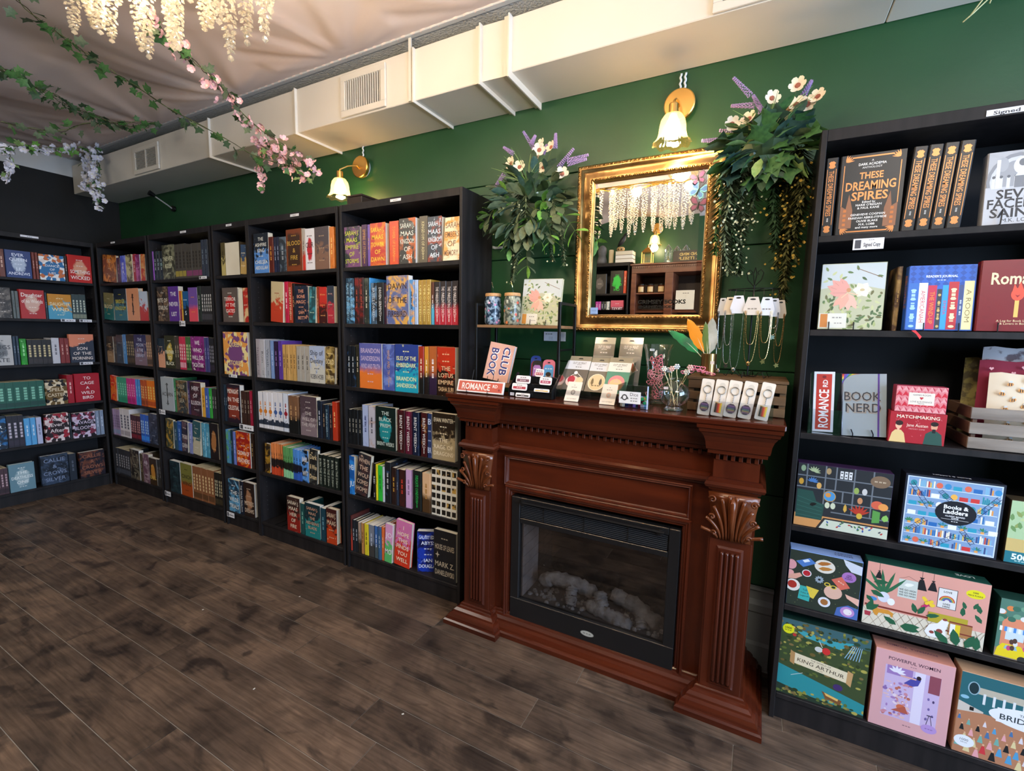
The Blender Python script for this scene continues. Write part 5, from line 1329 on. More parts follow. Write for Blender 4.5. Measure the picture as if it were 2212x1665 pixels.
# keychains in clear holder
kh = thing('clear_card_holder', 'long clear plastic tray holding five keychain cards on mantel', 'holder', (1.985,-0.350,MZ), 0.0)
for y,h in ((-0.022,0.056),(0.022,0.072)): MB().box(-0.118,0.122,y-0.001,y+0.001,0.0005,h).build('side_wall', M_clear, kh)
for x in (-0.117,-0.072,-0.028,0.018,0.064,0.121): MB().box(x-0.001,x+0.001,-0.021,0.021,0.001,0.066 if x < 0.1 else 0.084).build('divider', M_clear, kh)
for i, x in enumerate((1.893,1.937,1.978,2.023,2.074)):
    rl_ = 0.08+0.02*i; fl = i in (1,4); lab = 'white card with %s keychain, %s of five in clear tray' % ('striped flag' if fl else 'round badge', ['leftmost','second from left','middle one','second from right','rightmost'][i])
    o, p = card('keychain', lab, 'keychain', x+0.003,-0.360,MZ+0.002,0.041,0.130,0.0015,flat('dcd2c6'),0.26,0.03,'keychains in the clear tray',rad=0.005); o.rotation_euler[1] = rl_; o.location.x -= 0.005
    p.ell(0.002,0.110,0.010,0.010,flat('c8c0b4'),18); p.build('card_print', o)
    ring = MB().tube([(0.002+0.013*math.cos(a*PI/10),-0.004,0.092+0.014*math.sin(a*PI/10)) for a in range(20)],0.0014,6,closed=True); ring.build('split_ring', mat('dark_steel',(0.35,0.33,0.30),0.3,1.0), o, smooth=True)
    pts = [(0.001+0.001*(k%2),-0.004,0.078-k*0.003) for k in range(10)]; MB().tube(pts,[0.0012 if k%2 else 0.0022 for k in range(10)],6).build('chain', silver, o)
    p = Print(-0.0035)
    if fl:
        for q, c_ in enumerate(('181818','704028','c02828','e08030','e8d040')): p.rect(-0.010+q*0.0042,-0.0058+q*0.0042,0.012,0.046,flat(c_))
        p.poly([(-0.011,0.046),(0.011,0.046),(0.011,0.049),(0,0.044),(-0.011,0.049)],flat('c8a860'))
    else:
        p.ell(0,0.030,0.0155,0.0175,flat('403848'),10); 
        for q, c_ in enumerate(('8a6878','a89860','587a70','504878','7a5890')): p.rect(-0.011,0.011,0.018+q*0.0048,0.0212+q*0.0048,flat(c_))
    p.build('charm', o)
for nm,x,z in (('white L-shaped shelf bracket fixed to green wall by bookcase',0.835,1.818),):
    o = thing('wall_bracket', nm, 'bracket', (x,-0.002,z)); MB().box(-0.018,0.028,-0.003,0,-0.006,0.006,c=0.0005).build('plate', flat('b8bab8',0.3), o); MB().box(-0.018,-0.015,-0.028,-0.003,-0.006,0.006).build('flange', flat('b8bab8',0.3), o)

# ================================================================ gift bookcase contents
RX = 2.178; SF = -0.262
def shz(i): return SZ[i]+0.0004
# matching black and copper hardbacks
def spire(x0, x1, face, lab, tilt=0.0, zoff=0):
    w, t, h = 0.158, x1-x0, 0.243
    if face == 'f': w, t = x1-x0, 0.034
    o = make_book('book', lab, 'book', w, t, h, '18181c', '1e1c22', 'd07838', 'p', [], ((x0+x1)/2, SF, shz(0)+(t/2*math.sin(abs(tilt)) if tilt else 0)), 0, face, True, 'copper-lettered black hardbacks', tilt)
    cop = mat('copper_foil', (0.58,0.235,0.085), 0.32, 0.5)
    p = Print(-t/2 if face == 'f' else -w/2)
    if face == 'f':
        m_ = 0.010; X = w/2-m_; 
        for a,b_,c_,d_ in ((-X,-X+0.0022,m_,h-m_),(X-0.0022,X,m_,h-m_)): p.rect(a,b_,c_+0.02,d_-0.02,cop)
        p.rect(-X+0.02,X-0.02,m_-0.003,m_+0.001,cop); p.rect(-X+0.02,X-0.02,h-m_-0.001,h-m_+0.003,cop)
        for sx in (-1,1):
            for sz, zz in ((-1,h-m_-0.01),(1,m_+0.01)):
                for k in range(5): p.leaf(sx*(X-0.004),zz,0.022,0.004,(PI if sx > 0 else 0)+sx*sz*(0.15+k*0.32),cop)
            p.poly([(sx*X,0.02),(sx*(X-0.032),0.02),(sx*(X-0.032),0.075),(sx*(X-0.020),0.125),(sx*(X-0.014),0.080),(sx*X,0.090)],mat('copper_tint',(0.28,0.12,0.06),0.5))
            for k in range(4): p.rect(sx*(X-0.012)-0.004,sx*(X-0.012)+0.004,0.028+k*0.014,0.036+k*0.014,flat('c07038'))
        wt = flat('ece8e4')
        p.text('A',0,0.222,0.006,wt); p.text('DARK ACADEMIA',0,0.212,0.0075,wt,0.07,bold=.02); p.text('ANTHOLOGY',0,0.202,0.006,wt,0.05)
        p.text('THESE',0,0.178,0.020,cop,0.060,bold=.02); p.text('DREAMING',0,0.148,0.026,cop,0.126,bold=.02,fit=True); p.text('SPIRES',0,0.117,0.026,cop,0.092,bold=.02,fit=True)
        for t_, z_ in (('Edited by',0.098),("MARIE O'REGAN",0.089),('& PAUL KANE',0.080),('GENEVIEVE COGMAN',0.060),('FARIDAH ABIKE-IYIMIDE',0.050),('OLIVIE BLAKE',0.040),('M.K. LOBB',0.030),('and many more',0.021)): p.text(t_,0,z_,0.0065,wt,0.098,bold=.015)
        p.build('title_lettering', o)
    else:
        b = MB()
        def uv(u,v): return (-w/2-0.0005, -u, v)
        X = t/2-0.004
        for (a,b_,c_,d_) in ((-X,-X+0.0016,0.035,h-0.035),(X-0.0016,X,0.035,h-0.035)): b.add([uv(a,c_),uv(b_,c_),uv(b_,d_),uv(a,d_)],[(0,1,2,3)],cop)
        for zz in (0.022,h-0.022): b.add([uv(0.85*X*math.cos(a*PI/6)*(1 if a%2 else .6),zz+0.013*math.sin(a*PI/6)*(1 if a%3 else .8)) for a in range(12)],[tuple(range(12))],cop)
        V,F,wd = text_geo('THESE DREAMING SPIRES',2,0.01); hh = t*0.42; k = hh/0.72; kx = min(0.140/wd,k*1.5)
        b.add([(-w/2-0.0006, -(v[1]*k-hh/2), h-0.040-v[0]*kx) for v in V],F,cop)
        V,F,wd = text_geo('~'); b.add([(-w/2-0.0006, -(v[1]*k*.4-hh*.2), 0.056-v[0]*0.003) for v in V],F,flat('d8d4d0'))
        b.build('title_lettering', None, o)
    return o
spire(2.199,2.232,'s','black spine-out hardback with copper lettering, first on gift bookcase top shelf')
spire(2.238,2.402,'f','black face-out hardback with copper title frame on gift bookcase top shelf')
tl_ = math.radians(3)
for i, x in enumerate((2.406,2.441,2.476,2.511)):
    spire(x,x+0.033,'s','black spine-out hardback with copper lettering, %s right of the face-out copy' % ['first','second','third','fourth'][i],tl_)
o = thing('book', 'grey hardback with stone saints cover beside black copper spines', 'book', (2.668,-0.232,shz(0)+0.002), 0, None, (-0.08,0,0))
cov, pg = book_geo(0.150,0.036,0.205); cv = cov.build('cover', cover_mat('p'), o); cv['c1'] = c3('b0b2b8'); cv['c2'] = c3('a0a2a8'); cv['c3'] = c3('202020'); pg.build('pages', flat('a03028'), o)
p = Print(-0.018, (-.074,.074,0,.203)); W2, H2 = 0.148, 0.203; g = lambda s: flat(s)
for k, c_ in enumerate(('8c8e94','c8cace','9a9ca2')): p.ell(-W2*.05,H2*.60,W2*(.45-.05*k),H2*(.38-.05*k),g(c_))
p.rect(-W2/2,W2/2,0,H2*.52,g('bcbec4'))
for i in range(9): x = -W2*.42+i*W2*.105; p.rect(x,x+W2*.05,H2*.5,H2*.66,g('d4d6da')); p.ell(x+W2*.025,H2*.66,W2*.025,H2*.02,g('606268'))
p.ell(0,H2*.80,W2*.13,H2*.12,g('d8dade')); p.ell(0,H2*.84,W2*.06,H2*.05,g('707278')); p.poly([(-W2*.1,H2*.66),(0,H2*.76),(W2*.1,H2*.66)],g('e0e2e6')); p.rect(-W2*.1,W2*.1,H2*.5,H2*.66,g('7a7c82'))
for sx in (-1,1): p.ell(sx*W2*.28,H2*.83,W2*.08,H2*.10,g('a8aab0')); p.rect(sx*W2*.34-0.004,sx*W2*.34+0.004,H2*.5,H2*.9,g('e4e6ea'))
dk = flat('24242a')
p.text('SEVEN',0,H2*.42,0.026,dk,0.10,bold=.02,fit=True); p.text('FACELESS',0,H2*.29,0.026,dk,0.134,bold=.02,fit=True); p.text('SAINTS',0,H2*.16,0.026,dk,0.12,bold=.02,fit=True); p.text('M.K. LOBB',0,H2*.055,0.011,dk,0.08)
p.build('cover_art', o)
MB().tube([(-0.035,-0.026,0.040),(-0.038,-0.028,-0.001),(-0.038,0.03,-0.001)],0.0018,6).build('wire_stand', M_metalblk, o)
def tagcard(x, z, w, h, txt, lab, y=-0.2785, c_='e8e8ee', pic=False, rz=0, grp=None):
    o = thing('shelf_label', lab, 'label', (x,y,z), rz, grp); MB().box(-w/2,w/2,-0.0006,0,0,h).build('card', flat(c_), o)
    p = Print(-0.0006); p.text(txt, (w*.12 if pic else 0), h*.44, h*(.34 if txt != 'Signed Copies' else .6), flat('303038'), w*(.55 if pic else .9), bold=.02, fit=txt != '~')
    if pic: p.rect(-w*.44,-w*.24,h*.12,h*.88,flat('484850')); p.text('~',w*.1,h*.84,h*.08,flat('505058'),w*.5)
    p.build('lettering', o); return o
tagcard(2.328,1.6715,0.078,0.034,'Signed Copy','white signed copy label on top shelf of gift bookcase',pic=True,y=-0.2772)
tagcard(2.640,2.0180,0.150,0.016,'Signed Copies','white signed copies label on top edge of gift bookcase',y=-0.2772)
TG = [('E',0.455,2.035,0.075,0.014),('F',0.40,2.035,0.070,0.013),('C',0.49,2.035,0.075,0.014),('D',0.20,2.035,0.060,0.013),('B',0.30,2.035,0.07,0.013),('L',0.42,2.035,0.10,0.014)]
for k, u, z, w, h in TG:
    (ox,oy), rz, W, D, cn, _ = CASES[k]; P = Vector((ox,oy,0))+Matrix.Rotation(rz,3,'Z') @ Vector((u,-0.0012,0))
    tagcard(P.x, z-0.008, w, h, '~', 'tiny white label on top edge of %s' % cn, y=P.y, rz=rz)
for k, u, sh, w, h, wd in (('C',0.70,0,0.09,0.018,'top'),('C',0.41,1,0.075,0.038,'second'),('C',0.05,3,0.09,0.036,'fourth'),('C',0.05,5,0.085,0.038,'bottom'),('D',0.165,2,0.09,0.020,'third'),('D',0.285,3,0.15,0.036,'fourth'),('D',0.055,5,0.085,0.036,'bottom'),
                          ('L',0.60,1,0.09,0.022,'second, left of its neighbour,'),('L',0.71,1,0.08,0.022,'second, right of its neighbour,'),('L',0.69,2,0.085,0.022,'third')):
    (ox,oy), rz, W, D, cn, _ = CASES[k]; P = Vector((ox,oy,0))+Matrix.Rotation(rz,3,'Z') @ Vector((u,-0.0012,0))
    tagcard(P.x, SZ[sh]-h+(0.004 if sh < 5 else -0.004), w, h, '~', 'white price label on %s shelf of %s' % (wd, cn), y=P.y, pic=True, rz=rz)
# shelf 2: sketchbook, journals
o = thing('journal', 'square sketchbook with pink winged flower figure in gift bookcase', 'book', (2.303,-0.245,shz(1)+0.002), 0, 'flower cover sketchbooks', (-0.08,0,0))
cov, pg = book_geo(0.172,0.018,0.214); cv = cov.build('cover', cover_mat('b'), o); cv['c1'] = c3('a8ac90'); cv['c2'] = c3('98a078'); cv['c3'] = c3('c0c0a8'); pg.build('pages', M_page2, o)
p = Print(-0.009, (-.085,.085,0,.213)); fairy_art(p,0.170,0.212); p.rect(-0.084,-0.008,0.004,0.052,flat('dcdcd4')); p.rect(-0.080,-0.060,0.006,0.050,flat('c88040')); p.text('~',-0.034,0.038,0.005,flat('707070'),0.03); p.text('~',-0.03,0.02,0.004,flat('707070'),0.03); p.build('cover_art', o)
for x in (-0.055,0.012): MB().tube([(x,-0.012,0.024),(x,-0.014,-0.001),(x,0.02,-0.001)],0.0016,6).build('wire_stand', M_metalblk, o)
make_book('book', 'brown spine-out book just left of the blue reader journal', 'book', 0.12,0.012,0.200,'5a4030','a08050','c0a060','b',['~'],(2.424,-0.235,shz(1)),0,'s')
o = thing('journal', 'blue journal showing a row of colourful spines in gift bookcase', 'book', (2.522,-0.240,shz(1)+0.002), 0, None, (-0.07,0,0.08))
cov, pg = book_geo(0.160,0.030,0.196); cv = cov.build('cover', cover_mat('p'), o); cv['c1'] = c3('2858b0'); cv['c2'] = c3('2450a0'); cv['c3'] = c3('202020'); pg.build('pages', M_page2, o)
p = Print(-0.015); W2, H2 = 0.158, 0.194; p.rect(-W2/2,W2/2,0.002,H2,flat('2a5cb8'))
for i in range(8):
    for j in range(4): p.poly([(-W2/2+W2*(i+.5)/8+a*0.008,H2*.72+j*0.016+b_*0.008) for a,b_ in ((0,1),(1,0),(0,-1),(-1,0))],flat('1f4a9c'))
p.text("READER'S JOURNAL",0,H2*.84,0.007,flat('e8ecf8'),0.075,bold=.02); p.text('~',0,H2*.78,0.004,flat('c0d0f0'),0.03)
sp = [('3068b8','a0c8f0',.155,.74),('e8ece8','c03040',.14,.74),('c02848','e89030',.14,.70),('303038','c8a860',.08,.64),('2f98d8','c04060',.09,.70),('b82830','e8d8a8',.155,.75),('384878','c0c8e0',.07,.70),('e0d8a0','907848',.15,.76)]
x = -W2/2+0.002
for i,(a,b_,wf,hf) in enumerate(sp):
    w_ = W2*wf*1.0; p.rect(x,x+w_-0.001,0.003,H2*hf,flat(a))
    t_ = ['~','AMERICANAH','THE WIND-UP','~','EMMA','~','~','A ROOM']; p.text(t_[i],x+w_/2,H2*hf*.5,w_*.5,flat(b_),H2*.5,rot=-PI/2,fit=True)
    if i in (0,3,5): 
        for q in range(5): p.ell(x+w_/2,0.012+q*H2*hf*.19,w_*.28,0.004,flat(b_))
    x += w_
p.build('cover_art', o)
b = MB(); V,F,wd = text_geo('BIBLIOPHILE',2,0.01); b.add([(-0.0805,-(v[1]*0.022-0.008),0.168-v[0]*0.10/wd) for v in V],F); b.build('spine_lettering', flat('c08050'), o)
MB().prism([(0,0),(0.010,0.001),(0.026,-0.018),(0.022,-0.026),(0.012,-0.010)],0,0.0006,M=Matrix.Translation((-0.070,-0.042,-0.004)) @ Matrix(((1,0,0,0),(0,0,1,0),(0,1,0,0),(0,0,0,1)))).build('ribbon_marker', flat('e02830'), o)
for x in (-0.035,0.048): MB().tube([(x,-0.020,0.022),(x,-0.021,-0.001),(x,0.02,-0.001)],0.0016,6).build('wire_stand', M_metalblk, o)
o = thing('journal', 'dark red journal with burning match cut by right photo edge', 'book', (2.690,-0.240,shz(1)+0.002), 0, None, (-0.06,0,0.0))
cov, pg = book_geo(0.165,0.030,0.204); cv = cov.build('cover', cover_mat('p'), o); cv['c1'] = c3('7a1c26'); cv['c2'] = c3('701a24'); cv['c3'] = c3('202020'); pg.build('pages', M_page2, o)
p = Print(-0.015); cm_ = flat('f0dcae'); p.text('Romance',0.006,0.152,0.034,cm_,0.128,bold=.02,fit=True); p.rect(-0.004,0.005,0.040,0.092,flat('e8b860')); p.ell(0.0005,0.105,0.014,0.018,flat('e05038')); p.poly([(-0.012,0.110),(-0.008,0.135),(-0.001,0.120),(0.004,0.142),(0.012,0.118),(0.014,0.105)],flat('e05038')); p.poly([(0.0005,0.096),(-0.005,0.104),(0.0005,0.102),(0.006,0.104)],flat('901820'))
p.text('A Log for Book Lovers',0,0.030,0.006,cm_,0.08); p.text('(& Lovers in Books)',0,0.022,0.006,cm_,0.07); p.build('cover_art', o)
MB().tube([(-0.035,-0.020,0.024),(-0.035,-0.021,-0.001),(-0.035,0.02,-0.001)],0.0016,6).build('wire_stand', M_metalblk, o)
# shelf 3: sign in clear holder, notebook, games, crate with bags
o = thing('clear_card_holder', 'clear plastic literature holder at left of gift bookcase third shelf', 'holder', (2.262,-0.235,shz(2)))
for x in (-0.047,0.045): MB().prism([(-0.030,0),(0.035,0),(0.035,0.200),(0.030,0.200),(-0.030,0.085)],0,0.002,M=Matrix.Translation((x,0,0)) @ Matrix(((0,0,1,0),(1,0,0,0),(0,1,0,0),(0,0,0,1)))).build('side_wall', M_clear, o)
MB().box(-0.045,0.045,0.031,0.033,0.0,0.205).build('back_wall', M_clear, o); MB().box(-0.045,0.045,-0.031,-0.029,0.0,0.085).build('front_wall', M_clear, o); MB().box(-0.045,0.045,-0.029,0.031,0.0004,0.002).build('base', M_clear, o)
o = thing('road_sign', 'white and red mini street sign upright in clear holder', 'sign', (2.262,-0.230,shz(2)+0.0035), 0, None, (-0.08,-0.04,0))
MB().box(-0.030,0.030,-0.003,0.003,0,0.206,c=0.001).build('plate', flat('e0e4ee'), o)
p = Print(-0.003); p.rect(-0.022,0.022,0.008,0.198,flat('c03a30')); p.text('ROMANCE',0,0.080,0.028,flat('f4f4f8'),0.13,rot=PI/2,bold=.02,fit=True); p.text('RD',0.003,0.166,0.014,flat('f4f4f8'),0.03,rot=PI/2,bold=.02); p.ell(0,0.188,0.006,0.005,flat('802028')); p.build('sign_print', o)
o = thing('notebook', 'silver notebook with rainbow corner and purple elastic band', 'notebook', (2.374,-0.240,shz(2)+0.004), 0, None, (-0.12,-0.06,0))
cov, pg = book_geo(0.118,0.018,0.205); cv = cov.build('cover', mat('holographic_silver',(0.52,0.56,0.64),0.25,0.55), o); pg.build('pages', M_page2, o)
p = Print(-0.009)
for k, c_ in enumerate(('c03838','e08030','e0c840','48a058','4868c0','7048a0')): p.poly([(-0.059,0.205-0.006*k),(-0.059,0.199-0.006*k),(-0.018-0.006*k,0.205) if k == 0 else (-0.018-0.007*(k),0.2048),(-0.018-0.007*(k-1) if k else -0.010,0.2048)],flat(c_))
for dx, c_ in ((0.002,'8a8078'),(0.0,'2c2a30')): p.text('BOOK',-0.004+dx,0.132-dx,0.030,flat(c_),0.098,bold=.05 if dx else .0,fit=True); p.text('NERD',-0.002+dx,0.094-dx,0.030,flat(c_),0.094,bold=.05 if dx else .0,fit=True)
p.rect(0.036,0.041,0,0.205,flat('503080')); p.build('cover_print', o)
for x in (-0.030,0.024): MB().tube([(x-0.005,-0.016,0.022),(x,-0.016,0.008),(x,-0.013,-0.003),(x,0.03,-0.003)],0.0018,6).build('wire_stand', M_metalblk, o)
def gbox(name, lab, cat, x0, x1, z, h, d, side, rz=0, y=None, top=None, grp=None, artz=None):
    w = x1-x0; o = thing(name, lab, cat, ((x0+x1)/2, (SF if y is None else y), z), rz, grp)
    b = MB().box(-w/2,w/2,0,d,0,h,c=0.0012); b.build('box_body', flat(side,0.35), o)
    return o, Print(0.0, (-w/2+0.0008,w/2-0.0008,0.0008,h-0.0008)), w
o, p, w = gbox('card_game', 'red boxed card game with two painted figures, under patterned box', 'game', 2.434,2.571,shz(2),0.098,0.045,'a01c28')
p.rect(-w/2,w/2,0,0.098,flat('a81e2c')); p.text('MATCHMAKING',0,0.084,0.010,flat('f0dcc8'),0.104,bold=.02,fit=True); p.text('Jane Austen',0,0.058,0.010,flat('f0e0d0'),0.052); p.text('MEMORY GAME',0,0.046,0.004,flat('e0a0a0'),0.04)
for i in range(26): a = R_.uniform(0,6.28); p.leaf(R_.uniform(-w*.46,w*.46),R_.choice([R_.uniform(0.066,0.078),R_.uniform(0.09,0.096),R_.uniform(0.004,0.03)]) if True else 0,0.006,0.002,a,flat('c86068'))
p.poly([(-0.066,0),(-0.024,0),(-0.030,0.030),(-0.038,0.040),(-0.052,0.040),(-0.060,0.030)],flat('e0c488')); p.ell(-0.045,0.054,0.008,0.011,flat('e8b898')); p.ell(-0.044,0.062,0.0095,0.008,flat('301c18')); p.rect(-0.048,-0.042,0.038,0.046,flat('e8b898'))
p.poly([(0.018,0),(0.064,0),(0.060,0.034),(0.048,0.044),(0.034,0.044),(0.022,0.034)],flat('2c5048')); p.ell(0.041,0.057,0.008,0.011,flat('d8a080')); p.ell(0.041,0.066,0.0095,0.007,flat('241814')); p.rect(0.037,0.045,0.038,0.050,flat('181c20')); p.build('printed_front', o)
o, p, w = gbox('trivia_game', 'pink and red zigzag boxed trivia game stacked on red box', 'game', 2.442,2.566,shz(2)+0.0984,0.082,0.045,'b04058')
p.rect(-w/2,w/2,0,0.082,flat('d88088'))
for j in range(5):
    for i in range(8):
        x = -w/2+w*i/8; z = j*0.0164; m_ = 'c8283c' if j%2 else 'e0a0a4'; p.poly([(x,z),(x+w/16,z+0.0164),(x+w/8,z),(x+w/16,z+0.004)],flat(m_)); p.poly([(x+w/16,z+0.0164),(x+w/8,z),(x+w/8,z+0.008)],flat('d04858' if j%2 else 'b83048'))
p.rect(-0.030,0.032,0.024,0.062,flat('e8ded2')); p.text('GAMES ROOM',0.001,0.055,0.005,flat('504048'),0.042); p.poly([(0.001,0.040),(-0.004,0.047),(-0.001,0.049),(0.001,0.047),(0.003,0.049),(0.006,0.047)],flat('c03040')); p.text('LOVE & ROMANCE',0.001,0.034,0.005,flat('504048'),0.052); p.text('TRIVIA',0.001,0.028,0.004,flat('504048'),0.022); p.build('printed_front', o)
cb = thing('wooden_crate', 'grey weathered slatted crate of fabric pouches in gift bookcase', 'crate', (2.790,-0.155,shz(2)))
M_grey = wood_mat('grey_weathered_wood', (0.16,0.13,0.11), (0.34,0.30,0.26), 0.7, 3, (1,8,8), 0, 0.3); M_brn = wood_mat('brown_crate_end', (0.08,0.045,0.03), (0.16,0.09,0.06), 0.7, 3, (8,1,8), 0, 0.3)
for z0 in (0.002,0.047,0.092): MB().box(-0.165,0.165,-0.100,-0.093,z0,z0+0.034,c=0.001).build('slat', M_grey, cb); MB().box(-0.165,-0.158,-0.092,0.092,z0,z0+0.034,c=0.001).build('slat', M_brn, cb); MB().box(-0.165,0.165,0.093,0.100,z0,z0+0.034,c=0.001).build('slat', M_brn, cb)
MB().box(-0.150,0.158,-0.090,0.090,0.002,0.006).build('floor_board', M_brn, cb)
for sx in (-0.157,0.158): MB().box(sx,sx+0.010,-0.091,-0.078,0.002,0.124).build('corner_post', M_brn, cb)
def pouch(x,y,w,h,tilt,rz,m,lab,pr=None):
    o = thing('fabric_pouch', lab, 'pouch', (x,y,shz(2)+0.007), 0, 'fabric pouches in the grey crate', (tilt,0.0,rz)); b = MB(); nx, nz = 8, 8; V = []; F = []
    for s in (-1,1):
        for j in range(nz+1):
            for i in range(nx+1):
                u = i/nx*2-1; v = j/nz; e = (1-u*u)**0.5 if abs(u) < 1 else 0; th = 0.011*e**0.6*math.sin(PI*min(1,v*0.9+0.08))**0.5; V.append((u*w/2, s*th+0.0015*math.sin(i*2.2+j), v*h+0.003*math.sin(i*1.7)*v))
    n = (nx+1)*(nz+1)
    for s in (0,1):
        for j in range(nz):
            for i in range(nx): a = s*n+j*(nx+1)+i; q = (a,a+1,a+nx+2,a+nx+1); F.append(q if s == 0 else q[::-1])
    b.add(V,F).build('cloth', m, o, smooth=True)
    if pr: p = Print(-0.0128); pr(p,w,h); p.build('printed_pattern', o)
def hearts(p,w,h):
    for i in range(40):
        x = -w*.44+w*.88*((i*0.37)%1); z = 0.03*h+h*.92*(i/40); s = 0.0055
        if abs(x) < w*.40: p.poly([(x,z-s),(x-s,z+s*.2),(x-s*.5,z+s*.9),(x,z+s*.4),(x+s*.5,z+s*.9),(x+s,z+s*.2)],flat('e0a8b0'))
def bees(p,w,h):
    for i in range(34):
        x = -w*.42+w*.84*((i*0.618)%1); z = 0.05*h+h*.88*(i/34); a = R_.uniform(-.6,.6); p.ell(x,z,0.0075,0.0052,flat('d8964a'),12,a); p.rect(x-0.0035,x-0.0012,z-0.0045,z+0.0045,flat('3a241c')); p.rect(x+0.0012,x+0.0035,z-0.004,z+0.004,flat('3a241c')); p.ell(x+0.001,z+0.008,0.004,0.003,flat('c8d0d8'),10,a)
pouch(2.740,-0.105,0.20,0.262,-0.02,0.04,noise_mat('olive_print_cloth',(0.35,0.30,0.10),(0.12,0.10,0.05),35,0.8,lo=.45,hi=.55),'olive yellow patterned pouch, rearmost in the grey crate')
pouch(2.770,-0.135,0.20,0.298,0.0,0.0,noise_mat('white_floral_cloth',(0.62,0.60,0.66),(0.20,0.14,0.16),28,0.8,lo=.56,hi=.62),'white pouch with dark floral print, tallest in grey crate')
pouch(2.765,-0.172,0.215,0.258,-0.03,-0.03,noise_mat('burgundy_cloth',(0.22,0.012,0.04),(0.25,0.014,0.045),5,0.8),'burgundy pouch with pink outlined hearts in grey crate',hearts)
pouch(2.775,-0.205,0.205,0.222,-0.05,0.02,noise_mat('cream_cloth',(0.72,0.60,0.44),(0.76,0.66,0.52),5,0.8),'cream pouch printed with bees, frontmost in the grey crate',bees)

def puzzle(lab, x0, x1, sh, h, d, side, rz=0, y=None, tilt=0.0):
    o, p, w = gbox('boxed_puzzle', lab, 'puzzle', x0, x1, shz(sh), h, d, side, rz, y)
    return o, p, w
# shelf 4
o, p, w = puzzle('puzzle box showing dark cabinet of curiosities and green armchair', 2.200,2.462,3,0.222,0.055,'3a2448'); H=0.222
p.rect(-w/2,w/2,0,H,flat('262a30')); fr='6a727c'
for z in (0.062,0.098,0.138,0.178): p.rect(-w/2 if z > .1 else -w*.1,w/2,z,z+0.004,flat(fr))
for x,z0,z1 in ((-0.105,.14,H),(-0.052,.10,H),(-0.022,.14,H),(0.028,.0625,H),(0.078,.0625,H),(-0.052,.062,.10),(0.0,.10,.138)): p.rect(x,x+0.004,z0,z1,flat(fr))
p.rect(-w/2,w/2,0,0.045,flat('c89058')); p.poly([(-0.065,0.0),(w/2,0.0),(w/2,0.040),(-0.045,0.040)],flat('302c2c')); p.poly([(-0.056,0.003),(w/2,0.003),(w/2,0.035),(-0.040,0.035)],flat('c8d0c0'))
for i in range(22): p.leaf(R_.uniform(-0.04,w*.46),R_.uniform(0.008,0.032),0.010,0.005,R_.uniform(0,3),flat(R_.choice(['3858a0','b03838','48784a','485058'])))
p.poly([(-w/2+0.004,0.030),(-0.050,0.030),(-0.046,0.086),(-0.070,0.094),(-0.082,0.128),(-w/2+0.004,0.130)],flat('244a44')); 
for i in range(5): p.line(-w/2+0.006,0.040+i*0.016,-0.052,0.036+i*0.012,0.0012,flat('3a6a62'))
p.leaf(-0.088,0.078,0.022,0.012,0.4,flat('141414')); p.ell(-0.036+0.002,0.118,0.018,0.019,flat('c09038')); p.ell(-0.034,0.118,0.016,0.017,flat('4a90c8')); p.ell(-0.038,0.122,0.008,0.008,flat('d09048'))
for a in range(7): p.leaf(-0.084,0.196,0.020,0.005,a*0.45-.1,flat('a8b890')); p.leaf(-0.085,0.160,0.018,0.005,a*0.45+.1,flat('4878b8')); p.leaf(0.050,0.070,0.034,0.007,0.5+a*0.35,flat('b03828'))
for k in range(3): p.rect(-0.010+k*0.012,-0.001+k*0.012,0.184,0.210,flat('d8dce0')); p.ell(-0.0055+k*0.012,0.203,0.003,0.002,flat('303840')); p.ell(-0.0055+k*0.012,0.191,0.003,0.002,flat('303840'))
p.ell(0.098,0.190,0.026,0.020,flat('7a6450')); p.text('~',0.098,0.190,0.006,flat('c8b8a0'),0.03); p.ell(0.096,0.112,0.016,0.014,flat('d06048')); p.ell(0.112,0.108,0.013,0.012,flat('e09850')); p.leaf(0.012,0.070,0.030,0.010,1.57,flat('c8a048')); p.ell(0.052,0.066,0.008,0.010,flat('c8a840')); p.poly([(0.086,0.050),(0.106,0.054),(0.106,0.090),(0.086,0.094)],flat('58984a')); p.leaf(0.118,0.060,0.024,0.018,1.4,flat('88c060'))
for x,z,c_ in ((-0.066,0.150,'d8a860'),(-0.115,0.205,'88a080'),(-0.118,0.158,'c89838'),(-0.038,0.086,'c8d0b8'),(-0.022,0.086,'c8d0b8'),(-0.042,0.204,'a89068'),(0.038,0.150,'90a858'),(0.05,0.118,'c08860'),(0.060,0.150,'c8c8c8')): p.ell(x,z,0.007,0.011,flat(c_))
p.build('printed_front', o); p = Print(0); p.rect(-w/2,w/2,H+0.0001,H+0.0008,'3a2448'); 
o, p, w = puzzle('light blue board game box with black oval on bookshelf art', 2.490,2.722,3,0.232,0.060,'12141e'); H=0.232
p.rect(-w/2,w/2,0,H,flat('141a2c')); p.rect(-w/2+.006,w/2-.006,.006,H-.006,flat('c8d8f0')); p.rect(-w/2+.009,w/2-.009,.009,H-.009,flat('7e9cc4'))
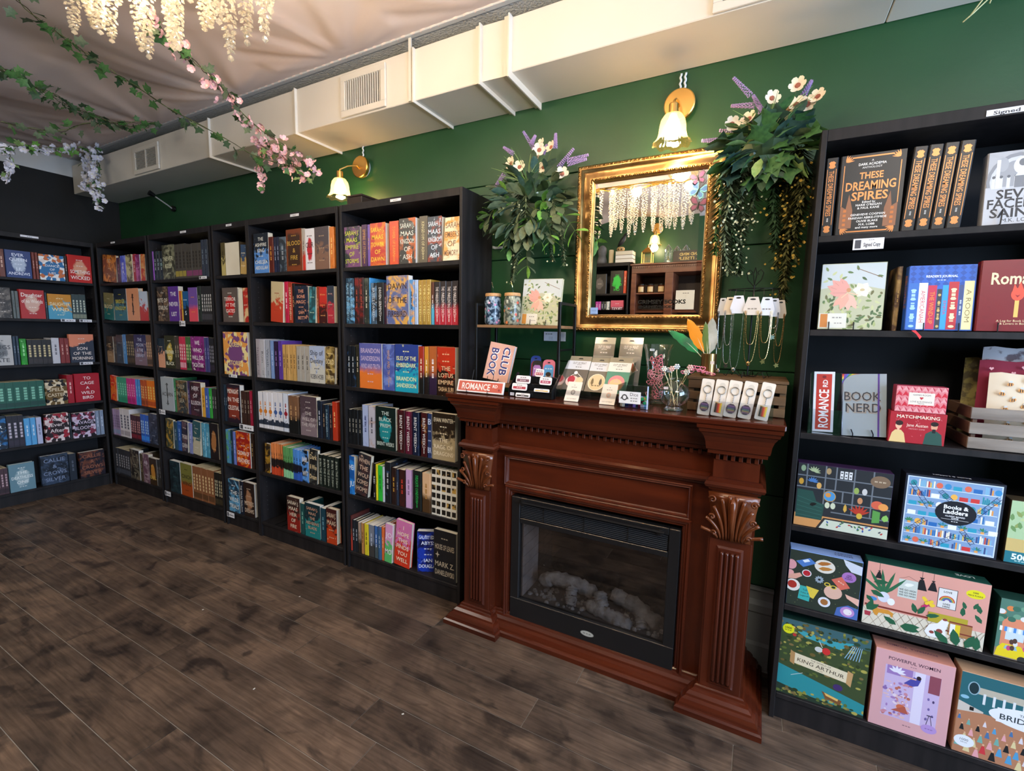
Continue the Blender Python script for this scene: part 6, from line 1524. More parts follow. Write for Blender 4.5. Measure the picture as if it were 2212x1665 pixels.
for j in range(7):
    z = 0.012+j*0.0305; p.rect(-w/2+.011,w/2-.011,z-0.002,z,flat('d0dff4'))
    x = -w/2+0.014
    while x < w/2-0.022:
        k = R_.random()
        if k < .45:
            for q in range(R_.randint(2,5)): hh = R_.uniform(.014,.024); p.rect(x,x+.0036,z,z+hh,flat(R_.choice(['c04838','e09848','3070b0','28889a','ece4d0','384880','d8b858','7ab0d0']))); x += .0042
        elif k < .62: p.ell(x+.008,z+.010,.008,.009,flat(R_.choice(['3888c0','e8e8e8','d86850','e8b050','2c8a98']))); x += .018
        elif k < .8:
            for a in range(5): p.leaf(x+.007,z+.006,.014,.005,.4+a*.55,flat(R_.choice(['2c7a88','388058','4890b8'])))
            p.rect(x+.003,x+.011,z,z+.007,flat('e0a058')); x += .018
        else: p.rect(x,x+.020,z,z+.013,flat(R_.choice(['2868b0','2c98b8','c83838','e8f0f8']))); x += .024
        x += .002
for (xa,za,xb,zb) in ((-.10,.205,-.05,.13),(-.03,.19,.0,.16),(.06,.125,.105,.19),(-.09,.055,-.055,.095),(-.035,.01,.02,.055),(.03,.075,.06,.035)):
    d = Vector((xb-xa,zb-za)).normalized(); nn = Vector((-d.y,d.x))*.0055
    for s in (-1,1): p.line(xa+s*nn.x,za+s*nn.y,xb+s*nn.x,zb+s*nn.y,.0012,flat('203050'))
    for q in range(8): t = (q+.5)/8; cx_, cz_ = xa+(xb-xa)*t, za+(zb-za)*t; p.line(cx_-nn.x,cz_-nn.y,cx_+nn.x,cz_+nn.y,.001,flat('203050'))
p.ell(0.012,0.125,0.048,0.038,flat('12141e')); wt=flat('eceef4'); p.text('Books &',0.012,0.143,0.012,wt,0.064,bold=.03); p.text('Ladders',0.012,0.128,0.013,wt,0.068,bold=.03); p.text('CLASSIC BOARD',0.012,0.114,0.0045,wt,0.05,bold=.02); p.text('GAME',0.012,0.108,0.0045,wt,0.05,bold=.02); p.rect(-0.02,0.044,0.1035,0.1042,wt); p.text('~',0.012,0.098,0.003,wt,0.05)
p.build('printed_front', o)
b = MB(); V,F,wd = text_geo('Books & Ladders',2,0.02); b.add([(0.045-v[0]*0.09/wd, 0.030-v[1]*0.014, H+0.0004) for v in V],[f[::1] for f in F]); b.build('top_lettering', flat('e0e4ec'), o)
o, p, w = puzzle('green leafy 500 piece puzzle box cut by right edge', 2.738,2.938,3,0.190,0.060,'4a4030',y=-0.258); H=0.19
p.rect(-w/2,w/2,0,H,flat('a8c49a')); p.rect(-w/2,w/2,0.03,0.075,flat('c8b070')); p.rect(-w/2,w/2,0,0.036,flat('1f7080')); p.text('500',-w/2+0.034,0.021,0.018,flat('e8f4f4'),0.045,bold=.03); p.text('~',-w/2+0.034,0.008,0.004,flat('c0e0e0'),0.04)
for i in range(60): p.leaf(R_.uniform(-w*.48,w*.48),R_.uniform(0.07,0.18),0.022,0.010,R_.uniform(0,6.3),flat(R_.choice(['6a9058','88a868','4f7a50','8a9a58','b8c890'])))
for i in range(16): p.ell(R_.uniform(-w*.46,w*.46),R_.uniform(0.042,0.070),0.008,0.006,flat(R_.choice(['e8d8d0','d88070','604838','e8c048'])))
p.build('printed_front', o)
# shelf 5
o, p, w = puzzle('puzzle box with food plates and books on dark green', 2.200,2.409,4,0.208,0.055,'6a88c0'); H=0.208
p.rect(-w/2,w/2,0,H,flat('2a342c')); p.poly([(-w/2,H*.985),(-w/2,H),(w/2,H),(w/2,H*.985)],flat('7f9fd0'))
for (x,z,a,b_,c_) in ((0.0,.165,.030,.024,'d8d4cc'),(.03,.080,.026,.024,'d8b0a0'),(-.088,.075,.022,.022,'e0dcd8'),(-.098,.150,.016,.018,'d898a0'),(.008,.038,.018,.018,'d8dce8'),(.07,.145,.020,.018,'a070b8'),(-.05,.128,.014,.013,'d8d8e0')): p.ell(x,z,a,b_,flat(c_))
p.leaf(-.022,.170,.042,.014,.25,flat('a86830')); p.leaf(-.018,.154,.042,.014,.15,flat('b07838')); p.ell(-.05,.128,.011,.010,flat('b02030')); p.ell(.008,.038,.011,.011,flat('a06838')); p.ell(-.090,.077,.014,.014,flat('a83028'))
p.poly([(-.085,.165),(-.045,.185),(-.025,.170),(-.062,.148)],flat('4a78c0')); p.poly([(-.066,.172),(-.050,.180),(-.043,.173),(-.059,.165)],flat('d8e4f0')); p.poly([(.022,.125),(.050,.142),(.076,.108),(.050,.094)],flat('d06858')); p.text('~',.05,.12,.005,flat('f0d0c0'),.02,rot=-.5)
p.poly([(-.070,.030),(-.036,.026),(-.032,.078),(-.066,.080)],flat('38a8a8')); p.poly([(-.048,.082),(-.010,.076),(-.024,.040),(-.034,.044)],flat('d8c048')); p.text('Tall',-.051,.066,.007,flat('1c3840'),.02); p.text('Tales &',-.051,.055,.006,flat('1c3840'),.026); p.text('Legends',-.051,.044,.006,flat('1c3840'),.028)
for a in range(10): p.leaf(-.012,.115,.014,.008,a*.63,flat('90a0b0'))
p.ell(-.012,.115,.004,.004,flat('202428')); p.ell(.012,.104,.009,.007,flat('d8c040')); p.ell(.030,.098,.009,.007,flat('d8c040')); p.ell(.012,.104,.006,.004,flat('2a342c')); p.ell(.030,.098,.006,.004,flat('2a342c'))
p.poly([(.040,.0),(w/2,.0),(w/2,.04),(.075,.046),(.045,.03)],flat('4868b0')); p.ell(.075,.022,.020,.018,flat('b888c8')); p.ell(.076,.022,.012,.011,flat('e8e0e8')); p.poly([(.05,.205),(w/2,.190),(w/2,.160),(.075,.165),(.058,.185)],flat('c8d0e0')); p.ell(-.10,.120,.012,.010,flat('e0a0a0')); p.poly([(-w/2,.11),(-.07,.125),(-.062,.115),(-.08,.1),(-w/2,.095)],flat('d8a090')); p.poly([(w/2,.05),(.07,.07),(.064,.084),(.078,.08),(w/2,.075)],flat('e0b0a0'))
for i in range(40): p.ell(R_.uniform(-w*.47,w*.47),R_.uniform(.01,H*.97),.0012,.0012,flat('8a9a60'),5)
p.text('1000',.07,.151,.005,flat('301840'),.02,bold=.02); p.text('PIECE',.07,.145,.0045,flat('301840'),.02,bold=.02); p.text('PUZZLE',.07,.139,.0045,flat('301840'),.022,bold=.02)
p.build('printed_front', o)
b = MB().add([(-w/2+.002,0.002,H+0.0003),(w/2-.002,0.002,H+0.0003),(w/2-.002,0.053,H+0.0003),(-w/2+.002,0.053,H+0.0003)],[(0,1,2,3)],flat('88a4d8'))
for t_, yy2, hh2 in (("READER'S",0.016,0.010),('SOCIETY',0.030,0.010)):
    V,F,wd = text_geo(t_,2,0.02); b.add([(0.078-v[0]*0.052/wd, yy2+0.008-v[1]*hh2/0.72, H+0.0006) for v in V],F,flat('404a70'))
b.build('printed_top', None, o)
o, p, w = puzzle('wide pink puzzle box with plants, pets and rainbow poster', 2.420,2.722,4,0.218,0.055,'1f4a40'); H=0.218
p.rect(-w/2,w/2,0,H,flat('d89c90')); p.rect(-w/2,w/2,0,.062,flat('d8d0c0'))
for i in range(14): x = -w/2+w*i/13; p.line(x,0,min(w/2,x+.04),.062,.001,flat('8a7868')); p.line(x,.062,min(w/2,x+.04),0,.001,flat('8a7868'))
p.rect(-w/2+.004,w*.10,.066,.072,flat('7a3028')); p.rect(w*.05,w*.36,.06,.092,flat('b0a030')); p.rect(w*.22,w*.40,.030,.072,flat('a87848')); p.rect(w*.22,w*.40,.072,.076,flat('7a3028')); p.rect(w*.05,w*.42,.040,.044,flat('7a3028')); p.rect(w*.23,w*.27,.032,.068,flat('e8e8f0')); p.rect(w*.27,w*.31,.032,.068,flat('e0c828'))
for x,z,s in ((-.118,.165,.8),(-.010,.155,1.25),(.018,.160,1.0)):
    p.line(x,z+.03*s,x,H,.001,flat('141414')); p.poly([(x-.012*s,z),(x+.012*s,z),(x+.004*s,z+.028*s),(x-.004*s,z+.028*s)],flat('1c1c20')); p.poly([(x-.005*s,z+.034*s),(x+.005*s,z+.034*s),(x,z+.026*s)],flat('1c1c20'))
p.rect(-.066,-.018,.118,.180,flat('c8d0cc')); p.leaf(-.052,.160,.026,.012,.3,flat('e8ecec')); p.line(-.066,.180,-.042,.192,.0008,flat('302020')); p.line(-.018,.180,-.042,.192,.0008,flat('302020'))
for k in range(3): p.text('WE GO HIGH',-.042,.145-k*.009,.0055,flat('202828'),.042,bold=.02)
p.rect(.032,.078,.112,.178,flat('303030')); p.rect(.0335,.0765,.1135,.1765,flat('dcdcdc'))
for k, c_ in enumerate(('c04040','d8a040','6a9858','4868b0','6a4890')):
    r0 = .019-k*.0026; p.poly([(.055+r0*math.cos(a),.136+r0*math.sin(a)) for a in [q*PI/12 for q in range(13)]],flat(c_))
p.poly([(.055+.006*math.cos(a),.136+.006*math.sin(a)) for a in [q*PI/12 for q in range(13)]],flat('dcdcdc')); p.text('LOVE',.055,.167,.006,flat('202020'),.02,bold=.02); p.text('LIVES',.055,.127,.0055,flat('202020'),.02,bold=.02); p.text('HERE',.055,.119,.0055,flat('202020'),.02,bold=.02)
p.ell(.118,.178,.022,.014,flat('e0d820')); p.text('1000',.118,.183,.005,flat('303020'),.03,bold=.02); p.text('PIECE PUZZLE',.118,.174,.0045,flat('303020'),.034,bold=.02)
for a in (.9,1.3,1.7,2.1,2.5): p.leaf(-.100,.115,.085,.010,a,flat('2c6848'))
p.ell(-.100,.105,.016,.018,flat('d4d8e8')); p.ell(-.108+.028,.094,.010,.012,flat('e8ecf4')); p.ell(-.128,.092,.012,.007,flat('4888c8')); p.poly([(.0,.090),(.012,.108),(.026,.110),(.022,.12),(.008,.116),(-.004,.104)],flat('b8286a')); 
for i in range(9): p.ell(.010+R_.uniform(-.012,.02),.118+R_.uniform(-.012,.014),.005,.005,flat('e8c838'))
p.poly([(-.125,.050),(-.118,.066),(-.112,.062),(-.085,.064),(-.070,.056),(-.072,.040),(-.080,.050),(-.108,.048),(-.112,.036),(-.118,.038)],flat('d09038')); p.ell(-.121,.066,.009,.009,flat('d09038'))
p.poly([(.010,.024),(.020,.050),(.040,.060),(.052,.080),(.066,.070),(.060,.040),(.064,.012),(.020,.010)],flat('e8e8ec')); p.ell(.046,.034,.008,.008,flat('8a4038')); p.ell(.028,.026,.006,.005,flat('8a4038')); p.ell(.056,.076,.006,.004,flat('8a4038'))
for (x,z,l,a) in ((-.140,.05,.04,1.2),(-.140,.05,.04,.7),(-.05,.02,.05,.2),(-.05,.02,.05,-.1),(-.06,.02,.04,2.6),(.07,.0,.05,2.4),(.09,.0,.055,1.8),(.11,.0,.05,1.2),(.135,.0,.045,1.6),(-.13,.15,.04,.2),(-.135,.12,.04,-.4),(-.145,.10,.03,-.8),(-.015,.075,.034,1.9),(-.010,.075,.034,1.1),(.01,.075,.034,.3),(.135,.12,.03,1.9),(.14,.09,.03,2.2),(.10,.125,.024,1.9),(.118,.13,.024,1.2),(.095,.10,.03,1.6)): p.leaf(x,z,l,l*.42,a,flat('245c40'))
p.poly([(-.146,.045),(-.128,.045),(-.130,.030),(-.144,.030)],flat('a83848')); p.build('printed_front', o)
b = MB(); V,F,wd = text_geo('LOVE',2,0.03); b.add([(0.120-v[0]*0.045/wd, 0.036-v[1]*0.018, H+0.0005) for v in V],F); b.build('top_lettering', flat('c8d0c8'), o)
o, p, w = puzzle('puzzle box with yellow taxi and street trees at right edge', 2.745,2.950,4,0.186,0.060,'1f4038',y=-0.262); H=0.186
p.rect(-w/2,w/2,0,H,flat('507a6c')); p.rect(-w/2+.01,-w/2+.09,.04,.13,flat('d88868')); p.rect(-w/2+.02,-w/2+.06,.06,.10,flat('c8d8e8')); p.rect(-w/2,w/2,.0,.03,flat('8a7868')); p.poly([(-w/2+.002,.004),(-w/2+.085,.004),(-w/2+.085,.026),(-w/2+.066,.032),(-w/2+.056,.046),(-w/2+.016,.046),(-w/2+.006,.030)],flat('e0c820')); p.ell(-w/2+.062,.006,.010,.010,flat('303030')); p.poly([(-w/2+.020,.030),(-w/2+.050,.030),(-w/2+.046,.042),(-w/2+.024,.042)],flat('90b8c8'))
for i in range(8): p.rect(-w/2+.006+i*.010,-w/2+.012+i*.010,.085,.100,flat('4888d0' if i%2 else 'e8e8e8'))
for i in range(50): p.ell(R_.uniform(-w*.49,w*.49),R_.uniform(.12,.18),.009,.008,flat(R_.choice(['3a6a58','d8dce0','d88048','6a9880','f0e0d0'])))
for i in range(26): p.ell(R_.uniform(-w*.45,w*.49),R_.uniform(.03,.08),.005,.008,flat(R_.choice(['c04878','e0a0b0','4878a0','d8d8d8','503830'])))
p.build('printed_front', o)
# bottom shelf
o, p, w = puzzle('thousand piece puzzle box with river, knights and scroll banner', 2.188,2.455,5,0.290,0.060,'16322c'); H=0.29
p.rect(-w/2,w/2,0,H,flat('3a4a2c')); p.rect(-w/2,w/2,H*.86,H,flat('3a6068'))
p.poly([(-w/2,.02),(w/2,.0),(w/2,.05),(.03,.075),(-w/2,.115)],flat('2a8a94')); p.poly([(-.10,.262),(.02,.248),(.09,.26),(.05,.225),(-.05,.235)],flat('3c9aa8')); p.poly([(-w/2,0),(w/2,0),(w/2,.012),(-.02,.02),(-w/2,.04)],flat('26382c'))
for i in range(230):
    x = R_.uniform(-w*.49,w*.49); z = R_.choice([R_.uniform(.10,.24),R_.uniform(.10,.24),R_.uniform(.24,.285),R_.uniform(.005,.03)]); p.ell(x,z,R_.uniform(.003,.010),R_.uniform(.003,.007),flat(R_.choice(['5a6a30','2c3a20','6a5a30','8a8a3c','24402c','7a6840','a8a050','40502c'])),8)
p.ell(-.010,.205,.012,.010,flat('c8cccc')); p.ell(.012,.205,.012,.013,flat('c83030')); p.line(.0,.215,-.01,.235,.002,flat('d0d8d8')); p.line(-.085,.080,-.050,.100,.0015,flat('d8e0e0')); p.ell(-.085,.235,.006,.006,flat('b03030')); p.ell(-.095,.262,.010,.005,flat('d8b060'))
for i in range(6): p.line(.065+.008*i,.20,.085+.005*i,.25,.0022,flat('90b8d8'))
p.ell(-.105,.252,.018,.018,flat('d8d820')); p.text('1000',-.105,.256,.008,flat('303018'),.028,bold=.02); p.text('~',-.105,.247,.004,flat('505020'),.024)
p.poly([(-.085,.170),(.085,.150),(.085,.110),(-.085,.130)],flat('e0d4b8')); p.poly([(-.092,.176),(-.078,.168),(-.078,.122),(-.092,.130)],flat('b08858')); p.poly([(.078,.158),(.094,.152),(.090,.100),(.076,.110)],flat('c09868'))
p.text('THE WORLD OF',0,.153,.006,flat('403020'),.07,rot=-.117); p.text('KING ARTHUR',0,.139,.014,flat('302418'),.14,rot=-.117,fit=True); p.text('~',0,.126,.003,flat('605040'),.09,rot=-.117)
p.poly([(.010,.055),(.070,.040),(.066,.022),(.022,.032)],flat('7a5030')); p.poly([(.018,.052),(.060,.042),(.058,.034),(.024,.042)],flat('e0b868')); p.ell(.055,.085,.014,.012,flat('402c68'))
p.build('printed_front', o)
o, p, w = puzzle('pale pink puzzle box titled in dark letters with framed painting', 2.467,2.668,5,0.275,0.075,'c88878',y=-0.266); H=0.275
p.rect(-w/2,w/2,0,H,flat('d4a2a8')); p.rect(-w/2+.030,w/2-.030,.045,.225,flat('c4b0d8')); p.text('POWERFUL WOMEN',0,.250,.011,flat('40283c'),.13,bold=.01,fit=True); p.text('~',0,.236,.003,flat('604858'),.04); p.text('~',0,.028,.004,flat('604858'),.05)
p.rect(.006,.032,.045,.225,flat('dcd4ec')); p.rect(.042,.070,.165,.225,flat('8a4858')); p.rect(-.066,.0,.195,.225,flat('9878b8'))
for a in range(6): p.leaf(-.04,.205,.024,.008,a*.55,flat('e4e0f0'))
p.poly([(-.02,.175),(.004,.205),(.022,.200),(.016,.178),(-.004,.168)],flat('4848a0')); p.ell(.016,.205,.006,.007,flat('281828')); p.line(-.03,.198,.01,.198,.005,flat('d8a8a0'))
for i in range(80): p.ell(R_.uniform(-.066,.004),R_.uniform(.05,.17),R_.uniform(.002,.008),R_.uniform(.002,.006),flat(R_.choice(['a07ab8','c88898','e0d0e0','b86858','8868a8','dcb8b8'])),8)
p.ell(-.02,.088,.012,.010,flat('c86848')); p.poly([(-.045,.07),(-.01,.095),(.0,.07)],flat('b05848'))
for i in range(10): p.ell(R_.uniform(.044,.068),R_.uniform(.06,.15),.003,.005,flat(R_.choice(['483868','7060a0','c0b0d8'])),8)
p.line(.052,.09,.046,.05,.0015,flat('302848')); p.line(.054,.09,.062,.05,.0015,flat('302848')); p.line(.046,.088,.062,.088,.003,flat('302848')); p.ell(.055,.042,.020,.015,flat('b090d0')); p.text('~',.055,.042,.004,flat('8060a0'),.02); p.build('printed_front', o)
b = MB(); V,F,wd = text_geo('POWERFUL WOMEN',2,0.01); b.add([(0.065-v[0]*0.13/wd, 0.045-v[1]*0.016, H+0.0005) for v in V],F); b.build('top_lettering', flat('805868'), o)
o, p, w = puzzle('puzzle box of dancing couples with large white title plate', 2.682,2.950,5,0.272,0.070,'c09878',y=-0.266); H=0.272
p.rect(-w/2,w/2,0,H,flat('b07a5c')); p.rect(-w/2,w/2,.15,H,flat('28626c')); p.poly([(-w/2,.175),(-w/2+.06,.155),(-w/2+.06,.15),(-w/2,.14)],flat('c8c0b8')); p.rect(-w/2+.04,w/2,.21,.232,flat('b8b0a0'))
for i in range(8): p.rect(-w/2+.055+i*.022,-w/2+.061+i*.022,.18,.215,flat('d8dce0'))
p.ell(-w/2+.032,.225,.014,.022,flat('90b0c0')); p.ell(-w/2+.032,.225,.011,.019,flat('183038')); p.ell(-w/2+.014,.19,.010,.006,flat('88b8d0')); p.rect(-w/2+.028,-w/2+.038,.150,.162,flat('181818'))
for i in range(46):
    x = -w/2+.008+(w-.016)*((i*.618)%1); z = .125-.11*(i/46); s = .7+.9*(1-z/.13); c_ = R_.choice(['d8d0d8','5098c8','e0a0a8','182024','c83840','70a8a0','d8c898','4870a0','181c20'])
    p.poly([(x-.006*s,z-.016*s),(x+.006*s,z-.016*s),(x+.0022*s,z+.004*s),(x-.0022*s,z+.004*s)],flat(c_)); p.ell(x,z+.007*s,.0022*s,.0028*s,flat('d8a888'),8)
P = []
p.ell(.045,.163,.108,.034,flat('e4e6ec'),28); p.rect(-.045,.134,.140,.186,flat('e4e6ec')); p.text('THE WORLD OF',.045,.178,.008,flat('30424c'),.09); p.text('BRIDGERTON',.045,.160,.018,flat('28343c'),.165,bold=.01,fit=True); p.text('~',.045,.145,.003,flat('506070'),.12)
p.ell(-w/2+.026,.042,.024,.020,flat('e4e8f0')); p.text('1000',-w/2+.026,.047,.008,flat('404858'),.03); p.text('PIECES',-w/2+.026,.038,.004,flat('606878'),.024); p.build('printed_front', o)
# empty metal bookend in the lamp-side bookcase
o = thing('metal_bookend', 'empty black wire book stand on bottom shelf of lamp-side bookcase', 'bookend', (-0.645,-0.21,shz(5)))
MB().tube([(0.03,-0.05,0.002),(-0.03,-0.05,0.002),(-0.03,0.03,0.002),(-0.02,0.04,0.16),(0.02,0.04,0.16),(0.03,0.03,0.002)],0.0018,6,closed=True).build('wire', M_metalblk, o)

# ================================================================ leaves, flowers, garlands
def leafmesh(kind):
    b = MB()
    if kind == 'oval':
        P = [(0,0),(0.28,0.17),(0.55,0.23),(0.82,0.15),(1,0)]
    elif kind == 'long': P = [(0,0),(0.3,0.07),(0.6,0.08),(0.85,0.05),(1,0)]
    else: P = [(0,0.02),(0.05,0.38),(0.30,0.26),(0.52,0.52),(0.66,0.20),(1,0)]
    V = []; F = []
    for x, w_ in P: V += [(x,w_,0.10*w_+0.06*math.sin(x*3)),(x,0,0.06*math.sin(x*3)-0.02),(x,-w_,0.10*w_+0.06*math.sin(x*3))]
    for i in range(len(P)-1): a = i*3; F += [(a,a+1,a+4,a+3),(a+1,a+2,a+5,a+4)]
    b.add(V,F); me = bpy.data.meshes.new('leaf_'+kind); me.from_pydata(b.v,[],b.f); me.polygons.foreach_set('use_smooth',[True]*len(b.f)); return me
def leafmat(n, a, b_): 
    m = noise_mat(n, a, b_, 6, 0.55); m.node_tree.nodes['Principled BSDF'].inputs['Subsurface Weight'].default_value = 0.0; return m
LM = {'dark':leafmat('leaf_dark',(0.020,0.055,0.022),(0.045,0.095,0.040)),'mid':leafmat('leaf_mid',(0.075,0.115,0.062),(0.14,0.18,0.10)),'bright':leafmat('leaf_bright',(0.13,0.33,0.045),(0.22,0.48,0.10)),
      'ivy':leafmat('leaf_ivy',(0.035,0.105,0.030),(0.075,0.19,0.050)),'lime':leafmat('leaf_lime',(0.20,0.36,0.10),(0.34,0.48,0.18)),'blue':leafmat('leaf_blue',(0.03,0.085,0.07),(0.06,0.13,0.11)),'olive':leafmat('leaf_olive',(0.07,0.075,0.02),(0.17,0.155,0.045))}
LMesh = {}
def leaf(parent, kind, mt, loc, d, size, rollang=0.0, name='leaf'):
    k = (kind, mt)
    if k not in LMesh: me = leafmesh(kind); me.materials.append(LM[mt]); LMesh[k] = me
    o = put(name, LMesh[k], parent, loc)
    o.rotation_euler = (Vector(d).normalized().to_track_quat('X','Z').to_matrix() @ Matrix.Rotation(rollang,3,'X')).to_euler(); o.scale = (size,size,size); return o
M_stem = flat('5a6a38',0.7); M_stemd = flat('3c3a22',0.7)
def blossommesh(n, r, mpet, mcen, cup=0.35, cr=0.28):
    b = MB()
    for k in range(n):
        a = 2*PI*k/n; ca, sa = math.cos(a), math.sin(a)
        def T(u,v,w_): return (u*ca-v*sa, u*sa+v*ca, w_)
        hw = r*math.sin(PI/n)*1.12
        b.add([T(0,0,0),T(r*.5,-hw*.8,r*cup*.35),T(r*.95,-hw*.55,r*cup),T(r*1.05,0,r*cup*1.05),T(r*.95,hw*.55,r*cup),T(r*.5,hw*.8,r*cup*.35)],[(0,1,2,3,4,5)],mpet)
    b.lathe([(r*cr,0.001),(r*cr*.8,r*.22),(0,r*.26)],8,mcen,caps=False)
    me = bpy.data.meshes.new('blossom'); me.from_pydata(b.v,[],b.f)
    for q in b.mats: me.materials.append(q)
    me.polygons.foreach_set('material_index', b.mi); return me
F_anem = blossommesh(6,0.026,flat('f0e2cc',0.7),flat('9a5a48',0.8),0.45,0.38)
F_white = blossommesh(5,0.016,flat('e4e2ee',0.7),flat('e8e8c8'),0.5); F_pink = blossommesh(5,0.017,flat('e6b6bc',0.7),flat('f0d8c8'),0.5); F_tiny = blossommesh(5,0.0042,flat('c4c8ae',0.8),flat('c8c880'),0.3); F_yel = blossommesh(5,0.0050,flat('a88c34',0.8),flat('a87820'),0.3)
def flower(me, parent, loc, d, name='blossom', s=1.0):
    o = put(name, me, parent, loc); o.rotation_euler = Vector(d).normalized().to_track_quat('Z','Y').to_euler(); o.scale = (s,s,s); return o
M_lav = flat('a890c4',0.8)
def lavender(parent, a, b_):
    a, b_ = Vector(a), Vector(b_); m = MB(); n = 13; L = (b_-a).length
    for i in range(n):
        t = i/n; c = a.lerp(b_,t); r = 0.0090*(1-0.6*t)
        for k in range(5):
            an = k*2*PI/5+i*0.7; d = (b_-a).normalized(); s = d.orthogonal().normalized(); q = d.cross(s)
            p_ = c+(s*math.cos(an)+q*math.sin(an))*r; m.add([tuple(p_+d*0.005),tuple(p_+s*0.0035),tuple(p_+q*0.0035),tuple(p_-s*0.0035),tuple(p_-q*0.0035),tuple(p_-d*0.003)],[(0,1,2),(0,2,3),(0,3,4),(0,4,1),(5,2,1),(5,3,2),(5,4,3),(5,1,4)])
    m.build('lavender_spike', M_lav, parent)
def trail(parent, a, L, mt, fme, nf, drift=0.0, spread=0.03, name='trailing_sprig'):
    """one hanging sprig: fine fern strands in one mesh with small flowers"""
    a = Vector(a); b = MB(); P = []; n = 14
    for i in range(n+1):
        t = i/n; P.append(a+Vector((drift*t+0.008*math.sin(t*7+a.x*50), -0.03*math.sin(PI*min(1,t*1.6))*0.6, -L*t)))
    b.tube(P, [0.0016-0.0009*i/n for i in range(n+1)], 4, M_stem)
    for i in range(int(L*1300)):
        t = R_.random(); k = min(int(t*n), n-1); c = P[k].lerp(P[k+1], t*n-k); an = R_.uniform(0,2*PI); l = spread*R_.uniform(0.3,1.15)*(1-0.4*t)
        e = c+Vector((math.cos(an)*l, math.sin(an)*l*0.5, -l*0.7)); w_ = 0.0045
        s = Vector((0,0,1)).cross(e-c).normalized()*w_ if (e-c).length > 1e-5 else Vector((w_,0,0)); mid = c.lerp(e,0.55)
        b.add([tuple(c),tuple(mid+s),tuple(e),tuple(mid-s)],[(0,1,2,3)],LM[mt])
    b.build(name, None, parent, kind='stuff')
    for i in range(nf):
        t = R_.uniform(0.1,1); k = min(int(t*n), n-1); c = P[k].lerp(P[k+1], t*n-k); an = R_.uniform(PI,2*PI)
        flower(fme, parent, tuple(c+Vector((math.cos(an)*spread*.8, math.sin(an)*spread*.6, -0.01))), (R_.uniform(-.5,.5),-1,R_.uniform(-.2,.5)), 'small_flower', R_.uniform(.65,1.15))
def arrangement(label, c, anem, lav, stems, nleaf, trails, kinds, rad, vs=0.75, vo=0.03):
    o = thing('floral_arrangement', label, 'flowers', c, 0, 'artificial flower arrangements on the green wall'); C_ = Vector(c)
    inv = lambda p_: tuple(Vector(p_)-C_)
    b = MB().box(-0.045,0.045,-0.055,0.09,-0.04,0.03,c=0.003); b.build('wall_planter', flat('a8c4d0',0.5), o)
    fo = MB(); 
    fo.lathe([(0,-0.06),(0.06,-0.05),(0.085,0.0),(0.06,0.05),(0,0.06)], 14, caps=False); fo.build('moss_core', LM['dark'], o)
    for (x,z) in anem:
        y = -0.165+R_.uniform(-.015,.015); q = inv((x,y,z)); MB().tube([(q[0]*.3,q[1]*.2,0.02),(q[0]*.8,q[1]*.7,q[2]*.7),(q[0],q[1]+0.004,q[2])],0.0014,5).build('stem', M_stem, o)
        flower(F_anem, o, q, (R_.uniform(-.5,.4),-1,R_.uniform(-.1,.5)), 'anemone', R_.uniform(.85,1.1))
    for (x0,z0,x1,z1) in lav: lavender(o, inv((x0,-0.15,z0)), inv((x1,-0.15+R_.uniform(-.02,.02),z1)))
    for i in range(nleaf):
        a = R_.uniform(0,2*PI); r = rad*math.sqrt(R_.random()); p_ = (r*math.cos(a)*1.05, -0.055-0.07*R_.random()*(1-r/rad*.6), r*math.sin(a)*vs-vo)
        leaf(o, R_.choice(kinds[0]), R_.choice(kinds[1]), p_, (math.cos(a)+R_.uniform(-.4,.4), -0.5, math.sin(a)*0.8-0.35), R_.uniform(0.06,0.095), R_.uniform(-.8,.8))
    for k in range(14):
        a = R_.uniform(0.1*PI,0.9*PI); l = R_.uniform(0.08,0.17); MB().tube([(0,-0.06,0.0),(l*.5*math.cos(a),-0.09,l*.6*math.sin(a)),(l*1.15*math.cos(a),-0.11,l*math.sin(a))],[0.0022,0.0018,0.0004],4).build('grass_blade', LM['lime'] if k%2 else LM['ivy'], o)
    for S_ in stems:
        P = [Vector(inv(p_)) for p_ in S_]; Q = []
        for i in range(len(P)-1):
            for k in range(5): Q.append(P[i].lerp(P[i+1], k/5))
        Q.append(P[-1]); MB().tube(Q,[0.0022-0.0014*i/len(Q) for i in range(len(Q))],5).build('stem', M_stem, o, smooth=True)
        for i in range(3,len(Q),2):
            d = (Q[i]-Q[i-1]).normalized()
            for s in (-1,1):
                sd = Vector((d.z,0,-d.x))*s; leaf(o, 'oval', 'bright' if R_.random() < 0.38 or i >= len(Q)-2 and s > 0 else 'mid', tuple(Q[i]), (sd*0.8+d*0.7+Vector((0,-0.35,0))), R_.uniform(0.055,0.078), R_.uniform(-.5,.5))
        leaf(o, 'oval', 'bright', tuple(Q[-1]), tuple((Q[-1]-Q[-2])), 0.06)
    for (x,y,z,L,mt,fm,nf,dr,sp_) in trails: trail(o, inv((x,y,z)), L, mt, fm, nf, dr, sp_)
    return o
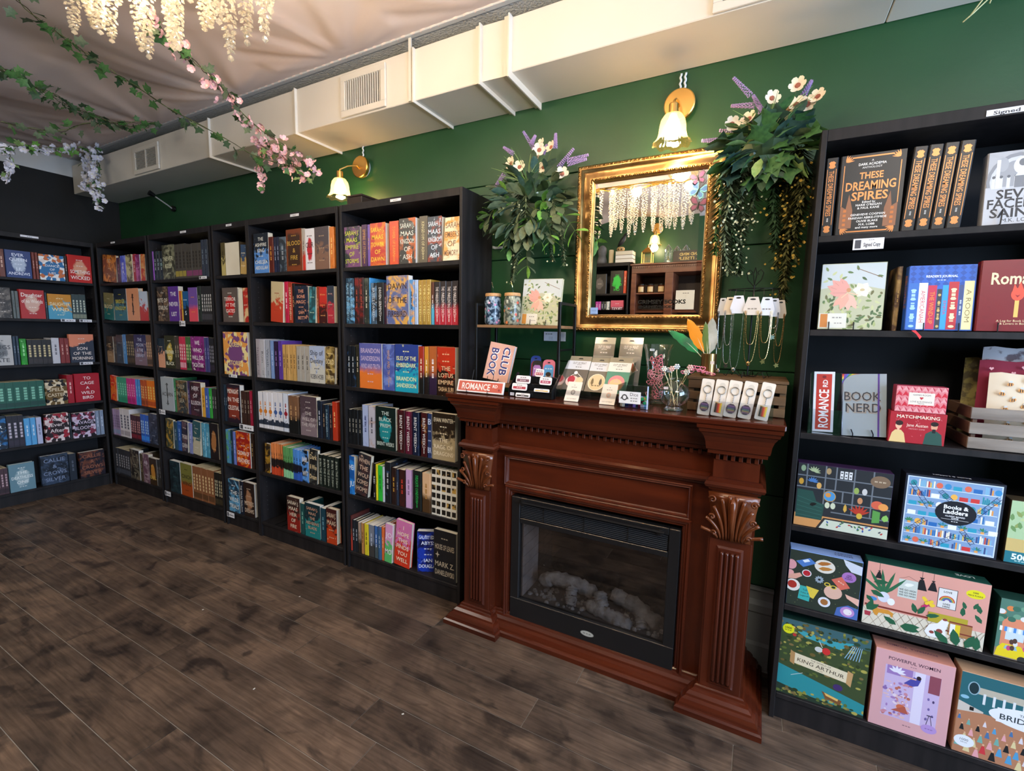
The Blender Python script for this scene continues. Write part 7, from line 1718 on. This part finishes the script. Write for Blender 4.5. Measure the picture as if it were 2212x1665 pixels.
arrangement('flower arrangement with lavender and bright green leaves, left of gilt mirror', (1.075,-0.092,2.055),
 [(0.994,2.154),(1.043,2.127),(1.119,2.159),(1.151,2.118),(1.135,2.22),(1.184,2.199),(1.242,2.077),(1.131,2.192)],
 [(1.106,2.196,1.034,2.30),(1.084,2.231,1.104,2.264),(1.20,2.195,1.206,2.253),(0.99,2.205,0.931,2.247),(1.22,2.112,1.289,2.183),(1.262,2.133,1.351,2.151),(1.262,2.12,1.345,2.133),(0.945,2.118,0.88,2.058),(1.142,2.181,1.157,2.219)],
 [[(1.09,-.12,1.96),(1.08,-.16,1.88),(1.068,-.15,1.80),(1.072,-.14,1.70)],[(1.10,-.12,1.98),(1.18,-.17,1.97),(1.25,-.16,1.92),(1.30,-.14,1.84)],[(1.06,-.12,1.97),(1.15,-.18,1.93),(1.19,-.17,1.86),(1.20,-.16,1.80)],[(1.03,-.12,1.98),(0.95,-.16,1.99),(0.88,-.16,1.95),(0.84,-.14,1.92)],[(1.05,-.12,1.95),(1.13,-.17,1.88),(1.15,-.16,1.80)],[(1.03,-.14,1.95),(1.0,-.17,1.85),(0.99,-.16,1.78)],[(1.05,-.15,2.02),(0.98,-.18,2.03),(0.94,-.17,1.99)]],
 120, [(1.03,-.13,2.05,.42,'mid',F_tiny,12,-.03,.035),(1.0,-.12,1.98,.35,'mid',F_tiny,8,-.02,.03),(1.06,-.14,2.04,.25,'mid',F_tiny,8,.0,.04),(1.19,-.12,2.0,.28,'mid',F_tiny,9,.0,.03),(1.23,-.12,2.02,.32,'mid',F_tiny,8,.01,.03),(0.90,-.12,2.0,.16,'olive',F_tiny,4,.0,.03)], (['oval','oval','oval'],['dark','mid','mid','mid','blue']), 0.19, 0.85, 0.085)
arrangement('flower arrangement with cream anemones and long trailing sprigs, right of mirror', (2.025,-0.092,2.090),
 [(2.027,2.218),(2.103,2.246),(2.165,2.201),(2.102,2.182),(2.061,2.152),(1.905,2.156),(1.961,2.161),(2.137,2.186),(2.08,2.179)],
 [(1.957,2.255,1.896,2.322),(1.973,2.218,1.892,2.239),(2.0,2.19,1.965,2.25),(2.123,2.221,2.144,2.267),(1.883,2.115,1.80,2.123),(1.882,2.10,1.817,2.089),(1.972,2.164,1.938,2.185),(1.956,2.127,1.859,2.147),(2.0,2.16,1.99,2.21)],
 [], 95,
 [(x_,-.10-R_.uniform(0,.05),z_,L_,m_,F_tiny,16,d_,.05) for x_,z_,L_,m_,d_ in ((1.90,2.05,.42,'mid',.02),(1.93,2.03,.40,'mid',.02),(1.96,2.03,.34,'mid',-.01),(1.99,2.05,.24,'mid',0),(1.88,2.03,.32,'ivy',0),(1.92,2.0,.36,'dark',.03))]+
 [(x_,-.09-R_.uniform(0,.05),z_,L_,m_,F_yel,15,d_,.052) for x_,z_,L_,m_,d_ in ((2.09,2.05,.40,'olive',.0),(2.12,2.08,.55,'olive',.0),(2.135,2.06,.42,'olive',-.02),(2.10,2.0,.46,'olive',.02),(2.06,2.02,.30,'dark',.01),(2.14,2.02,.34,'olive',.0))],
 (['oval','ivy','ivy'],['dark','mid','ivy','ivy','blue','lime']), 0.125)

def garland(label, pts, nl, kinds, fl=None, nf=0, size=0.048, grp='ivy garlands hanging from the ceiling', spur=0.035, frange=(0,1), frad=0.03, fs=1.0, pull=1.0):
    C_ = Vector((2.053,-2.112,1.395)); P = [C_+(Vector(p_)-C_)*pull for p_ in pts]; Q = []
    for i in range(len(P)-1):
        for k in range(6):
            t = k/6; a = P[max(i-1,0)]; b_, c, d = P[i], P[i+1], P[min(i+2,len(P)-1)]
            Q.append(0.5*((2*b_)+(c-a)*t+(2*a-5*b_+4*c-d)*t*t+(3*b_-a-3*c+d)*t**3))
    Q.append(P[-1]); O = P[0].copy(); o = thing('garland', label, 'garland', tuple(O), 0, grp)
    for s in (0,1): MB().tube([tuple(q-O+Vector((0.004*math.sin(i*1.1+s*3),0.004*math.cos(i*1.3+s*3),0.003*math.cos(i+s*3)))) for i, q in enumerate(Q)],0.0016,5).build('vine', M_stemd if s else M_stem, o, smooth=True)
    for i in range(nl):
        t = (i+R_.random()*.8)/nl*(len(Q)-1); k = min(int(t),len(Q)-2); c = Q[k].lerp(Q[k+1],t-k)-O; tn = (Q[k+1]-Q[k]).normalized()
        d = Vector((R_.uniform(-1,1),R_.uniform(-1,1),R_.uniform(-0.9,0.25)))+tn*0.4; d.normalize(); L_ = R_.uniform(0.3,1)*spur
        leaf(o,'ivy',R_.choice(kinds),tuple(c+d*L_),tuple(d),size*R_.uniform(.8,1.15),R_.uniform(-1.2,1.2))
    for i in range(nf):
        t = (frange[0]+(frange[1]-frange[0])*(i+R_.random())/nf)*(len(Q)-1); k = min(int(t),len(Q)-2); c = Q[k].lerp(Q[k+1],t-k)-O
        e = Vector((R_.gauss(0,.5),R_.gauss(0,.5),R_.gauss(-.2,.5)))*frad; flower(fl,o,tuple(c+e),(R_.uniform(-1,1),-0.8+R_.uniform(-.5,.5),R_.uniform(-1,.6)),'blossom',R_.uniform(.8,1.25)*fs)
    return o
garland('long green ivy garland crossing the ceiling towards the brass wall lamp', [(-.44,-1.35,2.57),(-.57,-1.25,2.59),(-.66,-1.15,2.605),(-.72,-1.05,2.60),(-.77,-.95,2.595),(-.75,-.85,2.56),(-.69,-.74,2.49),(-.65,-.64,2.455),(-.51,-.54,2.37),(-.43,-.44,2.31),(-.20,-.36,2.245)], 60, ['ivy','ivy','mid','dark'], pull=0.98)
garland('dark ivy garland hanging near top left, upper of the two crossing strands', [(-.65,-1.35,2.38),(-.89,-1.19,2.44),(-1.13,-1.03,2.52),(-1.32,-.88,2.56),(-1.40,-.72,2.57),(-1.48,-.56,2.61),(-1.54,-.42,2.69)], 60, ['dark','ivy','dark'], size=0.042, spur=.028, pull=0.98)
garland('dark ivy strand doubling the upper left garland close to fabric', [(-.83,-1.3,2.45),(-1.10,-1.17,2.54),(-1.33,-1.03,2.59),(-1.5,-.9,2.63),(-1.62,-.77,2.65),(-1.66,-.63,2.67)], 26, ['dark','ivy'], size=0.040, spur=.025, pull=0.97)
garland('ivy garland sagging level across left edge below the dark strands', [(-1.25,-1.2,2.35),(-1.32,-1.07,2.38),(-1.35,-.94,2.42),(-1.42,-.81,2.52),(-1.47,-.68,2.58),(-1.49,-.55,2.64),(-1.50,-.42,2.69)], 34, ['ivy','mid'], size=0.045, spur=.045, pull=0.97)
garland('pink blossom garland running from the chandelier down to brass lamp', [(.04,-1.15,2.49),(-.01,-1.07,2.49),(-.06,-.99,2.49),(-.09,-.90,2.46),(-.12,-.82,2.46),(-.15,-.74,2.42),(-.20,-.66,2.40),(-.18,-.58,2.35),(-.11,-.49,2.29),(-.06,-.41,2.235),(-.06,-.36,2.215)], 44, ['ivy','mid','ivy'], F_pink, 62, .044, spur=.03, frad=.036)
g2 = garland('pink blossom cluster ending in hanging sprays beside left brass lamp', [(-.50,-.37,2.42),(-.42,-.38,2.36),(-.30,-.38,2.31),(-.20,-.38,2.25),(-.13,-.37,2.17)], 14, ['ivy','lime'], F_pink, 52, .044, spur=.04, frad=.05)
garland('white and pink blossom spray hanging straight down under the duct', [(-.49,-.37,2.43),(-.495,-.375,2.34),(-.50,-.375,2.26),(-.495,-.37,2.18)], 5, ['ivy'], F_pink, 22, .04, frad=.025)
garland('white wisteria strand hanging at duct end, left of the two', [(-2.60,-.38,2.76),(-2.62,-.38,2.66),(-2.625,-.38,2.54),(-2.63,-.38,2.42)], 4, ['ivy'], F_white, 46, .04, frad=.032, fs=1.3)
garland('white wisteria strand hanging at duct end, right of the two', [(-2.42,-.38,2.72),(-2.43,-.38,2.60),(-2.44,-.38,2.44),(-2.44,-.38,2.29)], 16, ['ivy','mid'], F_white, 52, .042, frad=.035, fs=1.3)
garland('pale green and white blossom garland along top of black wall', [(-2.21,-.95,2.47),(-2.30,-.84,2.53),(-2.38,-.73,2.57),(-2.47,-.62,2.62),(-2.55,-.51,2.67),(-2.57,-.42,2.71)], 34, ['lime','bright','ivy'], F_white, 40, .045, frad=.03, fs=1.2, pull=0.965)
garland('short white wisteria strand hanging at the left edge of photo', [(-2.24,-.90,2.46),(-2.25,-.90,2.41),(-2.26,-.905,2.36),(-2.27,-.91,2.30)], 3, ['lime'], F_white, 22, .04, frad=.025, fs=1.3)
o = thing('garland', 'leafless tip of ivy garland hanging at top right corner', 'garland', (2.525,-.34,2.27), 0, 'ivy garlands hanging from the ceiling')
for q in (((0,0,0.10),(0.0,0,0.03),(-0.03,0,0.0),(-0.05,0,-0.018)),((0.0,0,0.10),(0.01,0,0.05),(0.0,0,0.015)),((0,0,0.05),(-0.02,0,0.02),(-0.035,0,-0.004))): MB().tube(q,0.0018,5).build('bare_stem', flat('b8b88a'), o, smooth=True)
leaf(o,'ivy','ivy',(-0.03,0,0.085),(-1,0,-1),0.05); leaf(o,'ivy','bright',(0.06,-.02,0.09),(0.2,0,-1),0.07); leaf(o,'ivy','mid',(0.085,0,0.09),(0.5,0,-1),0.07); leaf(o,'ivy','bright',(0.055,0.01,0.10),(-.2,0,-1),0.06)

# ================================================================ chandelier
ch = thing('chandelier', 'gold branch chandelier hung with dense strands of glowing crystal beads', 'chandelier', (0.95,-1.38,2.45))
CO = Vector((0.95,-1.38,2.45))
M_brg = mat('polished_gold_branch', (0.95,0.62,0.20), 0.18, 1.0)
def crystal_mat():
    m = bpy.data.materials.new('warm_lit_crystal'); m.use_nodes = True; N = m.node_tree.nodes; L = m.node_tree.links; N.clear()
    o = N.new('ShaderNodeOutputMaterial'); a = N.new('ShaderNodeMixShader'); c = N.new('ShaderNodeMixShader'); a.inputs[0].default_value = 0.65; c.inputs[0].default_value = 0.22
    t = N.new('ShaderNodeBsdfTransparent'); t.inputs[0].default_value = (1,.98,.93,1); g = N.new('ShaderNodeBsdfGlossy'); g.inputs['Roughness'].default_value = 0.03; tr = N.new('ShaderNodeBsdfTranslucent'); tr.inputs[0].default_value = (1,0.96,0.86,1)
    L.new(t.outputs[0],a.inputs[1]); L.new(tr.outputs[0],a.inputs[2]); L.new(a.outputs[0],c.inputs[1]); L.new(g.outputs[0],c.inputs[2]); L.new(c.outputs[0],o.inputs[0]); return m
M_cry = crystal_mat()
SMesh = []
for v_ in range(5):
    b = MB(); L_ = 1.0; rr_ = R_.Random(v_) if hasattr(R_,'Random') else random.Random(v_)
    n = 120
    for i in range(n):
        t = i/n; an = i*2.4+rr_.uniform(-.3,.3); rad = (0.021*(1-t)**0.35+0.002)*rr_.uniform(.75,1.1); c = (rad*math.cos(an), rad*math.sin(an), -0.34*t)
        M = Matrix.Translation(c) @ Matrix.Rotation(an,4,'Z') @ Matrix.Rotation(0.9+rr_.uniform(-.3,.3),4,'Y'); r = 0.0068
        b.add([(0,0,r*.55),(r,0,0),(r*.3,r*.9,0),(-r*.8,r*.55,0),(-r*.8,-r*.55,0),(r*.3,-r*.9,0),(0,0,-r*.55)],[(0,1,2),(0,2,3),(0,3,4),(0,4,5),(0,5,1),(6,2,1),(6,3,2),(6,4,3),(6,5,4),(6,1,5)],None,M)
    b.lathe([(0,0.010),(0.006,0.004),(0.0075,-0.002),(0,-0.010)],8,M=Matrix.Translation((0,0,-0.352)),caps=False)
    me = bpy.data.meshes.new('crystal_strand'); me.from_pydata(b.v,[],b.f); me.materials.append(M_cry); SMesh.append(me)
ST = [(.27,-1.45,2.21),(.31,-1.42,2.23),(.36,-1.45,2.24),(.42,-1.45,2.17),(.36,-1.40,2.19),(.43,-1.36,2.17),(.49,-1.37,2.13),(.53,-1.33,2.17),(.60,-1.36,2.13),(.66,-1.38,2.105),(.70,-1.42,2.14),(.72,-1.33,2.17),(.80,-1.33,2.07),(.84,-1.38,2.12),(.87,-1.33,2.09),(.94,-1.33,2.08),
      (.55,-1.46,2.2),(.64,-1.30,2.2),(.76,-1.40,2.18),(1.02,-1.37,2.10),(1.0,-1.45,2.14),(1.10,-1.36,2.12),(1.14,-1.42,2.10),(1.20,-1.36,2.10),(1.24,-1.44,2.13),(1.32,-1.38,2.12),(1.38,-1.36,2.10),(1.40,-1.45,2.15),(1.47,-1.38,2.12),(1.52,-1.40,2.12),(1.58,-1.36,2.14),(1.66,-1.38,2.14)]
ST += [(1.05+0.13*k, -1.38+0.05*math.sin(k*2.3), 2.15+0.03*math.sin(k*1.7)) for k in range(5)]
for i,(x,y,zb) in enumerate(ST):
    s = (2.43-zb)/0.36; o = put('crystal_strand', SMesh[i%5], ch, (x-CO.x,y-CO.y,2.43-CO.z)); o.scale = (1,1,s); o.rotation_euler = (0,0,i*1.1)
br = []
for k in range(7):
    P = [(0.2+0.2*j+0.0*k, -1.38+0.05*math.sin(j*1.3+k*1.7), 2.455+0.018*math.sin(j*1.9+k*2.3)+(0.01*k if j < 4 else 0)*.4) for j in range(9)]
    MB().tube([tuple(Vector(p_)-CO) for p_ in P], [0.003+0.003*math.sin(PI*j/8) for j in range(9)], 6).build('gold_branch', M_brg, ch, smooth=True)
for k in range(16):
    x = .3+.09*k; MB().tube([tuple(Vector(p_)-CO) for p_ in ((x,-1.38,2.46),(x+.03,-1.38+R_.uniform(-.06,.06),2.475),(x+.07,-1.38+R_.uniform(-.09,.09),2.49))],[0.003,0.0025,0.001],5).build('gold_twig', M_brg, ch, smooth=True)
for x in (.5,.95,1.4): MB().tube([(x-CO.x,0,2.46-CO.z),(0.95-CO.x+(x-.95)*.3,0,2.66-CO.z)],0.0012,5).build('suspension_wire', M_brg, ch)
bm = None
for i, x in enumerate((.42,.62,.82,1.02,1.22,1.42,1.60)):
    if bm is None: o = MB().lathe([(0,0.022),(0.008,0.016),(0.010,0),(0.005,-0.014),(0,-0.018)],10,caps=False).build('bulb', M_bulb, ch, smooth=True); bm = o.data
    else: o = put('bulb', bm, ch)
    o.location = (x-CO.x, 0.01, 2.415-CO.z)
for x in (.45,.85,1.2,1.55): point('chandelier_light', (x,-1.37,2.40), 14, (1.0,0.80,0.55), 0.03)

# ================================================================ the other side of the shop, seen in the mirror
FY2 = -3.0
ob = thing('bookcase', 'tall black bookcase opposite, seen only in the mirror', 'bookcase', (-0.06,FY2,0), 0, 'black bookcases around the room')
for x in (0.0,0.797): MB().box(x,x+0.016,-0.38,0,0,2.16,c=0.001).build('side_panel', M_black, ob)
MB().box(0.016,0.797,-0.38,-0.001,2.125,2.16).build('top_panel', M_black, ob); MB().box(0.016,0.797,-0.38,-0.37,0.05,2.125).build('back_panel', M_blackin, ob)
for z in (1.83,1.63,1.3,0.95,0.6,0.1): MB().box(0.0165,0.7965,-0.37,-0.004,z-0.018,z).build('shelf', M_black, ob)
def obook(x0,x1,z,h,a,b_,ct,st,lines,lab,face='f'):
    w_ = x1-x0; make_book('book', lab, 'book', (w_ if face == 'f' else 0.13), (0.035 if face == 'f' else w_), h, a, b_, ct, st, lines, ((x0+x1)/2,FY2-0.02,z+0.0005), PI, face, group='books seen in the mirror')
obook(0.345,0.500,1.83,0.215,'3a3632','6a6460','d8d0c0','c',['~'],'dark book with pale skull, seen in mirror'); obook(0.545,0.690,1.83,0.245,'161816','30c848','30c848','c',['~','~','GAME','ON'],'bright green mask book, seen in mirror'); obook(0.692,0.722,1.83,0.24,'d85030','c04020','f0e0d0','p',['~'],'orange-red spine beside green book, seen in mirror','s')
for i,(a,n) in enumerate((('c040a0','magenta, leftmost'),('c848a8','magenta, second'),('303030','black, third'),('404038','black, fourth'),('d8d8d0','white, fifth'))): obook(0.385+i*0.032,0.415+i*0.032,1.63,0.115,a,'202020','f0f0f0','p',['~'],'%s of lower spines seen in mirror' % n,'s')
obook(0.560,0.700,1.63,0.125,'d86078','602838','f0e8f0','g',['~','TRYST'],'pink face-out book on lower shelf, seen in mirror')
M_cab = wood_mat('antique_cabinet_wood', (0.10,0.028,0.014), (0.20,0.065,0.03), 0.4, 3, (1,6,6), 0.1)
cab = thing('wooden_cabinet', 'reddish antique wooden cabinet opposite, seen only in the mirror', 'cabinet', (0.78,FY2,0))
MB().box(-0.015,1.30,-0.39,0.02,2.115,2.135,c=0.004).build('cornice', M_cab, cab); MB().box(0,1.28,-0.38,0.0,2.035,2.112,c=0.001).build('frieze', M_cab, cab)
for i in range(60): MB().box(0.005+i*0.0215,0.005+i*0.0215+0.013,0.0005,0.009,2.088,2.106).build('dentil', M_cab, cab)
for x0,x1 in ((0,0.05),(0.35,0.43),(1.22,1.28)): MB().box(x0,x1,-0.38,0,0,2.034,c=0.001).build('stile', M_cab, cab)
MB().box(0.05,1.22,-0.38,-0.37,0.05,2.034).build('back_panel', mat('cabinet_interior',(0.03,0.014,0.01),0.6), cab)
MB().box(0.051,0.349,-0.369,-0.01,1.816,1.83).build('shelf', M_cab, cab)
for z in (1.605,1.2,0.8,0.1): MB().box(0.051,1.219,-0.369,-0.01,z-0.014,z).build('shelf', M_cab, cab)
for i, x in enumerate((0.877,0.976,1.087)):
    o = thing('jar_candle', 'cream-labelled jar candle, %s of three seen in mirror' % ['left','middle','right'][i], 'candle', (x,FY2-0.06,1.8303), PI, 'jar candles seen in the mirror')
    MB().lathe([(0,0),(0.034,0),(0.036,0.004),(0.036,0.078),(0.030,0.082),(0,0.082)],20,caps=False).build('jar', mat('amber_jar',(0.10,0.035,0.012),0.1), o, smooth=True); MB().lathe([(0,0.082),(0.034,0.082),(0.034,0.094),(0,0.095)],20,caps=False).build('lid', M_metalblk, o)
    V = [(0.0366*math.sin(a),-0.0366*math.cos(a),z) for z in (0.012,0.066) for a in [-.9+1.8*k/8 for k in range(9)]]; MB().add(V,[(k,k+1,k+10,k+9) for k in range(8)]).build('label', flat('d8bc8c'), o)
for i,(x0,x1) in enumerate(((1.241,1.434),(1.448,1.60))):
    o, p = card('boxed_kit', 'white printed box, %s of two seen in mirror' % ['left','right'][i], 'box', (x0+x1)/2, FY2-0.05, 1.6053, x1-x0, 0.245, 0.04, flat('d8d2c4'), 0.03, PI, 'white boxes seen in the mirror')
    p.y = -0.02; p.text('~',0,0.215,0.012,flat('605850'),0.14)
    for k in range(8): p.text('~',0,0.19-k*0.013,0.003,flat('a09888'),0.13)
    for k in range(9): p.rect(-0.03+k*0.008,-0.027+k*0.008+(k%3)*0.001,0.02,0.042,flat('686058'))
    p.build('print', o)
TZ = 2.1352
o = thing('grey_bust', 'grey hooded bust on bookcase, seen in mirror', 'bust', (0.415,FY2-0.1,2.1605)); MB().lathe([(0,0),(0.055,0),(0.058,0.04),(0.040,0.09),(0.050,0.14),(0.045,0.18),(0.02,0.205),(0,0.21)],18,caps=False).build('body', noise_mat('grey_bust_stone',(0.08,0.085,0.09),(0.16,0.16,0.17),15,0.8), o, smooth=True)
o = thing('pillar_candle', 'cream pillar candle on bookcase, seen in mirror', 'candle', (0.518,FY2-0.1,2.1605)); MB().lathe([(0,0),(0.025,0),(0.026,0.004),(0.026,0.15),(0.022,0.154),(0,0.148)],20,caps=False).build('wax', flat('d8ccae',0.6), o, smooth=True); MB().tube([(0,0,0.148),(0.001,0,0.160)],0.001,5).build('wick', flat('202020'), o)
for i in range(3):
    o = make_book('book', '%s book of pale stack under skull, seen in mirror' % ['bottom','middle','top'][i], 'book', 0.13,0.040,0.19,['c8bc9c','6a5a44','b8ae98'][i],'907850','403828','p',[],(0,0,0),0,'f',group='pale stack seen in the mirror'); o.rotation_euler = (PI/2,0,PI/2); o.location = (0.62-0.02+0.12-0.02,FY2-0.09,2.1805+i*0.0415+0.0)
    o.location.x = 0.585; 
o = thing('skull_ornament', 'bone coloured skull ornament on book stack, seen in mirror', 'ornament', (0.625,FY2-0.09,2.287)); b = MB(); b.lathe([(0,0),(0.022,0.002),(0.034,0.016),(0.036,0.034),(0.024,0.050),(0,0.055)],16,caps=False,M=Matrix.Scale(1.25,4,(1,0,0))); b.build('cranium', flat('b89868',0.7), o, smooth=True)
for s in (-1,1): MB().lathe([(0,-0.004),(0.008,0),(0,0.004)],10,M=Matrix.Translation((s*0.016,0.034,0.022)) @ Matrix.Rotation(PI/2,4,'X'),caps=False).build('eye_socket', flat('181410'), o)
o = thing('raven_ornament', 'black raven ornament perched on skull, seen in mirror', 'ornament', (0.640,FY2-0.09,2.342))
MB().tube([(-0.05,0,0.0),(-0.02,0,0.035),(0.01,0,0.075),(0.025,0,0.105),(0.03,0,0.130)],[0.006,0.024,0.028,0.018,0.014],10).build('body', mat('raven_black',(0.01,0.01,0.012),0.5), o, smooth=True); MB().tube([(0.03,0,0.130),(0.045,0,0.134),(0.066,0,0.126)],[0.013,0.007,0.001],8).build('beak', mat('raven_beak',(0.015,0.013,0.012),0.4), o)
o = thing('brass_lantern', 'brass and glass lantern on cabinet, seen in mirror', 'lantern', (0.918,FY2-0.10,TZ))
for sx in (-1,1):
    for sy in (-1,1): MB().box(sx*0.05-0.004,sx*0.05+0.004,sy*0.05-0.004,sy*0.05+0.004,0.012,0.125).build('corner_post', M_gold, o)
MB().box(-0.058,0.058,-0.058,0.058,0,0.012,c=0.002).build('base', M_gold, o); MB().lathe([(0.075,0.125),(0.070,0.132),(0.030,0.172),(0.012,0.180),(0.010,0.190),(0.014,0.198),(0,0.204)],4,M=Matrix.Rotation(PI/4,4,'Z')).build('roof', M_gold, o)
for y_ in (-0.050,0.050): MB().box(-0.046,0.046,y_-0.0008,y_+0.0008,0.012,0.125).build('glass_pane', M_glass, o)
for i,(x,h) in enumerate(((1.123,0.205),(1.212,0.185),(1.300,0.19))):
    o = thing('glass_terrarium', 'pointed faceted glass terrarium, %s of three seen in mirror' % ['left','middle','right'][i], 'terrarium', (x,FY2-0.14,TZ), 0, 'glass terrariums seen in the mirror')
    MB().lathe([(0.036,0.003),(0.036,h*.75),(0.001,h)],6,caps=False).build('glass_body', M_glass, o)
    for k in range(6):
        a = k*PI/3; MB().tube([(0.0365*math.cos(a),0.0365*math.sin(a),0.0),(0.0365*math.cos(a),0.0365*math.sin(a),h*.75),(0,0,h)],0.0022,5).build('lead_edge', silver, o)
    MB().lathe([(0,0.0005),(0.037,0.0005),(0.037,0.004),(0,0.004)],6,caps=False).build('base', silver, o)
o, p = card('wooden_sign', 'dark sign with gold capital lettering on cabinet, seen in mirror', 'sign', 1.345, FY2-0.04, TZ+0.002, 0.31, 0.115, 0.012, flat('3a3028'), 0.04, PI, None, rad=0.018)
p.text('AND MIND',-0.005,0.078,0.030,flat('d0b468'),0.19,bold=.02,fit=True); p.text('L ITSELF',-0.0,0.036,0.030,flat('d0b468'),0.19,bold=.02,fit=True); p.y = -0.006; p.build('lettering', o)
sconce('lit brass wall lamp on the opposite wall, seen in mirror', 0.953, 2.56, 0.953, 2.50, wally=-3.399, power=2.5, flip=-1)
# small things on the green wall and on top of a bookcase
o = thing('wall_spotlight', 'small black spotlight arm fixed to green wall above corner bookcase', 'lamp', (-2.16,-0.004,2.315))
MB().lathe([(0,0),(0.022,0),(0.022,0.016),(0,0.018)],16,M=Matrix.Rotation(PI/2,4,'X'),caps=False).build('wall_mount', M_metalblk, o); MB().tube([(0,-0.018,0),(-0.0,-0.05,0.02),(-0.0,-0.13,0.062)],0.005,8).build('arm', flat('9a9a9a',0.3), o); MB().lathe([(0,0),(0.014,0.002),(0.020,0.04),(0,0.044)],14,M=Matrix.Translation((0.0,-0.135,0.068)) @ Matrix.Rotation(1.2,4,'X'),caps=False).build('lamp_head', M_metalblk, o)
o = thing('storage_box', 'small dark box lying on top of the fireplace-side bookcase', 'box', (0.075,-0.16,2.0505)); MB().box(-0.055,0.055,-0.08,0.10,0,0.045,c=0.003).build('carton', flat('2c2019',0.6), o); MB().box(-0.056,0.056,-0.081,0.101,0.046,0.056,c=0.002).build('lid', flat('33251c',0.6), o)
for i,(x,y) in enumerate(((0.03,-0.62),(-0.28,-0.93),(1.0,-0.93),(0.42,-1.12))):
    o = thing('paper_scrap', 'tiny white paper scrap on floor, %s' % ['nearest the bookcases','left of the others','nearest the fireplace','nearest the camera'][i], 'scrap', (x,y,0.0008), R_.uniform(0,3)); MB().box(-0.004,0.004,-0.0025,0.0025,0,0.0008).build('scrap', flat('d8d8d0'), o)
